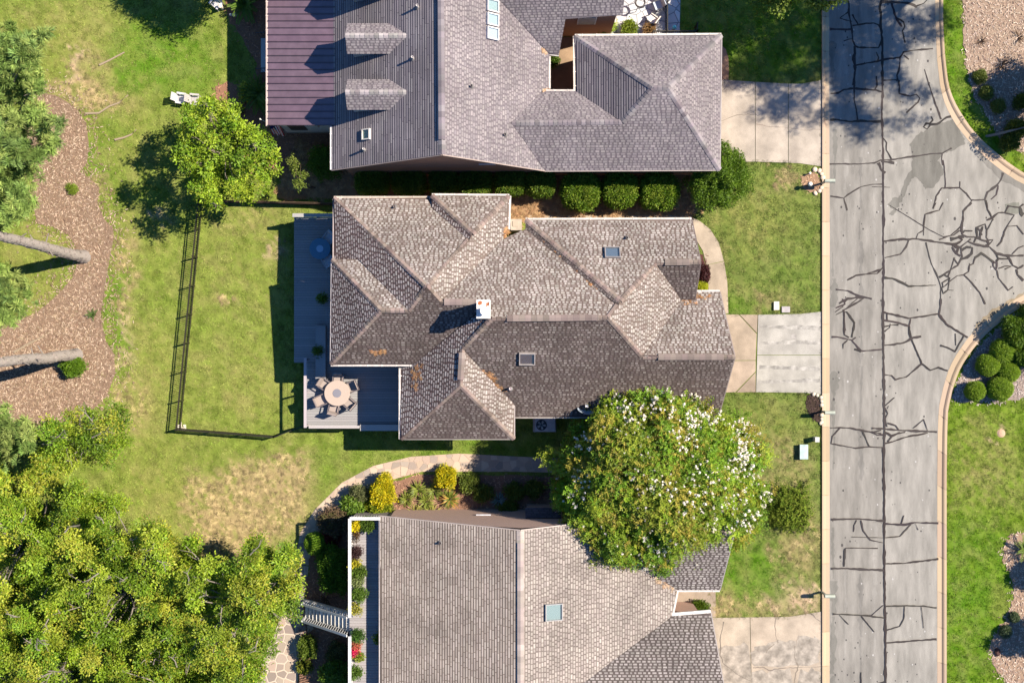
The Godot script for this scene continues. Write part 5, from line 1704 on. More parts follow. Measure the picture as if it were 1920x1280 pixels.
	obj(mb, "cabinet", "paint", u)
	var fan = ac + Vector3(-0.2, 0.932, 0.02)
	mb = MB.new()
	mb.lathe(fan, [Vector2(0.30, 0.0), Vector2(0.30, 0.012), Vector2(0.27, 0.016), Vector2(0.0, 0.003)], 30, Color(0.015, 0.015, 0.018))
	var fr = obj(mb, "fan_opening", "iron", u)
	for k in 5:
		mb = MB.new()
		var ang = TAU * k / 5.0
		var dd = Vector3(cos(ang), 0, sin(ang)); var sd = Vector3(-sin(ang), 0, cos(ang))
		mb.quad(fan + dd * 0.06 + Vector3(0, 0.03, 0) - sd * 0.02, fan + dd * 0.06 + Vector3(0, 0.03, 0) + sd * 0.05, fan + dd * 0.24 + Vector3(0, 0.022, 0) + sd * 0.09, fan + dd * 0.24 + Vector3(0, 0.036, 0) - sd * 0.04, Color(0.3, 0.27, 0.25))
		obj(mb, "fan_blade", "iron", fr)
	mb = MB.new()
	for k in 6:
		var ang = PI * k / 6.0
		mb.bar(fan + Vector3(cos(ang), 0, sin(ang)) * 0.3 + Vector3(0, 0.05, 0), fan - Vector3(cos(ang), 0, sin(ang)) * 0.3 + Vector3(0, 0.05, 0), 0.006, 0.006, Color(0.1, 0.1, 0.1))
	obj(mb, "fan_guard", "iron", fr)
	# satellite dish on the eave
	var sp = P(1096, 773, 4.0)
	var sdish = thing("satellite_dish", "grey-blue satellite dish on the eave beside the flowering tree", "satellite dish", sp + Vector3(0, -0.45, 0))
	mb = MB.new()
	var nrm = Vector3(0.25, 0.45, -0.85).normalized()
	var bx = Vector3.UP.cross(nrm).normalized()
	var by = nrm.cross(bx)
	for k in 24:
		for r in 3:
			var r0 = r / 3.0; var r1 = (r + 1) / 3.0
			var pts = []
			for q in [[r0, k], [r1, k], [r1, k + 1], [r0, k + 1]]:
				var an = TAU * q[1] / 24.0
				pts.append(sp + (bx * cos(an) * 0.42 + by * sin(an) * 0.38) * q[0] + nrm * (0.12 * q[0] * q[0]))
			mb.quad(pts[0], pts[1], pts[2], pts[3], Color(0.30, 0.36, 0.44))
	obj(mb, "dish", "paint", sdish)
	mb = MB.new()
	var tipp = sp + nrm * 0.42 + Vector3(0, 0.1, 0)
	mb.bar(sp - by * 0.36 + nrm * 0.1, tipp, 0.025, 0.025, Color(0.5, 0.5, 0.52))
	mb.box(tipp, Vector3(0.14, 0.1, 0.14), Color(0.7, 0.68, 0.68))
	obj(mb, "feed_arm", "paint", sdish)
	mb = MB.new()
	mb.tube([sp - nrm * 0.02, sp - nrm * 0.15 + Vector3(0, -0.3, 0), sp + Vector3(0, -0.5, -0.25)], [0.025, 0.025, 0.025], 8, Color(0.3, 0.3, 0.32))
	obj(mb, "mast", "iron", sdish)
	# landing between the two wings by the front walk
	var ent = thing("entry_platform", "pale stone step platform in the notch of the middle roof", "platform", P(967, 421))
	mb = MB.new()
	var e2 = P(968, 421, 1.2)
	mb.box(Vector3(e2.x, 0.6, e2.z), Vector3(0.62, 1.2, 0.62), Color(0.42, 0.365, 0.31))
	obj(mb, "platform", "cleanconc", ent)
	mb = MB.new()
	mb.box(Vector3(e2.x - 0.05, 1.215, e2.z - 0.05), Vector3(0.3, 0.03, 0.3), Color(0.33, 0.29, 0.24))
	obj(mb, "mat", "cloth", ent)

func pot_plant(at: Vector3, r, hgt, label, pot: Color, leaf: Color, n, kind = "medium", cat = "potted plant", spread = 1.6):
	var o = thing("potted_plant", label, cat, at)
	var mb = MB.new()
	mb.lathe(at, [Vector2(0, 0.0), Vector2(r * 0.75, 0.0), Vector2(r, hgt), Vector2(r * 0.88, hgt), Vector2(r * 0.85, hgt - 0.04), Vector2(0, hgt - 0.04)], 16, pot)
	obj(mb, "pot", "stone", o)
	leaf_ball(o, "foliage", kind, "leaf", at + Vector3(0, hgt + r * 0.5, 0), Vector3(r * spread, r * 1.1, r * spread), n, [leaf, leaf * 1.35])
	return o

func build_porch_c():
	var f = 3.0
	var x0 = P(655, 1100, f).x; var x1 = P(712, 1100, 3.9).x + 0.42
	var z0 = P(700, 972, f).z
	var z1 = 24.0
	var o = thing("porch", "narrow grey board porch with white railing along the bottom house", "porch", Vector3(x0, 0, z0))
	var mb = MB.new()
	mb.box(Vector3((x0 + x1) * 0.5, (f - 0.035) * 0.5, (z0 + z1) * 0.5), Vector3(x1 - x0 - 0.1, f - 0.04, z1 - z0 - 0.1), Color(0.3, 0.27, 0.25))
	obj(mb, "porch_base", "wood", o)
	boards(o, x0, z0, x1, z1, f, Color(0.33, 0.31, 0.315))
	var white = Color(0.6, 0.6, 0.6)
	var rx = P(655.5, 1100, f + 0.95).x
	var za = P(0, 972, f + 0.95).z
	var zs0 = P(0, 1158, f + 0.95).z; var zs1 = P(0, 1193, f + 0.95).z
	for seg in [[za, zs0], [zs1, z1]]:
		mb = MB.new()
		mb.bar(Vector3(rx, f + 0.95, seg[0]), Vector3(rx, f + 0.95, seg[1]), 0.16, 0.05, white)
		obj(mb, "rail_cap", "paint", o)
		mb = MB.new()
		mb.bar(Vector3(rx, f + 0.12, seg[0]), Vector3(rx, f + 0.12, seg[1]), 0.06, 0.05, white)
		obj(mb, "bottom_rail", "paint", o)
		var k = seg[0] + 0.07
		while k < minf(seg[1], 20.5):
			mb = MB.new()
			mb.box(Vector3(rx, f + 0.53, k), Vector3(0.04, 0.78, 0.04), white)
			obj(mb, "baluster", "paint", o)
			k += 0.13
	mb = MB.new()
	mb.bar(Vector3(rx, f + 0.951, za), Vector3(x1 - 0.4, f + 0.951, za), 0.16, 0.05, white)
	obj(mb, "rail_cap", "paint", o)
	var kx = rx + 0.12
	while kx < x1 - 0.4:
		mb = MB.new()
		mb.box(Vector3(kx, f + 0.46, za), Vector3(0.04, 0.92, 0.04), white)
		obj(mb, "baluster", "paint", o)
		kx += 0.13
	# stairs going down to the left
	var s = thing("porch_stairs", "white wooden stairs with slatted handrails going down to the stone yard", "stairs", Vector3(x0 - 2.4, 0, (zs0 + zs1) * 0.5))
	var n = 12
	var run = (x0 - P(572, 1150, 0.1).x) / n
	for i in n:
		var y = f - (i + 1) * f / (n + 1)
		var x = x0 - (i + 0.5) * run
		mb = MB.new()
		mb.box(Vector3(x, y, (zs0 + zs1) * 0.5), Vector3(run * 0.72, 0.04, zs1 - zs0 - 0.06), jit(Color(0.68, 0.66, 0.62), 0.06))
		obj(mb, "tread", "paint", s)
	for zz in [zs0 + 0.02, zs1 - 0.02]:
		mb = MB.new()
		mb.bar(Vector3(x0, f + 0.93, zz), Vector3(x0 - run * n, 0.98, zz), 0.12, 0.05, white)
		obj(mb, "handrail", "paint", s)
		mb = MB.new()
		mb.bar(Vector3(x0, f - 0.16, zz), Vector3(x0 - run * n, 0.0, zz), 0.05, 0.24, Color(0.6, 0.58, 0.55))
		obj(mb, "stringer", "paint", s)
		for i in 20:
			var t = (i + 0.5) / 20.0
			var p = Vector3(x0 - run * n * t, lerpf(f, 0.05, t), zz)
			mb = MB.new()
			mb.box(p + Vector3(0, 0.45, 0), Vector3(0.04, 0.9, 0.04), white)
			obj(mb, "baluster", "paint", s)
		mb = MB.new()
		mb.box(Vector3(x0 - run * n, 0.52, zz), Vector3(0.11, 1.04, 0.11), white)
		obj(mb, "newel_post", "paint", s)
	# pots along the railing
	var at = func(px, py): return P(px, py, f + 0.5) * Vector3(1, 0, 1) + Vector3(0, f, 0)
	pot_plant(at.call(668, 985), 0.2, 0.3, "yellow flowering pot plant in the upper left corner of the white railed porch", Color(0.3, 0.12, 0.08), Color(0.6, 0.48, 0.01), 60)
	pot_plant(at.call(688, 984), 0.24, 0.3, "dark green bushy pot plant under the top rail of the white railed porch", Color(0.15, 0.12, 0.1), Color(0.07, 0.12, 0.015), 130)
	pot_plant(at.call(666, 1003), 0.12, 0.2, "small terracotta pot by the white porch rail", Color(0.5, 0.2, 0.1), Color(0.12, 0.07, 0.03), 14)
	pot_plant(at.call(664, 1012), 0.12, 0.22, "small white pot by the white porch rail", Color(0.7, 0.68, 0.66), Color(0.14, 0.1, 0.08), 10)
	pot_plant(at.call(669, 1036), 0.2, 0.35, "dark wine-red leafy pot plant by the white porch rail", Color(0.12, 0.08, 0.07), Color(0.06, 0.03, 0.03), 60)
	pot_plant(at.call(664, 1058), 0.17, 0.28, "pot plant with yellow tips by the white porch rail", Color(0.2, 0.12, 0.08), Color(0.45, 0.4, 0.03), 50)
	pot_plant(at.call(671, 1074), 0.24, 0.3, "long green trailing pot plant by the white porch rail", Color(0.2, 0.2, 0.16), Color(0.10, 0.16, 0.02), 120)
	pot_plant(at.call(669, 1090), 0.2, 0.3, "green pot plant with white flowers by the white porch rail", Color(0.2, 0.2, 0.16), Color(0.2, 0.24, 0.09), 70)
	pot_plant(at.call(673, 1114), 0.24, 0.32, "dark leafy pot plant above the porch stairs", Color(0.1, 0.09, 0.08), Color(0.09, 0.16, 0.02), 110)
	pot_plant(at.call(667, 1142), 0.19, 0.4, "grey-blue round pot with yellow-green plant at the head of the porch stairs", Color(0.22, 0.30, 0.33), Color(0.3, 0.28, 0.04), 40)
	pot_plant(at.call(671, 1192), 0.2, 0.32, "green pot plant just below the head of the porch stairs", Color(0.12, 0.11, 0.1), Color(0.06, 0.13, 0.02), 90)
	pot_plant(at.call(667, 1212), 0.15, 0.28, "salmon flowering pot plant on the lower porch", Color(0.45, 0.2, 0.13), Color(0.5, 0.16, 0.09), 40)
	pot_plant(at.call(665, 1222), 0.14, 0.3, "bright pink flowering pot plant on the lower porch", Color(0.3, 0.2, 0.15), Color(0.62, 0.03, 0.12), 40)
	pot_plant(at.call(671, 1232), 0.15, 0.28, "yellow-green pot plant below the pink flowers on the porch", Color(0.3, 0.2, 0.15), Color(0.22, 0.26, 0.03), 50)
	pot_plant(at.call(710, 1198), 0.16, 0.3, "small dark pot plant against the wall of the lower porch", Color(0.1, 0.1, 0.1), Color(0.09, 0.16, 0.02), 50)
	pot_plant(at.call(666, 1262), 0.2, 0.3, "green pot plant at the bottom of the porch rail", Color(0.12, 0.11, 0.1), Color(0.09, 0.16, 0.02), 70)

func build_patio_a():
	# flagstone courtyard of the upper house
	pot_plant(P(1129, 54), 0.2, 0.25, "bright green spiky plant at the left of the white flagstone patio", Color(0.3, 0.2, 0.15), Color(0.2, 0.28, 0.03), 12, "sword")
	pot_plant(P(1179, 56), 0.2, 0.25, "bushy bright green plant in the middle of the white flagstone patio", Color(0.3, 0.2, 0.15), Color(0.2, 0.26, 0.03), 160, "medium", "potted plant", 2.2)
	pot_plant(P(1216, 58), 0.18, 0.3, "reddish leafy plant in the corner of the patio fence", Color(0.35, 0.2, 0.15), Color(0.3, 0.18, 0.08), 60)
	pot_plant(P(1036, 118, 0.0), 0.2, 0.3, "dark green plant in the small courtyard of the upper house", Color(0.2, 0.15, 0.1), Color(0.09, 0.16, 0.02), 90)
	var o = thing("stone_statue", "pale seated stone statue on a plinth beside the patio plants", "statue", P(1149, 45))
	var b = P(1149, 45)
	var mb = MB.new()
	mb.box(b + Vector3(0, 0.2, 0), Vector3(0.4, 0.4, 0.4), Color(0.5, 0.4, 0.33))
	obj(mb, "plinth", "stone", o)
	mb = MB.new()
	mb.lathe(b + Vector3(0, 0.4, 0), [Vector2(0.17, 0), Vector2(0.15, 0.15), Vector2(0.1, 0.3), Vector2(0.07, 0.34), Vector2(0.09, 0.42), Vector2(0.0, 0.52)], 14, Color(0.6, 0.54, 0.48))
	obj(mb, "figure", "stone", o)
	var r = thing("fire_ring", "round black open ring stand on the white flagstone patio", "fire ring", P(1197, 14))
	b = P(1197, 14)
	mb = MB.new()
	var pts = []; var rad = []
	for k in 21:
		pts.append(b + Vector3(cos(TAU * k / 20.0) * 0.26, 0.9, sin(TAU * k / 20.0) * 0.26)); rad.append(0.05)
	mb.tube(pts, rad, 8, Color(0.05, 0.04, 0.04))
	obj(mb, "ring", "iron", r)
	for k in 3:
		mb = MB.new()
		var an = TAU * k / 3.0
		mb.bar(b + Vector3(cos(an) * 0.3, 0, sin(an) * 0.3), b + Vector3(cos(an) * 0.26, 0.88, sin(an) * 0.26), 0.03, 0.03, Color(0.05, 0.04, 0.04))
		obj(mb, "leg", "iron", r)
	patio_chair(P(1233, 14), -1.2, "dark chair with blue-grey cushion at the top of the flagstone patio", "chairs on the flagstone patio", Color(0.36, 0.4, 0.46), Color(0.03, 0.03, 0.04))
	patio_chair(P(1222, 40), -2.2, "dark chair with cream cushion at the lower right of the flagstone patio", "chairs on the flagstone patio", Color(0.6, 0.56, 0.5), Color(0.03, 0.03, 0.04))
	patio_chair(P(1236, -14), -1.7, "dark chair with orange cushion at the top edge of the flagstone patio", "chairs on the flagstone patio", Color(0.5, 0.13, 0.06), Color(0.03, 0.03, 0.04))
	var bl = thing("garden_globe", "small turquoise glass globe on a stand by the patio gate", "garden globe", P(1262, 56))
	b = P(1262, 56)
	mb = MB.new()
	mb.lathe(b + Vector3(0, 0.55, 0), [Vector2(0.0, -0.12), Vector2(0.08, -0.09), Vector2(0.12, 0), Vector2(0.08, 0.09), Vector2(0.0, 0.12)], 16, Color(0.12, 0.5, 0.55))
	obj(mb, "globe", "plastic", bl)
	mb = MB.new()
	mb.lathe(b, [Vector2(0.1, 0.0), Vector2(0.03, 0.05), Vector2(0.03, 0.44)], 10, Color(0.2, 0.2, 0.2))
	obj(mb, "stand", "iron", bl)

# ------------------------------------------------------------------ iron fences
func iron_fence(o, a: Vector3, b: Vector3, hgt, post_gap := 1.7, gap := 0.105, thin := 0.024):
	var l = a.distance_to(b)
	var d = (b - a) / l
	var c = Color(0.035, 0.03, 0.02)
	for y in [hgt - 0.02, hgt - 0.16, 0.12]:
		var mb = MB.new()
		mb.bar(a + Vector3(0, y, 0), b + Vector3(0, y, 0), 0.04, 0.035, c)
		obj(mb, "fence_rail", "iron", o)
	var n = maxi(1, int(round(l / post_gap)))
	for i in n + 1:
		var mb = MB.new()
		var p = a + d * l * i / n
		mb.box(p + Vector3(0, hgt * 0.5 + 0.03, 0), Vector3(0.065, hgt + 0.06, 0.065), c)
		obj(mb, "fence_post", "iron", o)
	var pm = MB.new()
	pm.box(Vector3.ZERO, Vector3(thin, hgt - 0.02, thin), c)
	var mesh = pm.mesh()
	var k = gap
	while k < l - 0.05:
		inst(mesh, "picket", "iron", o, Transform3D(Basis(), a + d * k + Vector3(0, hgt * 0.5 - 0.01, 0)))
		k += gap

func build_fences():
	var p0 = P(380, 376); var p1 = P(338.5, 803)
	var o = thing("iron_fence", "long black metal picket fence across the lawn behind the shaded deck", "fence", p0)
	iron_fence(o, p0, p1, 0.95)
	var p2 = P(520, 817); var p3 = P(552, 803)
	var o2 = thing("iron_fence", "short black metal picket fence running from the corner toward the sunlit deck", "fence", p1)
	iron_fence(o2, p1 + (p2 - p1).normalized() * 0.1, p2, 0.95)
	iron_fence(o2, p2, P(590, 790), 0.95)
	var o3 = thing("iron_fence", "black metal picket fence and gate beside the white flagstone patio", "fence", P(1247, 62))
	iron_fence(o3, P(1248, -150), P(1248, 66), 0.9)
	iron_fence(o3, P(1222, 66), P(1303, 66), 0.9)
	iron_fence(o3, P(1303, 66), P(1303, 52), 0.9)
	var s = thing("wood_fence", "low dark wooden fence behind the hedge between the two upper houses", "fence", P(400, 380))
	var a = P(384, 378); var b = P(640, 384)
	var l = a.distance_to(b)
	var d = (b - a) / l
	for i in int(l / 0.16):
		var mb = MB.new()
		mb.box(a + d * (i * 0.16 + 0.08) + Vector3(0, 0.4, 0), Vector3(0.15, 0.8, 0.03), jit(Color(0.13, 0.085, 0.06), 0.15))
		obj(mb, "fence_board", "wood", s)
	for y in [0.2, 0.65]:
		var mb = MB.new()
		mb.bar(a + Vector3(0, y, 0.04), b + Vector3(0, y, 0.04), 0.04, 0.08, Color(0.12, 0.08, 0.055))
		obj(mb, "fence_rail", "wood", s)

# ------------------------------------------------------------------ small things in the yards and along the kerb
func mailbox(px, py, label):
	var foot = P(px - 10, py + 3)
	var o = thing("mailbox", label, "mailbox", foot, "mailboxes at the kerb")
	var mb = MB.new()
	mb.box(foot + Vector3(0, 0.48, 0), Vector3(0.1, 0.96, 0.1), Color(0.3, 0.33, 0.28))
	obj(mb, "post", "paint", o)
	mb = MB.new()
	mb.box(foot + Vector3(0.1, 0.93, 0), Vector3(0.5, 0.06, 0.1), Color(0.3, 0.33, 0.28))
	obj(mb, "arm", "paint", o)
	mb = MB.new()
	# rounded box, its door towards the street
	var c = foot + Vector3(0.12, 0.96, 0)
	var prof = [Vector2(-0.1, 0), Vector2(-0.1, 0.12)]
	for k in 9:
		var an = PI - PI * k / 8.0
		prof.append(Vector2(cos(an) * 0.1, 0.12 + sin(an) * 0.1))
	prof.append(Vector2(0.1, 0.0))
	var col = Color(0.36, 0.39, 0.33)
	for k in prof.size():
		var p = prof[k]; var q = prof[(k + 1) % prof.size()]
		mb.quad(c + Vector3(-0.26, p.y, p.x), c + Vector3(-0.26, q.y, q.x), c + Vector3(0.3, q.y, q.x), c + Vector3(0.3, p.y, p.x), col)
	for k in range(1, prof.size() - 1):
		mb.tri(c + Vector3(0.3, prof[0].y, prof[0].x), c + Vector3(0.3, prof[k].y, prof[k].x), c + Vector3(0.3, prof[k + 1].y, prof[k + 1].x), col)
		mb.tri(c + Vector3(-0.26, prof[0].y, prof[0].x), c + Vector3(-0.26, prof[k + 1].y, prof[k + 1].x), c + Vector3(-0.26, prof[k].y, prof[k].x), col)
	obj(mb, "letter_box", "paint", o)

func rock(px, py, r, label, group, col: Color):
	var at = P(px, py)
	var o = MeshInstance3D.new()
	o.name = numbered("edging_stone")
	add_child(o)
	o.position = at
	tag(o, label, "stone", group)
	var mb = MB.new()
	var ph = rr(0, 6)
	var prof = [Vector2(r * 0.9, -0.03), Vector2(r, 0.04), Vector2(r * 0.85, 0.09), Vector2(r * 0.45, 0.12), Vector2(0, 0.125)]
	mb.lathe(Vector3.ZERO, prof, 9, col, rr(0.8, 1.25), rr(0.8, 1.25))
	o.mesh = mb.mesh()
	o.material_override = M["stone"]
	o.rotation.y = ph

func build_yard_things():
	mailbox(1551, 341, "pale green mailbox on a post beside two round white lights")
	mailbox(1551, 768, "pale green mailbox on a post in the dark mulch by the white driveway")
	mailbox(1551, 1106, "pale green mailbox on a post above the lowest driveway")
	var st = Color(0.72, 0.58, 0.45)
	for q in [[1528, 318], [1537, 320], [1541, 326], [1543, 333], [1529, 362], [1537, 358], [1541, 352]]:
		rock(q[0], q[1], 0.13, "cream edging stone in the ring round the upper mailbox bed", "stones round the upper mailbox", st)
	for q in [[1526, 739], [1533, 741], [1540, 745], [1541, 752], [1541, 759], [1541, 778], [1541, 785], [1541, 791], [1539, 793]]:
		rock(q[0], q[1], 0.11, "cream edging stone along the dark mulch of the middle mailbox", "stones round the middle mailbox", Color(0.66, 0.58, 0.47))
	for q in [[1520, 324, 0.07, 0.35, "small white path light in the upper mailbox bed"], [1521, 344, 0.12, 0.75, "large white round-topped path light beside the upper mailbox"]]:
		var at = P(q[0], q[1], q[3]) * Vector3(1, 0, 1)
		var o = thing("path_light", q[4], "light", at)
		var mb = MB.new()
		mb.lathe(at, [Vector2(q[2] * 0.5, 0), Vector2(q[2] * 0.5, q[3] * 0.8)], 12, Color(0.1, 0.1, 0.09))
		obj(mb, "post", "iron", o)
		mb = MB.new()
		mb.lathe(at, [Vector2(q[2] * 1.05, q[3] * 0.78), Vector2(q[2] * 1.05, q[3] * 0.85), Vector2(q[2] * 0.7, q[3] * 0.98), Vector2(0, q[3])], 16, Color(0.78, 0.74, 0.68))
		obj(mb, "cap", "paint", o)
	# utility covers in the front lawns
	var defs = [[1508, 847, 0.42, 0.78, 0.3, Color(0.36, 0.47, 0.46), "pale turquoise utility box in the front lawn", "utility_box", "utility box"],
		[1533, 824, 0.2, 0.24, 0.55, Color(0.5, 0.5, 0.49), "white utility marker post above the turquoise box", "utility_post", "utility post"],
		[1456.5, 573, 0.26, 0.44, 0.12, Color(0.55, 0.53, 0.48), "white rounded meter cover above the white driveway", "meter_cover", "meter cover"],
		[1474, 580, 0.42, 0.3, 0.06, Color(0.34, 0.31, 0.32), "grey square meter lid above the white driveway", "meter_cover", "meter cover"]]
	for q in defs:
		var at = P(q[0], q[1], q[4]) * Vector3(1, 0, 1)
		var o = thing(q[7], q[6], q[8], at)
		var mb = MB.new()
		mb.box(at + Vector3(0, q[4] * 0.5 - 0.02, 0), Vector3(q[2], q[4], q[3]), q[5] * 0.85)
		obj(mb, "body", "paint", o)
		mb = MB.new()
		mb.box(at + Vector3(0, q[4] - 0.005, 0), Vector3(q[2] + 0.04, 0.045, q[3] + 0.04), q[5])
		obj(mb, "lid", "paint", o)
	# slender trunk leaning low over the corner bed
	var lb = P(1850, 255)
	var lean = thing("leaning_tree", "slender grey trunk leaning low to the right beside the curved kerb", "tree", lb)
	var mb = MB.new()
	mb.tube([lb + Vector3(0, -0.05, 0), P(1872, 251, 0.5), P(1895, 245, 0.95), P(1925, 238, 1.5), P(1975, 226, 2.2)], [0.08, 0.075, 0.065, 0.055, 0.04], 9, Color(0.34, 0.32, 0.28))
	obj(mb, "trunk", "bark_m", lean)
	leaf_ball(lean, "crown", "medium", "leaf", P(1975, 226, 2.2), Vector3(1.3, 0.8, 1.2), 420, [Color(0.10, 0.15, 0.02), Color(0.14, 0.18, 0.03)], 2.0, 0.2)
	# two lawn chairs under the bright green tree and one at the top edge
	lawn_chair(P(339, 184, 0.4) * Vector3(1, 0, 1), PI * 0.5 - 0.16, "white slatted garden chair farther from the bright green tree", Color(0.42, 0.41, 0.42))
	lawn_chair(P(364, 186, 0.4) * Vector3(1, 0, 1), PI * 0.5 - 0.1, "weathered garden chair half under the bright green tree", Color(0.34, 0.32, 0.31))
	lawn_chair(P(404, 6, 0.4) * Vector3(1, 0, 1), -0.7, "white garden chair at the top edge of the lawn", Color(0.42, 0.41, 0.42))
	var wp = P(417, 16)
	var w = thing("garden_post", "short white garden post beside the chair at the top edge", "post", wp)
	mb = MB.new()
	mb.lathe(wp, [Vector2(0.1, 0), Vector2(0.1, 0.5), Vector2(0.13, 0.5), Vector2(0.13, 0.56), Vector2(0, 0.62)], 12, Color(0.72, 0.66, 0.58))
	obj(mb, "post", "paint", w)
	var gp = P(441, 29)
	var g = thing("garden_ornament", "small white stone animal ornament on the brown soil at the top", "ornament", gp)
	mb = MB.new()
	mb.lathe(gp + Vector3(0, 0.13, 0), [Vector2(0, -0.12), Vector2(0.1, -0.08), Vector2(0.13, 0.02), Vector2(0.08, 0.12), Vector2(0, 0.14)], 12, Color(0.66, 0.64, 0.62), 1.7, 0.8)
	obj(mb, "body", "stone", g)
	mb = MB.new()
	mb.lathe(gp + Vector3(-0.2, 0.24, 0.02), [Vector2(0, -0.08), Vector2(0.07, -0.03), Vector2(0.07, 0.04), Vector2(0, 0.09)], 10, Color(0.66, 0.64, 0.62))
	obj(mb, "head", "stone", g)
	# porch steps of the upper house
	var sa = P(500, 72, 0.4); var sb = P(476, 133, 0.1)
	var ps = thing("porch_steps", "grey-blue steps with black rails under the edge of the metal porch roof", "steps", P(486, 102))
	var zt = P(0, 70, 0.2).z; var zb = P(0, 134, 0.2).z
	for i in 5:
		mb = MB.new()
		mb.box(Vector3(-12.85 - 0.28 * i, 0.45 - 0.1 * i, (zt + zb) * 0.5), Vector3(0.3, 0.05, zb - zt), jit(Color(0.45, 0.47, 0.5), 0.05))
		obj(mb, "tread", "wood", ps)
	for zz in [zt - 0.03, zb + 0.03]:
		mb = MB.new()
		mb.bar(Vector3(-12.8, 1.4, zz), Vector3(-14.2, 0.95, zz), 0.04, 0.04, Color(0.03, 0.03, 0.035))
		obj(mb, "handrail", "iron", ps)
		for i in 8:
			mb = MB.new()
			mb.box(Vector3(-12.85 - 0.18 * i, 0.9 - 0.065 * i, zz), Vector3(0.02, 0.95, 0.02), Color(0.03, 0.03, 0.035))
			obj(mb, "baluster", "iron", ps)
	# flag on a slanted pole at the porch corner
	var fa = P(503, 231, 2.6)
	var fl = thing("flag", "red and white striped flag with blue corner hanging from the porch corner", "flag", fa)
	var fb = P(487, 223, 3.0)
	mb = MB.new()
	mb.tube([P(514, 236, 2.3), fb], [0.015, 0.015], 8, Color(0.66, 0.64, 0.62))
	mb.lathe(fb, [Vector2(0, -0.04), Vector2(0.045, 0), Vector2(0, 0.05)], 10, Color(0.75, 0.72, 0.66))
	obj(mb, "flag_pole", "paint", fl)
	# cloth hanging in folds; seven red and six white stripes
	var p0 = P(503, 233, 2.55); var p1 = P(525, 236, 2.25)
	var d0 = Vector3(0.06, -1.0, 0.42)
	for s in 13:
		mb = MB.new()
		var col = Color(0.55, 0.02, 0.05) if s % 2 == 0 else Color(0.72, 0.70, 0.68)
		for k in 10:
			var q = []
			for e in [[s, k], [s + 1, k], [s + 1, k + 1], [s, k + 1]]:
				var a = e[0] / 13.0; var t = e[1] / 10.0
				q.append(p0.lerp(p1, a) + d0 * t * 0.85 + Vector3(0, 0, 0.05 * sin(a * 14.0 + t * 2.0)))
			if s < 7 and k < 4:
				mb.quad(q[0], q[1], q[2], q[3], Color(0.02, 0.03, 0.12))
			else:
				mb.quad(q[0], q[1], q[2], q[3], col)
		obj(mb, "stripe", "cloth", fl)
	# dark pot by the steps and a hose pot at the hedge end
	pot_plant(P(452, 207), 0.24, 0.25, "black round pot on the brown soil beside the bright green tree", Color(0.04, 0.04, 0.04), Color(0.08, 0.12, 0.02), 14)
	# pale pebble heap at the fence corner and bare roots showing in the lawn
	var hp = P(341, 800)
	var hs = thing("pebble_heap", "small heap of white pebbles at the corner of the black fence", "pebbles", hp)
	for k in 34:
		mb = MB.new()
		var an = rr(0, TAU); var r = 0.24 * sqrt(rng.randf())
		mb.lathe(hp + Vector3(cos(an) * r, 0.03, sin(an) * r), [Vector2(0.0, -0.03), Vector2(0.045, 0), Vector2(0.03, 0.035), Vector2(0, 0.04)], 6, jit(Color(0.66, 0.6, 0.5), 0.15), rr(0.7, 1.3), rr(0.7, 1.3))
		obj(mb, "pebble", "stone", hs)
	for q in [[[[160, 213], [185, 212], [205, 199], [222, 193], [240, 178]], "pale surface root curling across the lawn by the mulch island"], [[[215, 262], [232, 258], [246, 252], [255, 243]], "short pale surface root in the lawn left of the bright green tree"], [[[186, 122], [205, 113], [233, 98]], "thin pale surface root in the upper lawn"], [[[26, 660], [50, 646], [82, 630]], "fallen bare branch beside the lower pine trunk"]]:
		var pts = []; var rad = []
		for i in q[0].size():
			pts.append(P(q[0][i][0], q[0][i][1]) + Vector3(0, 0.03, 0))
			rad.append(0.07 * (1.0 - 0.6 * i / q[0].size()))
		mb = MB.new()
		mb.tube(pts, rad, 7, Color(0.56, 0.45, 0.32))
		var ro = obj(mb, "branch" if q[1].begins_with("fallen") else "tree_root", "bark_m")
		tag(ro, q[1], "branch" if q[1].begins_with("fallen") else "root")
	var mo = P(1878, 812)
	mb = MB.new()
	mb.lathe(mo, [Vector2(0.24, 0), Vector2(0.15, 0.05), Vector2(0, 0.08)], 14, Color(0.55, 0.38, 0.26))
	var mm = obj(mb, "dirt_mound", "mulch")
	tag(mm, "small round mound of bare earth in the right lawn", "dirt mound")

func lawn_chair(at: Vector3, face, label, col: Color):
	var o = thing("garden_chair", label, "chair", at, "garden chairs on the lawn")
	o.rotation.y = face
	o.scale = Vector3.ONE * 0.8
	var parts = []
	for i in 5:
		var mb = MB.new()
		mb.box(Vector3(0, 0.36 - 0.02 * i, 0.22 - i * 0.11), Vector3(0.54, 0.025, 0.095), col)
		parts.append(["seat_slat", mb])
	for i in 5:
		var mb = MB.new()
		mb.box(Vector3(-0.22 + 0.11 * i, 0.62, -0.44), Vector3(0.095, 0.72, 0.025), col, Basis(Vector3.RIGHT, -0.42))
		parts.append(["back_slat", mb])
	for s in [-1.0, 1.0]:
		var mb = MB.new()
		mb.box(Vector3(s * 0.33, 0.56, -0.02), Vector3(0.13, 0.03, 0.66), col * 1.05)
		parts.append(["armrest", mb])
		for z in [0.24, -0.3]:
			mb = MB.new()
			mb.box(Vector3(s * 0.31, 0.275, z), Vector3(0.05, 0.55, 0.09), col * 0.9)
			parts.append(["leg", mb])
	for d in parts:
		var m = MeshInstance3D.new()
		m.name = d[0]
		m.mesh = d[1].mesh()
		m.material_override = M["plastic"]
		o.add_child(m, true)

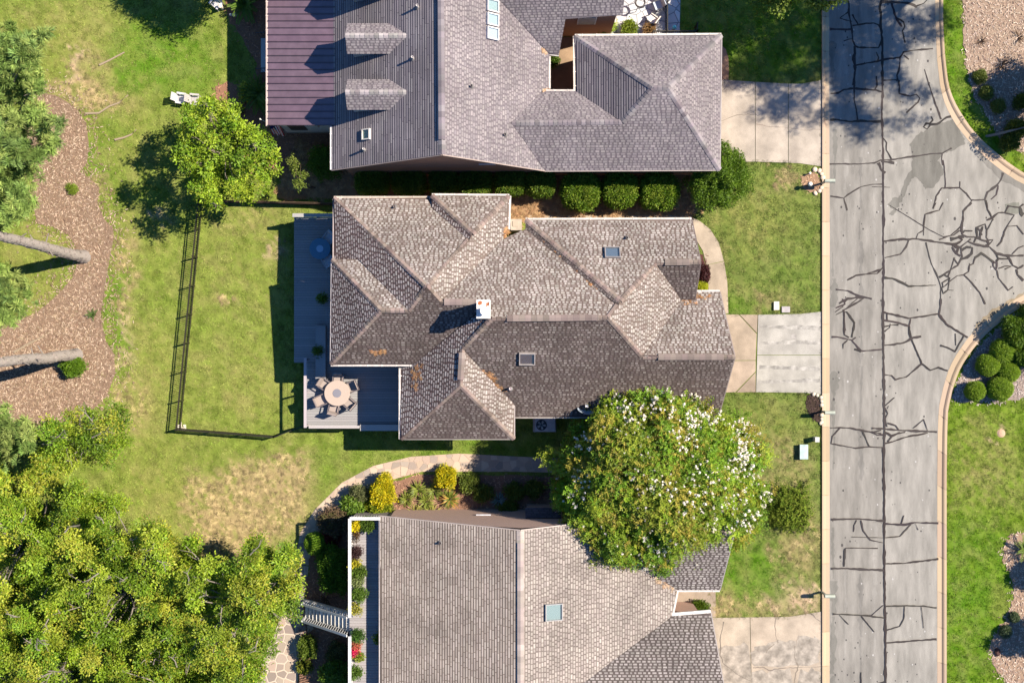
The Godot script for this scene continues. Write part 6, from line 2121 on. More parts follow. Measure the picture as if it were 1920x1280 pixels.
# ------------------------------------------------------------------ plants
func facing(d: Vector3, turn: float, s) -> Basis:
	var y = d.normalized()
	var ref = Vector3.RIGHT if absf(y.x) < 0.9 else Vector3.FORWARD
	var x = ref.cross(y).normalized()
	var z = x.cross(y).normalized()
	return (Basis(x, y, z) * Basis(Vector3.UP, turn)).scaled_local(Vector3.ONE * s)

func leaf_ball(parent, called, kind, mat, c: Vector3, ext: Vector3, n, cols: Array, power := 2.0, inner := 0.55, smin := 0.8, smax := 1.25, lump := 0.55):
	# leaves on and just under the surface of a rounded body (power > 2 squares it off)
	var xs = []; var cs = []
	for i in n:
		var d = rdir()
		if d.y < -0.35:
			d.y = -d.y
		var q = Vector3(absf(d.x), absf(d.y), absf(d.z))
		var k = pow(pow(q.x, power) + pow(q.y, power) + pow(q.z, power), -1.0 / power)
		var r = k * lerpf(inner, 1.0, sqrt(rng.randf())) * (1.0 + lump * GN2.get_noise_3d(d.x * 9.0 + c.x * 7.0, d.y * 9.0 + c.z * 7.0, d.z * 9.0))
		xs.append(Transform3D(facing(d * 0.8 + Vector3.UP * 0.5 + rdir() * 0.4, rr(0, TAU), rr(smin, smax)), c + d * r * ext))
		cs.append(jit(cols[rng.randi() % cols.size()], 0.22))
	return multi(LEAF[kind], called, mat, parent, xs, cs)

func stem(parent, base: Vector3, top: Vector3, r, col := Color(0.16, 0.11, 0.08), called := "stem"):
	var mb = MB.new()
	mb.tube([base - Vector3(0, 0.05, 0), base.lerp(top, 0.5) + Vector3(rr(-1, 1), 0, rr(-1, 1)) * r, top], [r, r * 0.8, r * 0.5], 8, col)
	return obj(mb, called, "bark_m", parent)

# clumps: list of [centre, radius]; a trunk, limbs to the clumps and a crown of leaf sprays
func tree(called, label, base: Vector3, clumps: Array, kind, mat, cols: Array, per: float, trunk_r: float, bark: Color, group = "", limbs := 14, fork := 0.45, shell := 0.5) -> Node3D:
	var o = thing(called, label, "tree", base, group)
	var top = Vector3.ZERO
	for c in clumps:
		top += c[0]
	top /= clumps.size()
	var forkp = base.lerp(top, fork)
	var mb = MB.new()
	var bend = Vector3(rr(-0.2, 0.2), 0, rr(-0.2, 0.2))
	mb.tube([base - Vector3(0, 0.1, 0), base + Vector3(0, 0.15, 0), base.lerp(forkp, 0.5) + bend, forkp, forkp.lerp(top, 0.75)], [trunk_r * 1.5, trunk_r * 1.1, trunk_r * 0.95, trunk_r * 0.75, trunk_r * 0.3], 10, bark)
	obj(mb, "trunk", "bark_m", o)
	for i in mini(limbs, clumps.size()):
		var c = clumps[(i * 7) % clumps.size()]
		var s = forkp.lerp(top, rr(0.0, 0.75)) + Vector3(rr(-0.1, 0.1), 0, rr(-0.1, 0.1))
		var e = c[0] + Vector3(0, c[1] * rr(0.3, 1.15), 0) + rdir() * c[1] * 0.4
		var m1 = s.lerp(e, 0.5) + Vector3(rr(-0.3, 0.3), rr(-0.1, 0.4), rr(-0.3, 0.3))
		mb = MB.new()
		mb.tube([s, m1, e], [trunk_r * 0.24, trunk_r * 0.15, trunk_r * 0.05], 6, bark)
		for t in 3:
			var f = m1.lerp(e, rr(0.2, 0.9))
			mb.tube([f, f + (rdir() + Vector3.UP * 0.4) * c[1] * 0.4, f + (rdir() + Vector3.UP * 0.6) * c[1] * 0.8], [trunk_r * 0.1, trunk_r * 0.07, trunk_r * 0.03], 5, bark)
		obj(mb, "limb", "bark_m", o)
	var xs = []; var cs = []
	for c in clumps:
		var tint = cols[rng.randi() % cols.size()]
		var f = rr(0.8, 1.18)
		var n = int(per * c[1] * c[1])
		# each clump is a lopsided, tilted spray
		var bas = Basis(Vector3.UP, rr(0, TAU)) * Basis(Vector3.RIGHT, rr(-0.5, 0.5))
		var ext = Vector3(rr(0.7, 1.75), rr(0.35, 0.8), rr(0.55, 1.1))
		for i in n:
			var d = rdir()
			var q = bas * (d * ext) * c[1] * lerpf(shell, 1.12, pow(rng.randf(), 0.6))
			q += rdir() * 0.12
			xs.append(Transform3D(facing(d * 0.5 + Vector3.UP * 0.8 + rdir() * 0.7, rr(0, TAU), rr(0.6, 1.3)), c[0] + q))
			var col = tint if rng.randf() < 0.6 else cols[rng.randi() % cols.size()]
			cs.append(jit(col * f, 0.28))
	multi(LEAF[kind], "crown", mat, o, xs, cs)
	# pale bare twigs on the outside of the crown
	if limbs > 12:
		for i in limbs / 2:
			var c = clumps[(i * 11 + 3) % clumps.size()]
			if c[0].y < top.y - 0.3:
				continue
			var a = c[0] + Vector3(rr(-0.3, 0.3), c[1] * 0.5, rr(-0.3, 0.3))
			var d = Vector3(rr(-1, 1), rr(0.1, 0.6), rr(-1, 1)).normalized()
			mb = MB.new()
			var w1 = a + d * c[1] * 0.5 + rdir() * 0.14
			var w2 = w1 + (d + rdir() * 0.5) * c[1] * 0.5
			var w3 = w2 + (d + rdir() * 0.8) * c[1] * 0.5
			mb.tube([a, w1, w2, w3], [0.04, 0.03, 0.02, 0.01], 5, bark)
			mb.tube([w1, w1 + (d + rdir() * 0.9) * c[1] * 0.4, w1 + (d + rdir() * 0.9) * c[1] * 0.75], [0.022, 0.014, 0.007], 5, bark)
			mb.tube([w2, w2 + (d + rdir() * 1.2) * c[1] * 0.4], [0.016, 0.006], 5, bark)
			obj(mb, "twig", "bark_m", o)
	return o

func region_clumps(poly: Array, step: float, h0: float, h1: float, r0: float, r1: float, skip := 0.12) -> Array:
	# clump centres over a region of the picture, each at its own height
	var pp = PackedVector2Array()
	var box = Rect2(Vector2(poly[0][0], poly[0][1]), Vector2.ZERO)
	for p in poly:
		pp.append(Vector2(p[0], p[1]))
		box = box.expand(Vector2(p[0], p[1]))
	var out = []
	var y = box.position.y
	while y < box.end.y:
		var x = box.position.x
		while x < box.end.x:
			var q = Vector2(x + rr(-0.5, 0.5) * step, y + rr(-0.5, 0.5) * step)
			if Geometry2D.is_point_in_polygon(q, pp) and rng.randf() > skip:
				var hh = lerpf(h0, h1, clampf(0.5 + GN.get_noise_2d(q.x * 1.3 + 300.0, q.y * 1.3) * 1.6 + rr(-0.25, 0.25), 0, 1))
				out.append([P(q.x, q.y, hh), rr(r0, r1)])
			x += step
		y += step
	return out

func nearest_split(clumps: Array, bases: Array) -> Array:
	var res = []
	for b in bases:
		res.append([])
	for c in clumps:
		var best = 0; var bd = 1e9
		for i in bases.size():
			var d = Vector2(c[0].x - bases[i].x, c[0].z - bases[i].z).length()
			if d < bd:
				bd = d; best = i
		res[best].append(c)
	return res

func build_trees():
	var oak_c = [Color(0.22, 0.33, 0.02), Color(0.17, 0.285, 0.016), Color(0.30, 0.385, 0.03), Color(0.125, 0.225, 0.014), Color(0.34, 0.36, 0.035)]
	var oak_b = Color(0.42, 0.37, 0.32)
	# oaks in the lower left corner
	var cl = region_clumps([[-150, 905], [0, 885], [60, 880], [150, 905], [225, 935], [250, 990], [330, 995], [400, 1050], [440, 1062], [452, 1020], [520, 1012], [556, 1050], [570, 1090], [552, 1128], [522, 1180], [490, 1250], [450, 1420], [-150, 1420]], 27.0, 3.6, 8.4, 0.38, 0.66, 0.2)
	for c in region_clumps([[-150, 925], [60, 905], [150, 930], [215, 960], [250, 1020], [330, 1025], [400, 1080], [440, 1090], [500, 1040], [545, 1080], [540, 1128], [515, 1180], [480, 1250], [440, 1420], [-150, 1420]], 44.0, 2.4, 4.4, 0.7, 1.0, 0.2):
		cl.append(c)
	var ob = [P(120, 1010), P(300, 1080), P(470, 1095), P(190, 1230), P(380, 1260), P(10, 1180)]
	var sp = nearest_split(cl, ob)
	var ol = ["oak crown at the left edge below the bare lawn in the lower left woods", "oak in the lower left woods with crown reaching toward the fence corner", "oak farthest right in the lower left woods beside the stone yard", "oak in the middle of the lower left woods with pale bare twigs", "oak at the bottom edge of the lower left woods left of the stone yard", "oak in the lower left corner of the woods"]
	for i in ob.size():
		if sp[i].size() > 0:
			tree("oak_tree", ol[i], ob[i], sp[i], "oak", "leaf", oak_c, 185.0, 0.26, oak_b, "oaks in the lower left woods", 34, 0.4, 0.05)
	# the thinner oak above them, soil showing through
	cl = region_clumps([[85, 790], [130, 762], [200, 772], [242, 800], [240, 836], [205, 862], [175, 895], [60, 890], [40, 850], [90, 840]], 30.0, 4.2, 6.2, 0.5, 0.8, 0.22)
	tree("oak_tree", "thin oak with soil showing through, just below the mulch island", P(205, 825), cl, "oak", "leaf", oak_c, 120.0, 0.2, oak_b, "", 16, 0.4, 0.4)
	# bright green tree behind the shaded deck
	cl = region_clumps([[335, 268], [345, 215], [380, 190], [420, 188], [455, 205], [470, 240], [505, 268], [515, 310], [500, 345], [470, 365], [450, 392], [405, 398], [375, 372], [352, 330]], 17.0, 2.6, 5.4, 0.32, 0.52, 0.14)
	tree("broadleaf_tree", "bright yellow-green tree beside the purple metal porch roof", P(446, 305), cl, "broad", "leaf", [Color(0.27, 0.38, 0.022), Color(0.22, 0.34, 0.02), Color(0.33, 0.41, 0.035), Color(0.15, 0.26, 0.016)], 95.0, 0.16, Color(0.4, 0.34, 0.28), "", 16, 0.35, 0.4)
	cl = region_clumps([[545, 305], [560, 288], [575, 305], [590, 340], [570, 362], [552, 340]], 15.0, 1.6, 3.0, 0.24, 0.36, 0.15)
	tree("young_tree", "slender young tree with pale green leaves at the corner of the upper house", P(590, 352), cl, "medium", "leaf", [Color(0.22, 0.27, 0.05), Color(0.16, 0.22, 0.03)], 330.0, 0.04, Color(0.3, 0.22, 0.16), "", 6, 0.4, 0.3)
	# crape myrtle between the middle and the bottom house
	var myr = []
	for i in 250:
		var a = rr(0, TAU)
		var q = sqrt(rng.randf())
		var wob = 1.0 + 0.16 * GN2.get_noise_2d(cos(a) * 14.0, sin(a) * 14.0 + 70.0)
		var hh = 3.3 + 4.1 * sqrt(maxf(0.0, 1.0 - q * q)) + rr(-0.6, 0.5)
		myr.append([P(1238 + cos(a) * q * 186.0 * wob, 902 + sin(a) * q * 156.0 * wob, hh), rr(0.42, 0.78)])
	for i in 46:
		var a = rr(0, TAU)
		myr.append([P(1238 + cos(a) * 178.0, 902 + sin(a) * 150.0, rr(2.4, 3.8)), rr(0.45, 0.75)])
	var mt = tree("crape_myrtle", "large round olive-green tree dotted with white blossom between the two lower houses", P(1215, 880), myr, "myrtle", "leaf", [Color(0.23, 0.34, 0.024), Color(0.28, 0.34, 0.032), Color(0.16, 0.29, 0.02), Color(0.36, 0.31, 0.05)], 150.0, 0.2, Color(0.42, 0.34, 0.27), "", 12, 0.3, 0.4)
	var xs = []; var cs = []
	var mc = P(1238, 902, 4.5)
	for c in myr:
		var e = Vector2((c[0].x - mc.x) / 5.2, (c[0].z - mc.z) / 4.3)
		var want = 0.16 + 0.62 * clampf(e.x * 0.9 - e.y * 0.25, 0.0, 1.0) + 0.35 * clampf(-e.y - 0.45, 0.0, 1.0) + 0.12 * clampf(e.length() - 0.6, 0.0, 1.0)
		if c[0].y < 3.0 or rng.randf() > want:
			continue
		var spray = (Vector3(e.x * 0.7, 0.8, e.y * 0.7) + rdir() * 0.5).normalized()
		for i in rng.randi_range(8, 26):
			var d = (spray + rdir() * 0.85).normalized()
			xs.append(Transform3D(facing(d + Vector3.UP * 0.6, rr(0, TAU), rr(0.55, 1.05)), c[0] + d * c[1] * rr(0.9, 1.4)))
			cs.append(jit(Color(0.72, 0.67, 0.6), 0.1))
	for i in 420:
		var c = myr[rng.randi() % myr.size()]
		var d = (rdir() + Vector3.UP * 0.9).normalized()
		xs.append(Transform3D(facing(d, rr(0, TAU), rr(0.45, 0.85)), c[0] + d * c[1] * 1.15))
		cs.append(jit(Color(0.6, 0.555, 0.5), 0.1))
	multi(LEAF.panicle, "blossom", "petal", mt, xs, cs)
	# pines along the left edge
	var pine_c = [Color(0.25, 0.36, 0.09), Color(0.36, 0.45, 0.13), Color(0.16, 0.25, 0.06), Color(0.22, 0.33, 0.10)]
	var pine_b = Color(0.40, 0.34, 0.30)
	cl = region_clumps([[-150, 40], [0, 45], [40, 75], [82, 52], [86, 92], [70, 130], [88, 190], [112, 235], [108, 275], [82, 300], [60, 330], [48, 380], [40, 412], [0, 420], [-150, 430]], 21.0, 4.0, 9.5, 0.32, 0.58, 0.16)
	tree("pine_tree", "broad blue-green pine at the upper left edge beside the mulch island", P(20, 262), cl, "pine", "leaf_dull", pine_c, 62.0, 0.22, pine_b, "", 24, 0.3, 0.3)
	cl = region_clumps([[-150, 500], [0, 512], [30, 530], [44, 570], [36, 605], [12, 632], [-150, 650]], 24.0, 4.0, 6.5, 0.4, 0.65, 0.1)
	tree("pine_tree", "small pine crown at the left edge between the two bare trunks", P(-30, 570), cl, "pine", "leaf_dull", pine_c, 75.0, 0.18, pine_b, "", 10, 0.3, 0.3)
	cl = region_clumps([[-150, 770], [0, 768], [40, 790], [58, 830], [40, 868], [-150, 885]], 24.0, 4.0, 6.5, 0.4, 0.65, 0.1)
	tree("pine_tree", "pine crown at the left edge touching the thin oak", P(0, 815), cl, "pine", "leaf_dull", pine_c, 75.0, 0.18, pine_b, "", 10, 0.3, 0.3)
	# two tall pines, only their trunks in view
	for t in [[155, 482, -16.0, "bare grey pine trunk leaning out from the upper part of the mulch island", 0.8], [141, 666, 6.0, "bare grey pine trunk leaning out beside the round green bush", -0.6]]:
		var b = P(t[0], t[1])
		var o = thing("tall_pine", t[3], "tree", b)
		var pts = []; var rad = []
		for i in 12:
			var hh = 19.0 * i / 11.0
			pts.append(b + Vector3(-0.05 * hh + rr(-0.06, 0.06), hh, -0.045 * hh * t[4] + rr(-0.06, 0.06)))
		pts[0].y = -0.1
		var fine = []
		for i in 61:
			var k = i / 60.0 * 11.0
			var k0 = mini(10, int(k))
			fine.append(pts[k0].lerp(pts[k0 + 1], k - k0))
			rad.append(lerpf(0.31, 0.12, i / 60.0) * rr(0.94, 1.06) + (0.12 if i == 0 else (0.04 if i == 1 else 0.0)))
		var mb = MB.new()
		mb.tube(fine, rad, 14, Color(0.52, 0.465, 0.43))
		obj(mb, "trunk", "bark_m", o)
		# plates of scaly bark
		mb = MB.new()
		for i in 520:
			var k = int(rr(1, 36))
			var an = rr(0, TAU)
			var dr = Vector3(cos(an), 0, sin(an))
			var at = fine[k].lerp(fine[k + 1], rng.randf()) + dr * rad[k] * 1.0
			mb.box(at, Vector3(0.02, rr(0.08, 0.2), rr(0.04, 0.1)), jit(Color(0.5, 0.44, 0.4), 0.3), Basis(dr, Vector3.UP, dr.cross(Vector3.UP)))
		obj(mb, "bark_plates", "bark_m", o, "stuff")
		for i in 5:
			var k = int(rr(8, 30))
			var an = rr(0, TAU)
			mb = MB.new()
			mb.tube([fine[k], fine[k] + Vector3(cos(an), 0.15, sin(an)) * rr(0.5, 0.8)], [0.05, 0.025], 6, Color(0.4, 0.35, 0.32))
			obj(mb, "dead_stub", "bark_m", o)
		var xs2 = []; var cs2 = []
		for i in 24:
			var hh = rr(14.0, 19.5)
			var c = pts[mini(11, int(hh / 19.0 * 11.0))] + Vector3(rr(-1, 1), 0, rr(-1, 1)).normalized() * rr(0.4, 2.4)
			c.y = hh
			mb = MB.new()
			var s = pts[mini(11, int(hh / 19.0 * 11.0))]
			mb.tube([s, c], [0.06, 0.02], 5, Color(0.4, 0.34, 0.3))
			obj(mb, "limb", "bark_m", o)
			for k in 45:
				xs2.append(Transform3D(facing(rdir() + Vector3.UP, rr(0, TAU), rr(0.8, 1.3)), c + rdir() * 0.8 * sqrt(rng.randf())))
				cs2.append(jit(pine_c[k % 4], 0.2))
		multi(LEAF.pine, "crown", "leaf_dull", o, xs2, cs2)
	# trees beyond the top edge whose shade falls into the picture
	var round_clumps = func(cx, cy, h0, h1, rad, n, r0, r1):
		var out = []
		for i in n:
			var a = rr(0, TAU)
			var q = sqrt(rng.randf())
			var w = P(cx, cy)
			out.append([Vector3(w.x + cos(a) * q * rad, lerpf(h0, h1, sqrt(1.0 - q * q) * 0.8 + rr(0, 0.2)), w.z + sin(a) * q * rad), rr(r0, r1)])
		return out
	tree("oak_tree", "oak beyond the top edge shading the upper left lawn", P(468, -62), round_clumps.call(468, -62, 3.6, 6.2, 2.1, 30, 0.6, 0.95), "oak", "leaf", oak_c, 130.0, 0.16, oak_b, "", 10, 0.4, 0.4)
	var tall = [Color(0.10, 0.16, 0.015), Color(0.13, 0.19, 0.02), Color(0.08, 0.13, 0.012)]
	for t in [[1850, -70, 3.8, 70, 75.0, "tall tree beyond the top edge right of the street, shading the upper lawn"], [1950, 10, 3.3, 34, 42.0, "tall tree beyond the upper right corner, shading the upper driveway"], [2080, -55, 3.1, 56, 70.0, "tall tree far beyond the upper right corner, shading the top of the street"], [2095, 55, 2.6, 30, 45.0, "tall tree beyond the right edge, shading the street by the upper driveway"]]:
		tree("shade_tree", t[5], P(t[0] + 40, t[1] - 190) if t[0] < 2000 else P(1790, -235), round_clumps.call(t[0], t[1], 12.5, 16.5, t[2], t[3], 0.5, 0.95), "oak", "leaf", tall, t[4], 0.24 if t[0] < 2000 else 0.1, oak_b, "tall shade trees outside the view", 12 if t[0] < 2000 else 3, 0.5, 0.3)
	tree("shade_tree", "leafy tree at the top edge of the lawn left of the street", P(1466, 2), round_clumps.call(1464, 4, 3.4, 6.2, 2.0, 44, 0.45, 0.75), "broad", "leaf", [Color(0.13, 0.2, 0.02), Color(0.10, 0.17, 0.018), Color(0.17, 0.23, 0.03)], 100.0, 0.2, oak_b, "", 14, 0.4, 0.4)
	tree("shade_tree", "tree beyond the right edge above the clipped round bushes", P(2065, 612), round_clumps.call(2065, 616, 2.6, 4.6, 1.7, 24, 0.5, 0.8), "oak", "leaf", tall, 120.0, 0.18, oak_b, "", 8, 0.4, 0.4)
	tree("shade_tree", "tree beyond the right edge shading the upper right bed", P(2010, 165), round_clumps.call(2010, 160, 2.5, 4.6, 1.9, 26, 0.5, 0.8), "oak", "leaf", tall, 120.0, 0.16, oak_b, "", 8, 0.4, 0.4)

func shrub(label, px, py, ext: Vector3, kind, mat, cols: Array, n, group := "", called := "shrub", power := 2.0, inner := 0.72):
	# px, py: where the middle of its body shows
	var at = P(px, py, ext.y)
	var base = Vector3(at.x, 0, at.z)
	var o = thing(called, label, "shrub", base, group)
	var mb = MB.new()
	for k in 5:
		var d = Vector3(rr(-0.5, 0.5) * ext.x, ext.y * rr(0.7, 1.1), rr(-0.5, 0.5) * ext.z)
		mb.tube([base - Vector3(0, 0.05, 0), base + d * 0.5, base + d], [0.03, 0.022, 0.012], 6, Color(0.2, 0.14, 0.1))
	obj(mb, "stem", "bark_m", o)
	leaf_ball(o, "foliage", kind, mat, base + Vector3(0, ext.y, 0), ext, n, cols, power, inner, 0.8, 1.25, 0.12 if called == "ball_bush" or called == "hedge_shrub" else 0.6)
	# inner leaves, so that the body is dense
	leaf_ball(o, "inner_foliage", kind, mat, base + Vector3(0, ext.y * 0.9, 0), ext * 0.72, n / 3, cols, power, 0.3, 1.0, 1.7)
	return o

func sword_plant(px, py, label, cols: Array, s, n := 3, cat := "plant", kind := "sword"):
	var b = P(px, py)
	var o = thing("spiky_plant", label, cat, b)
	var xs = []; var cs = []
	for i in n:
		xs.append(Transform3D(Basis(Vector3.UP, rr(0, TAU)).scaled(Vector3.ONE * s * rr(0.8, 1.1)), b + Vector3(rr(-0.12, 0.12), 0.05 + 0.08 * i, rr(-0.12, 0.12)) * s))
		cs.append(jit(cols[i % cols.size()], 0.15))
	multi(LEAF[kind], "leaves", "leaf", o, xs, cs)
	stem(o, b, b + Vector3(0, 0.15 + 0.08 * n * s, 0), 0.07 * s)
	return o

func palm(px, py, hgt, label, cols: Array, s, n := 16):
	var b = P(px, py)
	var o = thing("palm", label, "palm", b)
	var top = b + Vector3(0, hgt, 0)
	stem(o, b, top, 0.12, Color(0.2, 0.14, 0.09), "trunk")
	var xs = []; var cs = []
	for i in n:
		var bas = Basis(Vector3.UP, TAU * i / n + rr(-0.2, 0.2)) * Basis(Vector3.RIGHT, -rr(-0.25, 0.7))
		xs.append(Transform3D(bas.scaled(Vector3.ONE * s * rr(0.8, 1.15)), top))
		cs.append(jit(cols[i % cols.size()], 0.2))
	multi(LEAF.frond, "fronds", "leaf", o, xs, cs)

func bare_bush(px, py, label, s):
	var b = P(px, py)
	var o = thing("bare_bush", label, "shrub", b, "leafless bushes in the upper right bed")
	var mb = MB.new()
	for k in 16:
		var d = (rdir() + Vector3.UP * 0.6) * Vector3(1, 0.6, 1)
		d.y = absf(d.y) + 0.1
		mb.tube([b - Vector3(0, 0.03, 0), b + d * 0.4 * s, b + d * s * rr(0.7, 1.0) + rdir() * 0.1], [0.025, 0.016, 0.006], 5, Color(0.2, 0.13, 0.09))
	obj(mb, "twigs", "bark_m", o)

func build_shrubs():
	var hd = [Color(0.10, 0.18, 0.018), Color(0.13, 0.22, 0.02), Color(0.08, 0.15, 0.016), Color(0.22, 0.28, 0.035)]
	var names = ["first", "second", "third", "fourth", "fifth", "sixth"]
	var xs = [699, 767, 832, 892, 957, 1014]
	var ws = [0.88, 0.9, 0.74, 0.88, 0.84, 0.74]
	for i in 6:
		shrub("square clipped hedge shrub, %s from the left in the row between the two houses" % names[i], xs[i], 342 + i * 0.4, Vector3(ws[i], 0.85, 0.7), "medium", "leaf", hd, 620, "square hedge shrubs between the houses", "hedge_shrub", 4.0)
	var rn = ["round clipped shrub next to the square hedge row", "round clipped shrub in the middle of the three round ones", "round clipped shrub nearest the big bush at the house corner"]
	for i in 3:
		shrub(rn[i], [1089, 1162, 1236][i], [359, 357, 359][i], Vector3([1.07, 0.95, 1.05][i], 0.9, [1.0, 0.92, 0.98][i]), "medium", "leaf", [Color(0.13, 0.23, 0.016), Color(0.17, 0.27, 0.022), Color(0.10, 0.18, 0.014), Color(0.26, 0.33, 0.04)], 900, "round hedge shrubs between the houses", "hedge_shrub", 2.9)
	shrub("large dark green bush at the corner of the upper house by the driveway", 1350, 333, Vector3(1.5, 1.5, 1.55), "medium", "leaf", [Color(0.11, 0.2, 0.014), Color(0.155, 0.25, 0.02), Color(0.08, 0.15, 0.012)], 1900, "", "shrub", 2.3)
	var ball = [Color(0.17, 0.27, 0.012), Color(0.14, 0.24, 0.01), Color(0.21, 0.3, 0.018)]
	for b in [[1881, 658, 0.66, "clipped ball bush, uppermost of the five in the right bed"], [1853, 684, 0.56, "clipped ball bush, leftmost of the middle pair in the right bed"], [1890, 697, 0.56, "clipped ball bush half shaded by its neighbours in the right bed"], [1829, 733, 0.5, "clipped ball bush nearest the kerb in the right bed"], [1875, 729, 0.64, "clipped ball bush at the bottom right of the five in the right bed"]]:
		shrub(b[3], b[0], b[1], Vector3(b[2], b[2] * 0.95, b[2] * 0.96), "small", "leaf", ball, 1000, "clipped ball bushes in the right bed", "ball_bush", 2.0, 0.85)
	for b in [[1908, 622, 0.8, "dark shaded bush above the ball bushes in the right bed"], [1925, 662, 0.75, "dark shaded bush at the right edge beside the ball bushes"], [1935, 590, 0.8, "dark bush at the right edge by the kerb"]]:
		shrub(b[3], b[0], b[1], Vector3(b[2], b[2], b[2]), "medium", "leaf", [Color(0.10, 0.18, 0.016), Color(0.13, 0.21, 0.018)], 600)
	# upper right bed
	for b in [[1838, 143, 0.3, "small round bush in the upper right bed, the upper of two"], [1850, 174, 0.32, "small round bush in the upper right bed, the lower of two"], [1872, 198, 0.32, "small dark bush in the shade of the upper right bed"], [1916, 190, 0.35, "small yellow-green bush at the right edge of the upper bed"], [1905, 243, 0.5, "leafy bush beside the leaning trunk"], [1893, 268, 0.42, "low bush below the leaning trunk"]]:
		shrub(b[3], b[0], b[1], Vector3(b[2], b[2] * 0.9, b[2]), "small" if b[2] < 0.34 else "medium", "leaf", [Color(0.10, 0.14, 0.02), Color(0.14, 0.17, 0.03)], 320)
	bare_bush(1840, 78, "leafless twiggy bush near the top of the upper right bed", 0.5)
	bare_bush(1878, 122, "largest leafless twiggy bush in the upper right bed", 0.8)
	bare_bush(1912, 68, "leafless twiggy bush at the right edge of the upper bed", 0.6)
	# lower right bed
	palm(1920, 1028, 0.25, "spiky palm at the top of the lower right bed", [Color(0.12, 0.18, 0.03), Color(0.16, 0.2, 0.05)], 0.75)
	for b in [[1902, 1157, 0.2, "small round grey-green plant, upper of two in the lower right bed"], [1886, 1184, 0.26, "small round grey-green plant, lower of two in the lower right bed"]]:
		shrub(b[3], b[0], b[1], Vector3(b[2], b[2], b[2]), "small", "leaf", [Color(0.09, 0.13, 0.06), Color(0.07, 0.1, 0.045)], 160)
	shrub("tall dark bush beyond the right edge of the lower bed", 1990, 1195, Vector3(1.1, 1.5, 1.0), "medium", "leaf", [Color(0.10, 0.17, 0.018)], 700)
	shrub("dark bush beyond the right edge below the palm", 1985, 1075, Vector3(0.8, 1.1, 0.9), "medium", "leaf", [Color(0.10, 0.17, 0.018)], 500)
	var rk = P(1870, 1222)
	var ro = thing("bed_rock", "dark rough rock in the lower right bed", "rock", rk)
	var mb = MB.new()
	mb.lathe(rk, [Vector2(0.2, -0.02), Vector2(0.21, 0.1), Vector2(0.12, 0.2), Vector2(0, 0.22)], 7, Color(0.09, 0.05, 0.045), 0.8, 1.2)
	obj(mb, "rock", "stone", ro)
	# garden strip between the middle and the bottom house
	var yel = [Color(0.62, 0.50, 0.012), Color(0.52, 0.44, 0.012), Color(0.36, 0.38, 0.015)]
	shrub("tall golden yellow shrub beside the stone path, the left of two", 719, 918, Vector3(0.62, 0.7, 0.9), "medium", "leaf", yel, 620, "", "yellow_shrub", 2.0)
	shrub("round golden yellow shrub beside the stone path, the right of two", 836, 893, Vector3(0.58, 0.55, 0.55), "medium", "leaf", yel, 480, "", "yellow_shrub", 2.0)
	shrub("yellow-green shrub just below the left golden shrub", 712, 948, Vector3(0.66, 0.5, 0.5), "medium", "leaf", [Color(0.26, 0.30, 0.015), Color(0.15, 0.22, 0.015)], 420)
	shrub("bright green leafy shrub at the bend of the stone path", 661, 946, Vector3(0.55, 0.5, 0.55), "broad", "leaf", [Color(0.09, 0.17, 0.015), Color(0.13, 0.21, 0.02)], 130)
	shrub("grey-green fine-leaved shrub at the bend of the stone path", 674, 925, Vector3(0.5, 0.55, 0.5), "medium", "leaf", [Color(0.13, 0.15, 0.06), Color(0.18, 0.19, 0.08)], 220, "", "shrub", 2.0, 0.4)
	shrub("brown and purple twiggy shrub left of the white porch rail", 622, 978, Vector3(0.85, 0.6, 0.75), "medium", "leaf_dull", [Color(0.17, 0.11, 0.07), Color(0.10, 0.075, 0.05), Color(0.13, 0.12, 0.05)], 420, "", "shrub", 2.0, 0.35)
	shrub("dark red leafy plant between the ball bush and the twiggy shrub", 621, 1010, Vector3(0.4, 0.3, 0.4), "medium", "leaf", [Color(0.22, 0.03, 0.035), Color(0.12, 0.02, 0.025)], 120)
	shrub("bright green ball bush beside the lower stone path", 590, 1018, Vector3(0.52, 0.5, 0.56), "small", "leaf", [Color(0.16, 0.29, 0.014), Color(0.12, 0.23, 0.012)], 800, "", "ball_bush", 2.0, 0.85)
	shrub("large glossy green shrub left of the white porch rail", 622, 1064, Vector3(0.75, 0.85, 1.15), "medium", "leaf", [Color(0.095, 0.21, 0.016), Color(0.07, 0.16, 0.014), Color(0.13, 0.25, 0.022)], 1200, "", "shrub", 2.2)
	shrub("narrow dark green shrub against the white porch rail", 645, 1072, Vector3(0.36, 0.9, 1.2), "medium", "leaf", [Color(0.085, 0.18, 0.014), Color(0.11, 0.21, 0.018)], 520)
	shrub("green shrub below the porch stairs", 577, 1212, Vector3(0.5, 0.5, 0.55), "medium", "leaf", [Color(0.10, 0.16, 0.018), Color(0.14, 0.2, 0.025)], 300)
	shrub("small yellow-green plant in the soil below the stairs", 571, 1250, Vector3(0.35, 0.3, 0.3), "medium", "leaf", [Color(0.2, 0.22, 0.025), Color(0.12, 0.16, 0.02)], 120)
	shrub("bright green leafy shrub at the bottom edge beside the porch", 626, 1262, Vector3(0.75, 0.65, 0.65), "broad", "leaf", [Color(0.085, 0.17, 0.016), Color(0.12, 0.21, 0.02)], 170)
	shrub("pale green shrub below the stairs beside the porch", 632, 1222, Vector3(0.5, 0.4, 0.5), "medium", "leaf", [Color(0.2, 0.2, 0.08), Color(0.08, 0.11, 0.03)], 220)
	bare_bush(612, 1122, "tangle of dry twigs above the porch stairs", 0.8)
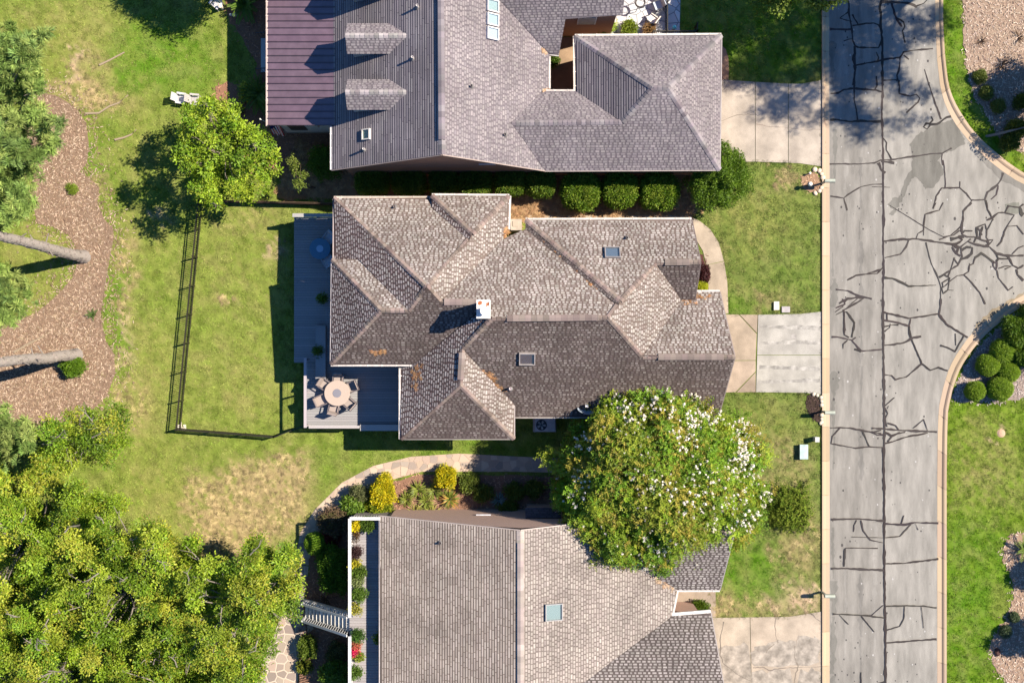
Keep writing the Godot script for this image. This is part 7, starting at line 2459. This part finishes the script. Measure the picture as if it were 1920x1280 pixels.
	for q in [[765, 935, "low green sword-leaved plant right of the golden shrub"], [785, 915, "upright green sword-leaved plant between the golden shrubs"], [800, 940, "wide green sword-leaved plant in the middle of the garden strip"], [815, 920, "sword-leaved plant under the right golden shrub"], [780, 958, "yellowish grassy plant against the brick wall"], [812, 962, "pale yellow grassy plant against the brick wall"]]:
		sword_plant(q[0], q[1], q[2], [Color(0.17, 0.21, 0.03), Color(0.26, 0.27, 0.06)] if q[1] < 950 else [Color(0.34, 0.32, 0.08), Color(0.24, 0.25, 0.05)], 0.75)
	sword_plant(845, 935, "large sword-leaved plant with orange dry leaves on top", [Color(0.16, 0.2, 0.03), Color(0.42, 0.24, 0.06)], 0.95, 3)
	sword_plant(935, 935, "blue-grey agave in the shaded end of the garden strip", [Color(0.16, 0.27, 0.27)], 0.6, 2)
	for q in [[880, 905, "small yellow-green plant in the shade right of the golden shrubs"], [905, 925, "dark low plant in the shaded garden strip"], [965, 920, "dark leafy plant in the shaded garden strip beside the agave"], [1000, 915, "dark plant with pale flowers near the flowering tree"], [955, 955, "dark green low shrub against the shaded brick wall"]]:
		shrub(q[2], q[0], q[1], Vector3(0.55, 0.4, 0.5), "medium", "leaf", [Color(0.12, 0.17, 0.025), Color(0.16, 0.2, 0.03)], 170, "", "shrub", 2.0, 0.4)
	# others
	shrub("round bright green bush at the foot of the lower bare trunk", 138, 687, Vector3(0.6, 0.45, 0.52), "medium", "leaf", [Color(0.10, 0.2, 0.012), Color(0.14, 0.24, 0.016)], 420)
	palm(174, 590, 0.05, "tiny palm seedling in the mulch island", [Color(0.08, 0.14, 0.03)], 0.36, 8)
	shrub("spreading dark green juniper on the lawn right of the flowering tree", 1480, 958, Vector3(1.25, 0.26, 1.35), "myrtle", "leaf_dull", [Color(0.12, 0.17, 0.018), Color(0.16, 0.2, 0.026), Color(0.09, 0.14, 0.014)], 170, "", "shrub", 2.0, 0.1)
	shrub("yellow-green ball bush beside the front walk of the middle house", 1313, 537, Vector3(0.36, 0.35, 0.36), "small", "leaf", [Color(0.36, 0.38, 0.012), Color(0.3, 0.33, 0.012)], 420, "", "ball_bush", 2.0, 0.85)
	shrub("dark red shrub beside the front walk of the middle house", 1318, 512, Vector3(0.34, 0.4, 0.5), "medium", "leaf", [Color(0.11, 0.035, 0.04), Color(0.08, 0.03, 0.035)], 200)
	shrub("small green bush in the notch beside the lowest driveway", 1312, 1138, Vector3(0.42, 0.35, 0.3), "medium", "leaf", [Color(0.13, 0.2, 0.015), Color(0.09, 0.15, 0.012)], 200)
	palm(487, 178, 0.3, "dark sago palm under the edge of the metal porch roof", [Color(0.09, 0.16, 0.018), Color(0.12, 0.19, 0.022)], 1.15, 22)
	palm(462, 10, 0.3, "dark sago palm at the top edge beside the porch", [Color(0.09, 0.16, 0.018), Color(0.12, 0.19, 0.022)], 1.15, 22)
	shrub("two bright yellow lily clumps beside the sago palm", 459, 172, Vector3(0.22, 0.3, 0.5), "broad", "leaf", [Color(0.5, 0.5, 0.04), Color(0.3, 0.36, 0.03)], 22)
	shrub("dark shaded shrub at the corner below the metal porch roof", 608, 305, Vector3(0.8, 0.8, 0.85), "medium", "leaf", [Color(0.10, 0.19, 0.016), Color(0.13, 0.22, 0.02)], 420)
	shrub("low weedy green clump on the mulch island", 134, 354, Vector3(0.3, 0.12, 0.25), "small", "leaf", [Color(0.17, 0.24, 0.02)], 40)

func build_grass():
	var xs = []; var cs = []; var dx = []; var dc = []
	var tries = 170000
	for i in tries:
		var px = rr(-150, 2070); var py = rr(-150, 1430)
		var m = mask_at(px, py)
		if m != 0:
			if not (m == 2 and rng.randf() < (0.02 if px > 300.0 else 0.3 * clampf(GN2.get_noise_2d(px * 0.35, py * 0.35) * 4.0, 0.0, 1.0))):
				continue
		var c = lawn(px, py)
		if rng.randf() > c.a + 0.1:
			continue
		var p = P(px, py)
		var dry = c.r > c.g * 1.12
		var t = Transform3D(Basis(Vector3.UP, rr(0, TAU)).scaled(Vector3(1, rr(0.7, 1.3), 1) * rr(0.8, 1.35)), Vector3(p.x, 0.0, p.z))
		var q = c * rr(0.45, 1.6)
		if rng.randf() < 0.06:
			q = q.lerp(Color(0.40, 0.33, 0.16), 0.6)
		q.a = 1.0
		if dry and rng.randf() < 0.6:
			t.origin.y = 0.025
			dx.append(t); dc.append(q)
		else:
			xs.append(t); cs.append(q)
	# tufts creeping over the kerbs and slab edges
	for line in [KERB_OUT_TOP, KERB_OUT_LOW, KERB_OUT_LEFT, [[1330, 152], [1430, 155], [1500, 158], [1541, 151]], [[1350, 306], [1440, 304], [1500, 307], [1541, 312]], [[1366, 590], [1420, 589], [1541, 584]], [[1366, 737], [1430, 736], [1510, 737], [1541, 740]], [[1340, 1158], [1480, 1156], [1541, 1147]], [[1298, 406], [1314, 414], [1333, 430], [1349, 455], [1359, 490], [1366, 530], [1368, 588]]]:
		var w = []
		var total = 0.0
		for i in line.size():
			var p = P(line[i][0], line[i][1])
			w.append(Vector2(p.x, p.z))
			if i > 0:
				total += w[i].distance_to(w[i - 1])
		for i in int(total * 9.0):
			var e = along(w, rng.randf())
			var amt = GN2.get_noise_2d(e.x * 12.0, e.y * 12.0)
			e += Vector2(rr(-1, 1), rr(-1, 1)) * (0.05 + 0.12 * clampf(amt + 0.3, 0, 1))
			var c = lawn(e.x / SC + 960.0, e.y / SC + 640.0)
			var q = c * rr(0.5, 1.4)
			q.a = 1.0
			xs.append(Transform3D(Basis(Vector3.UP, rr(0, TAU)).scaled(Vector3(0.7, 1.5, 0.7)), Vector3(e.x, 0.02, e.y)))
			cs.append(q)
	var g = multi(LEAF.tuft, "lawn_grass", "grass", null, xs, cs, "stuff")
	tag(g, "short mown lawn grass over all the yards", "grass")
	var d = multi(LEAF.straw, "dry_grass", "chip", null, dx, dc, "stuff")
	tag(d, "dry straw-coloured grass lying in the bare lawn patches", "dry grass")
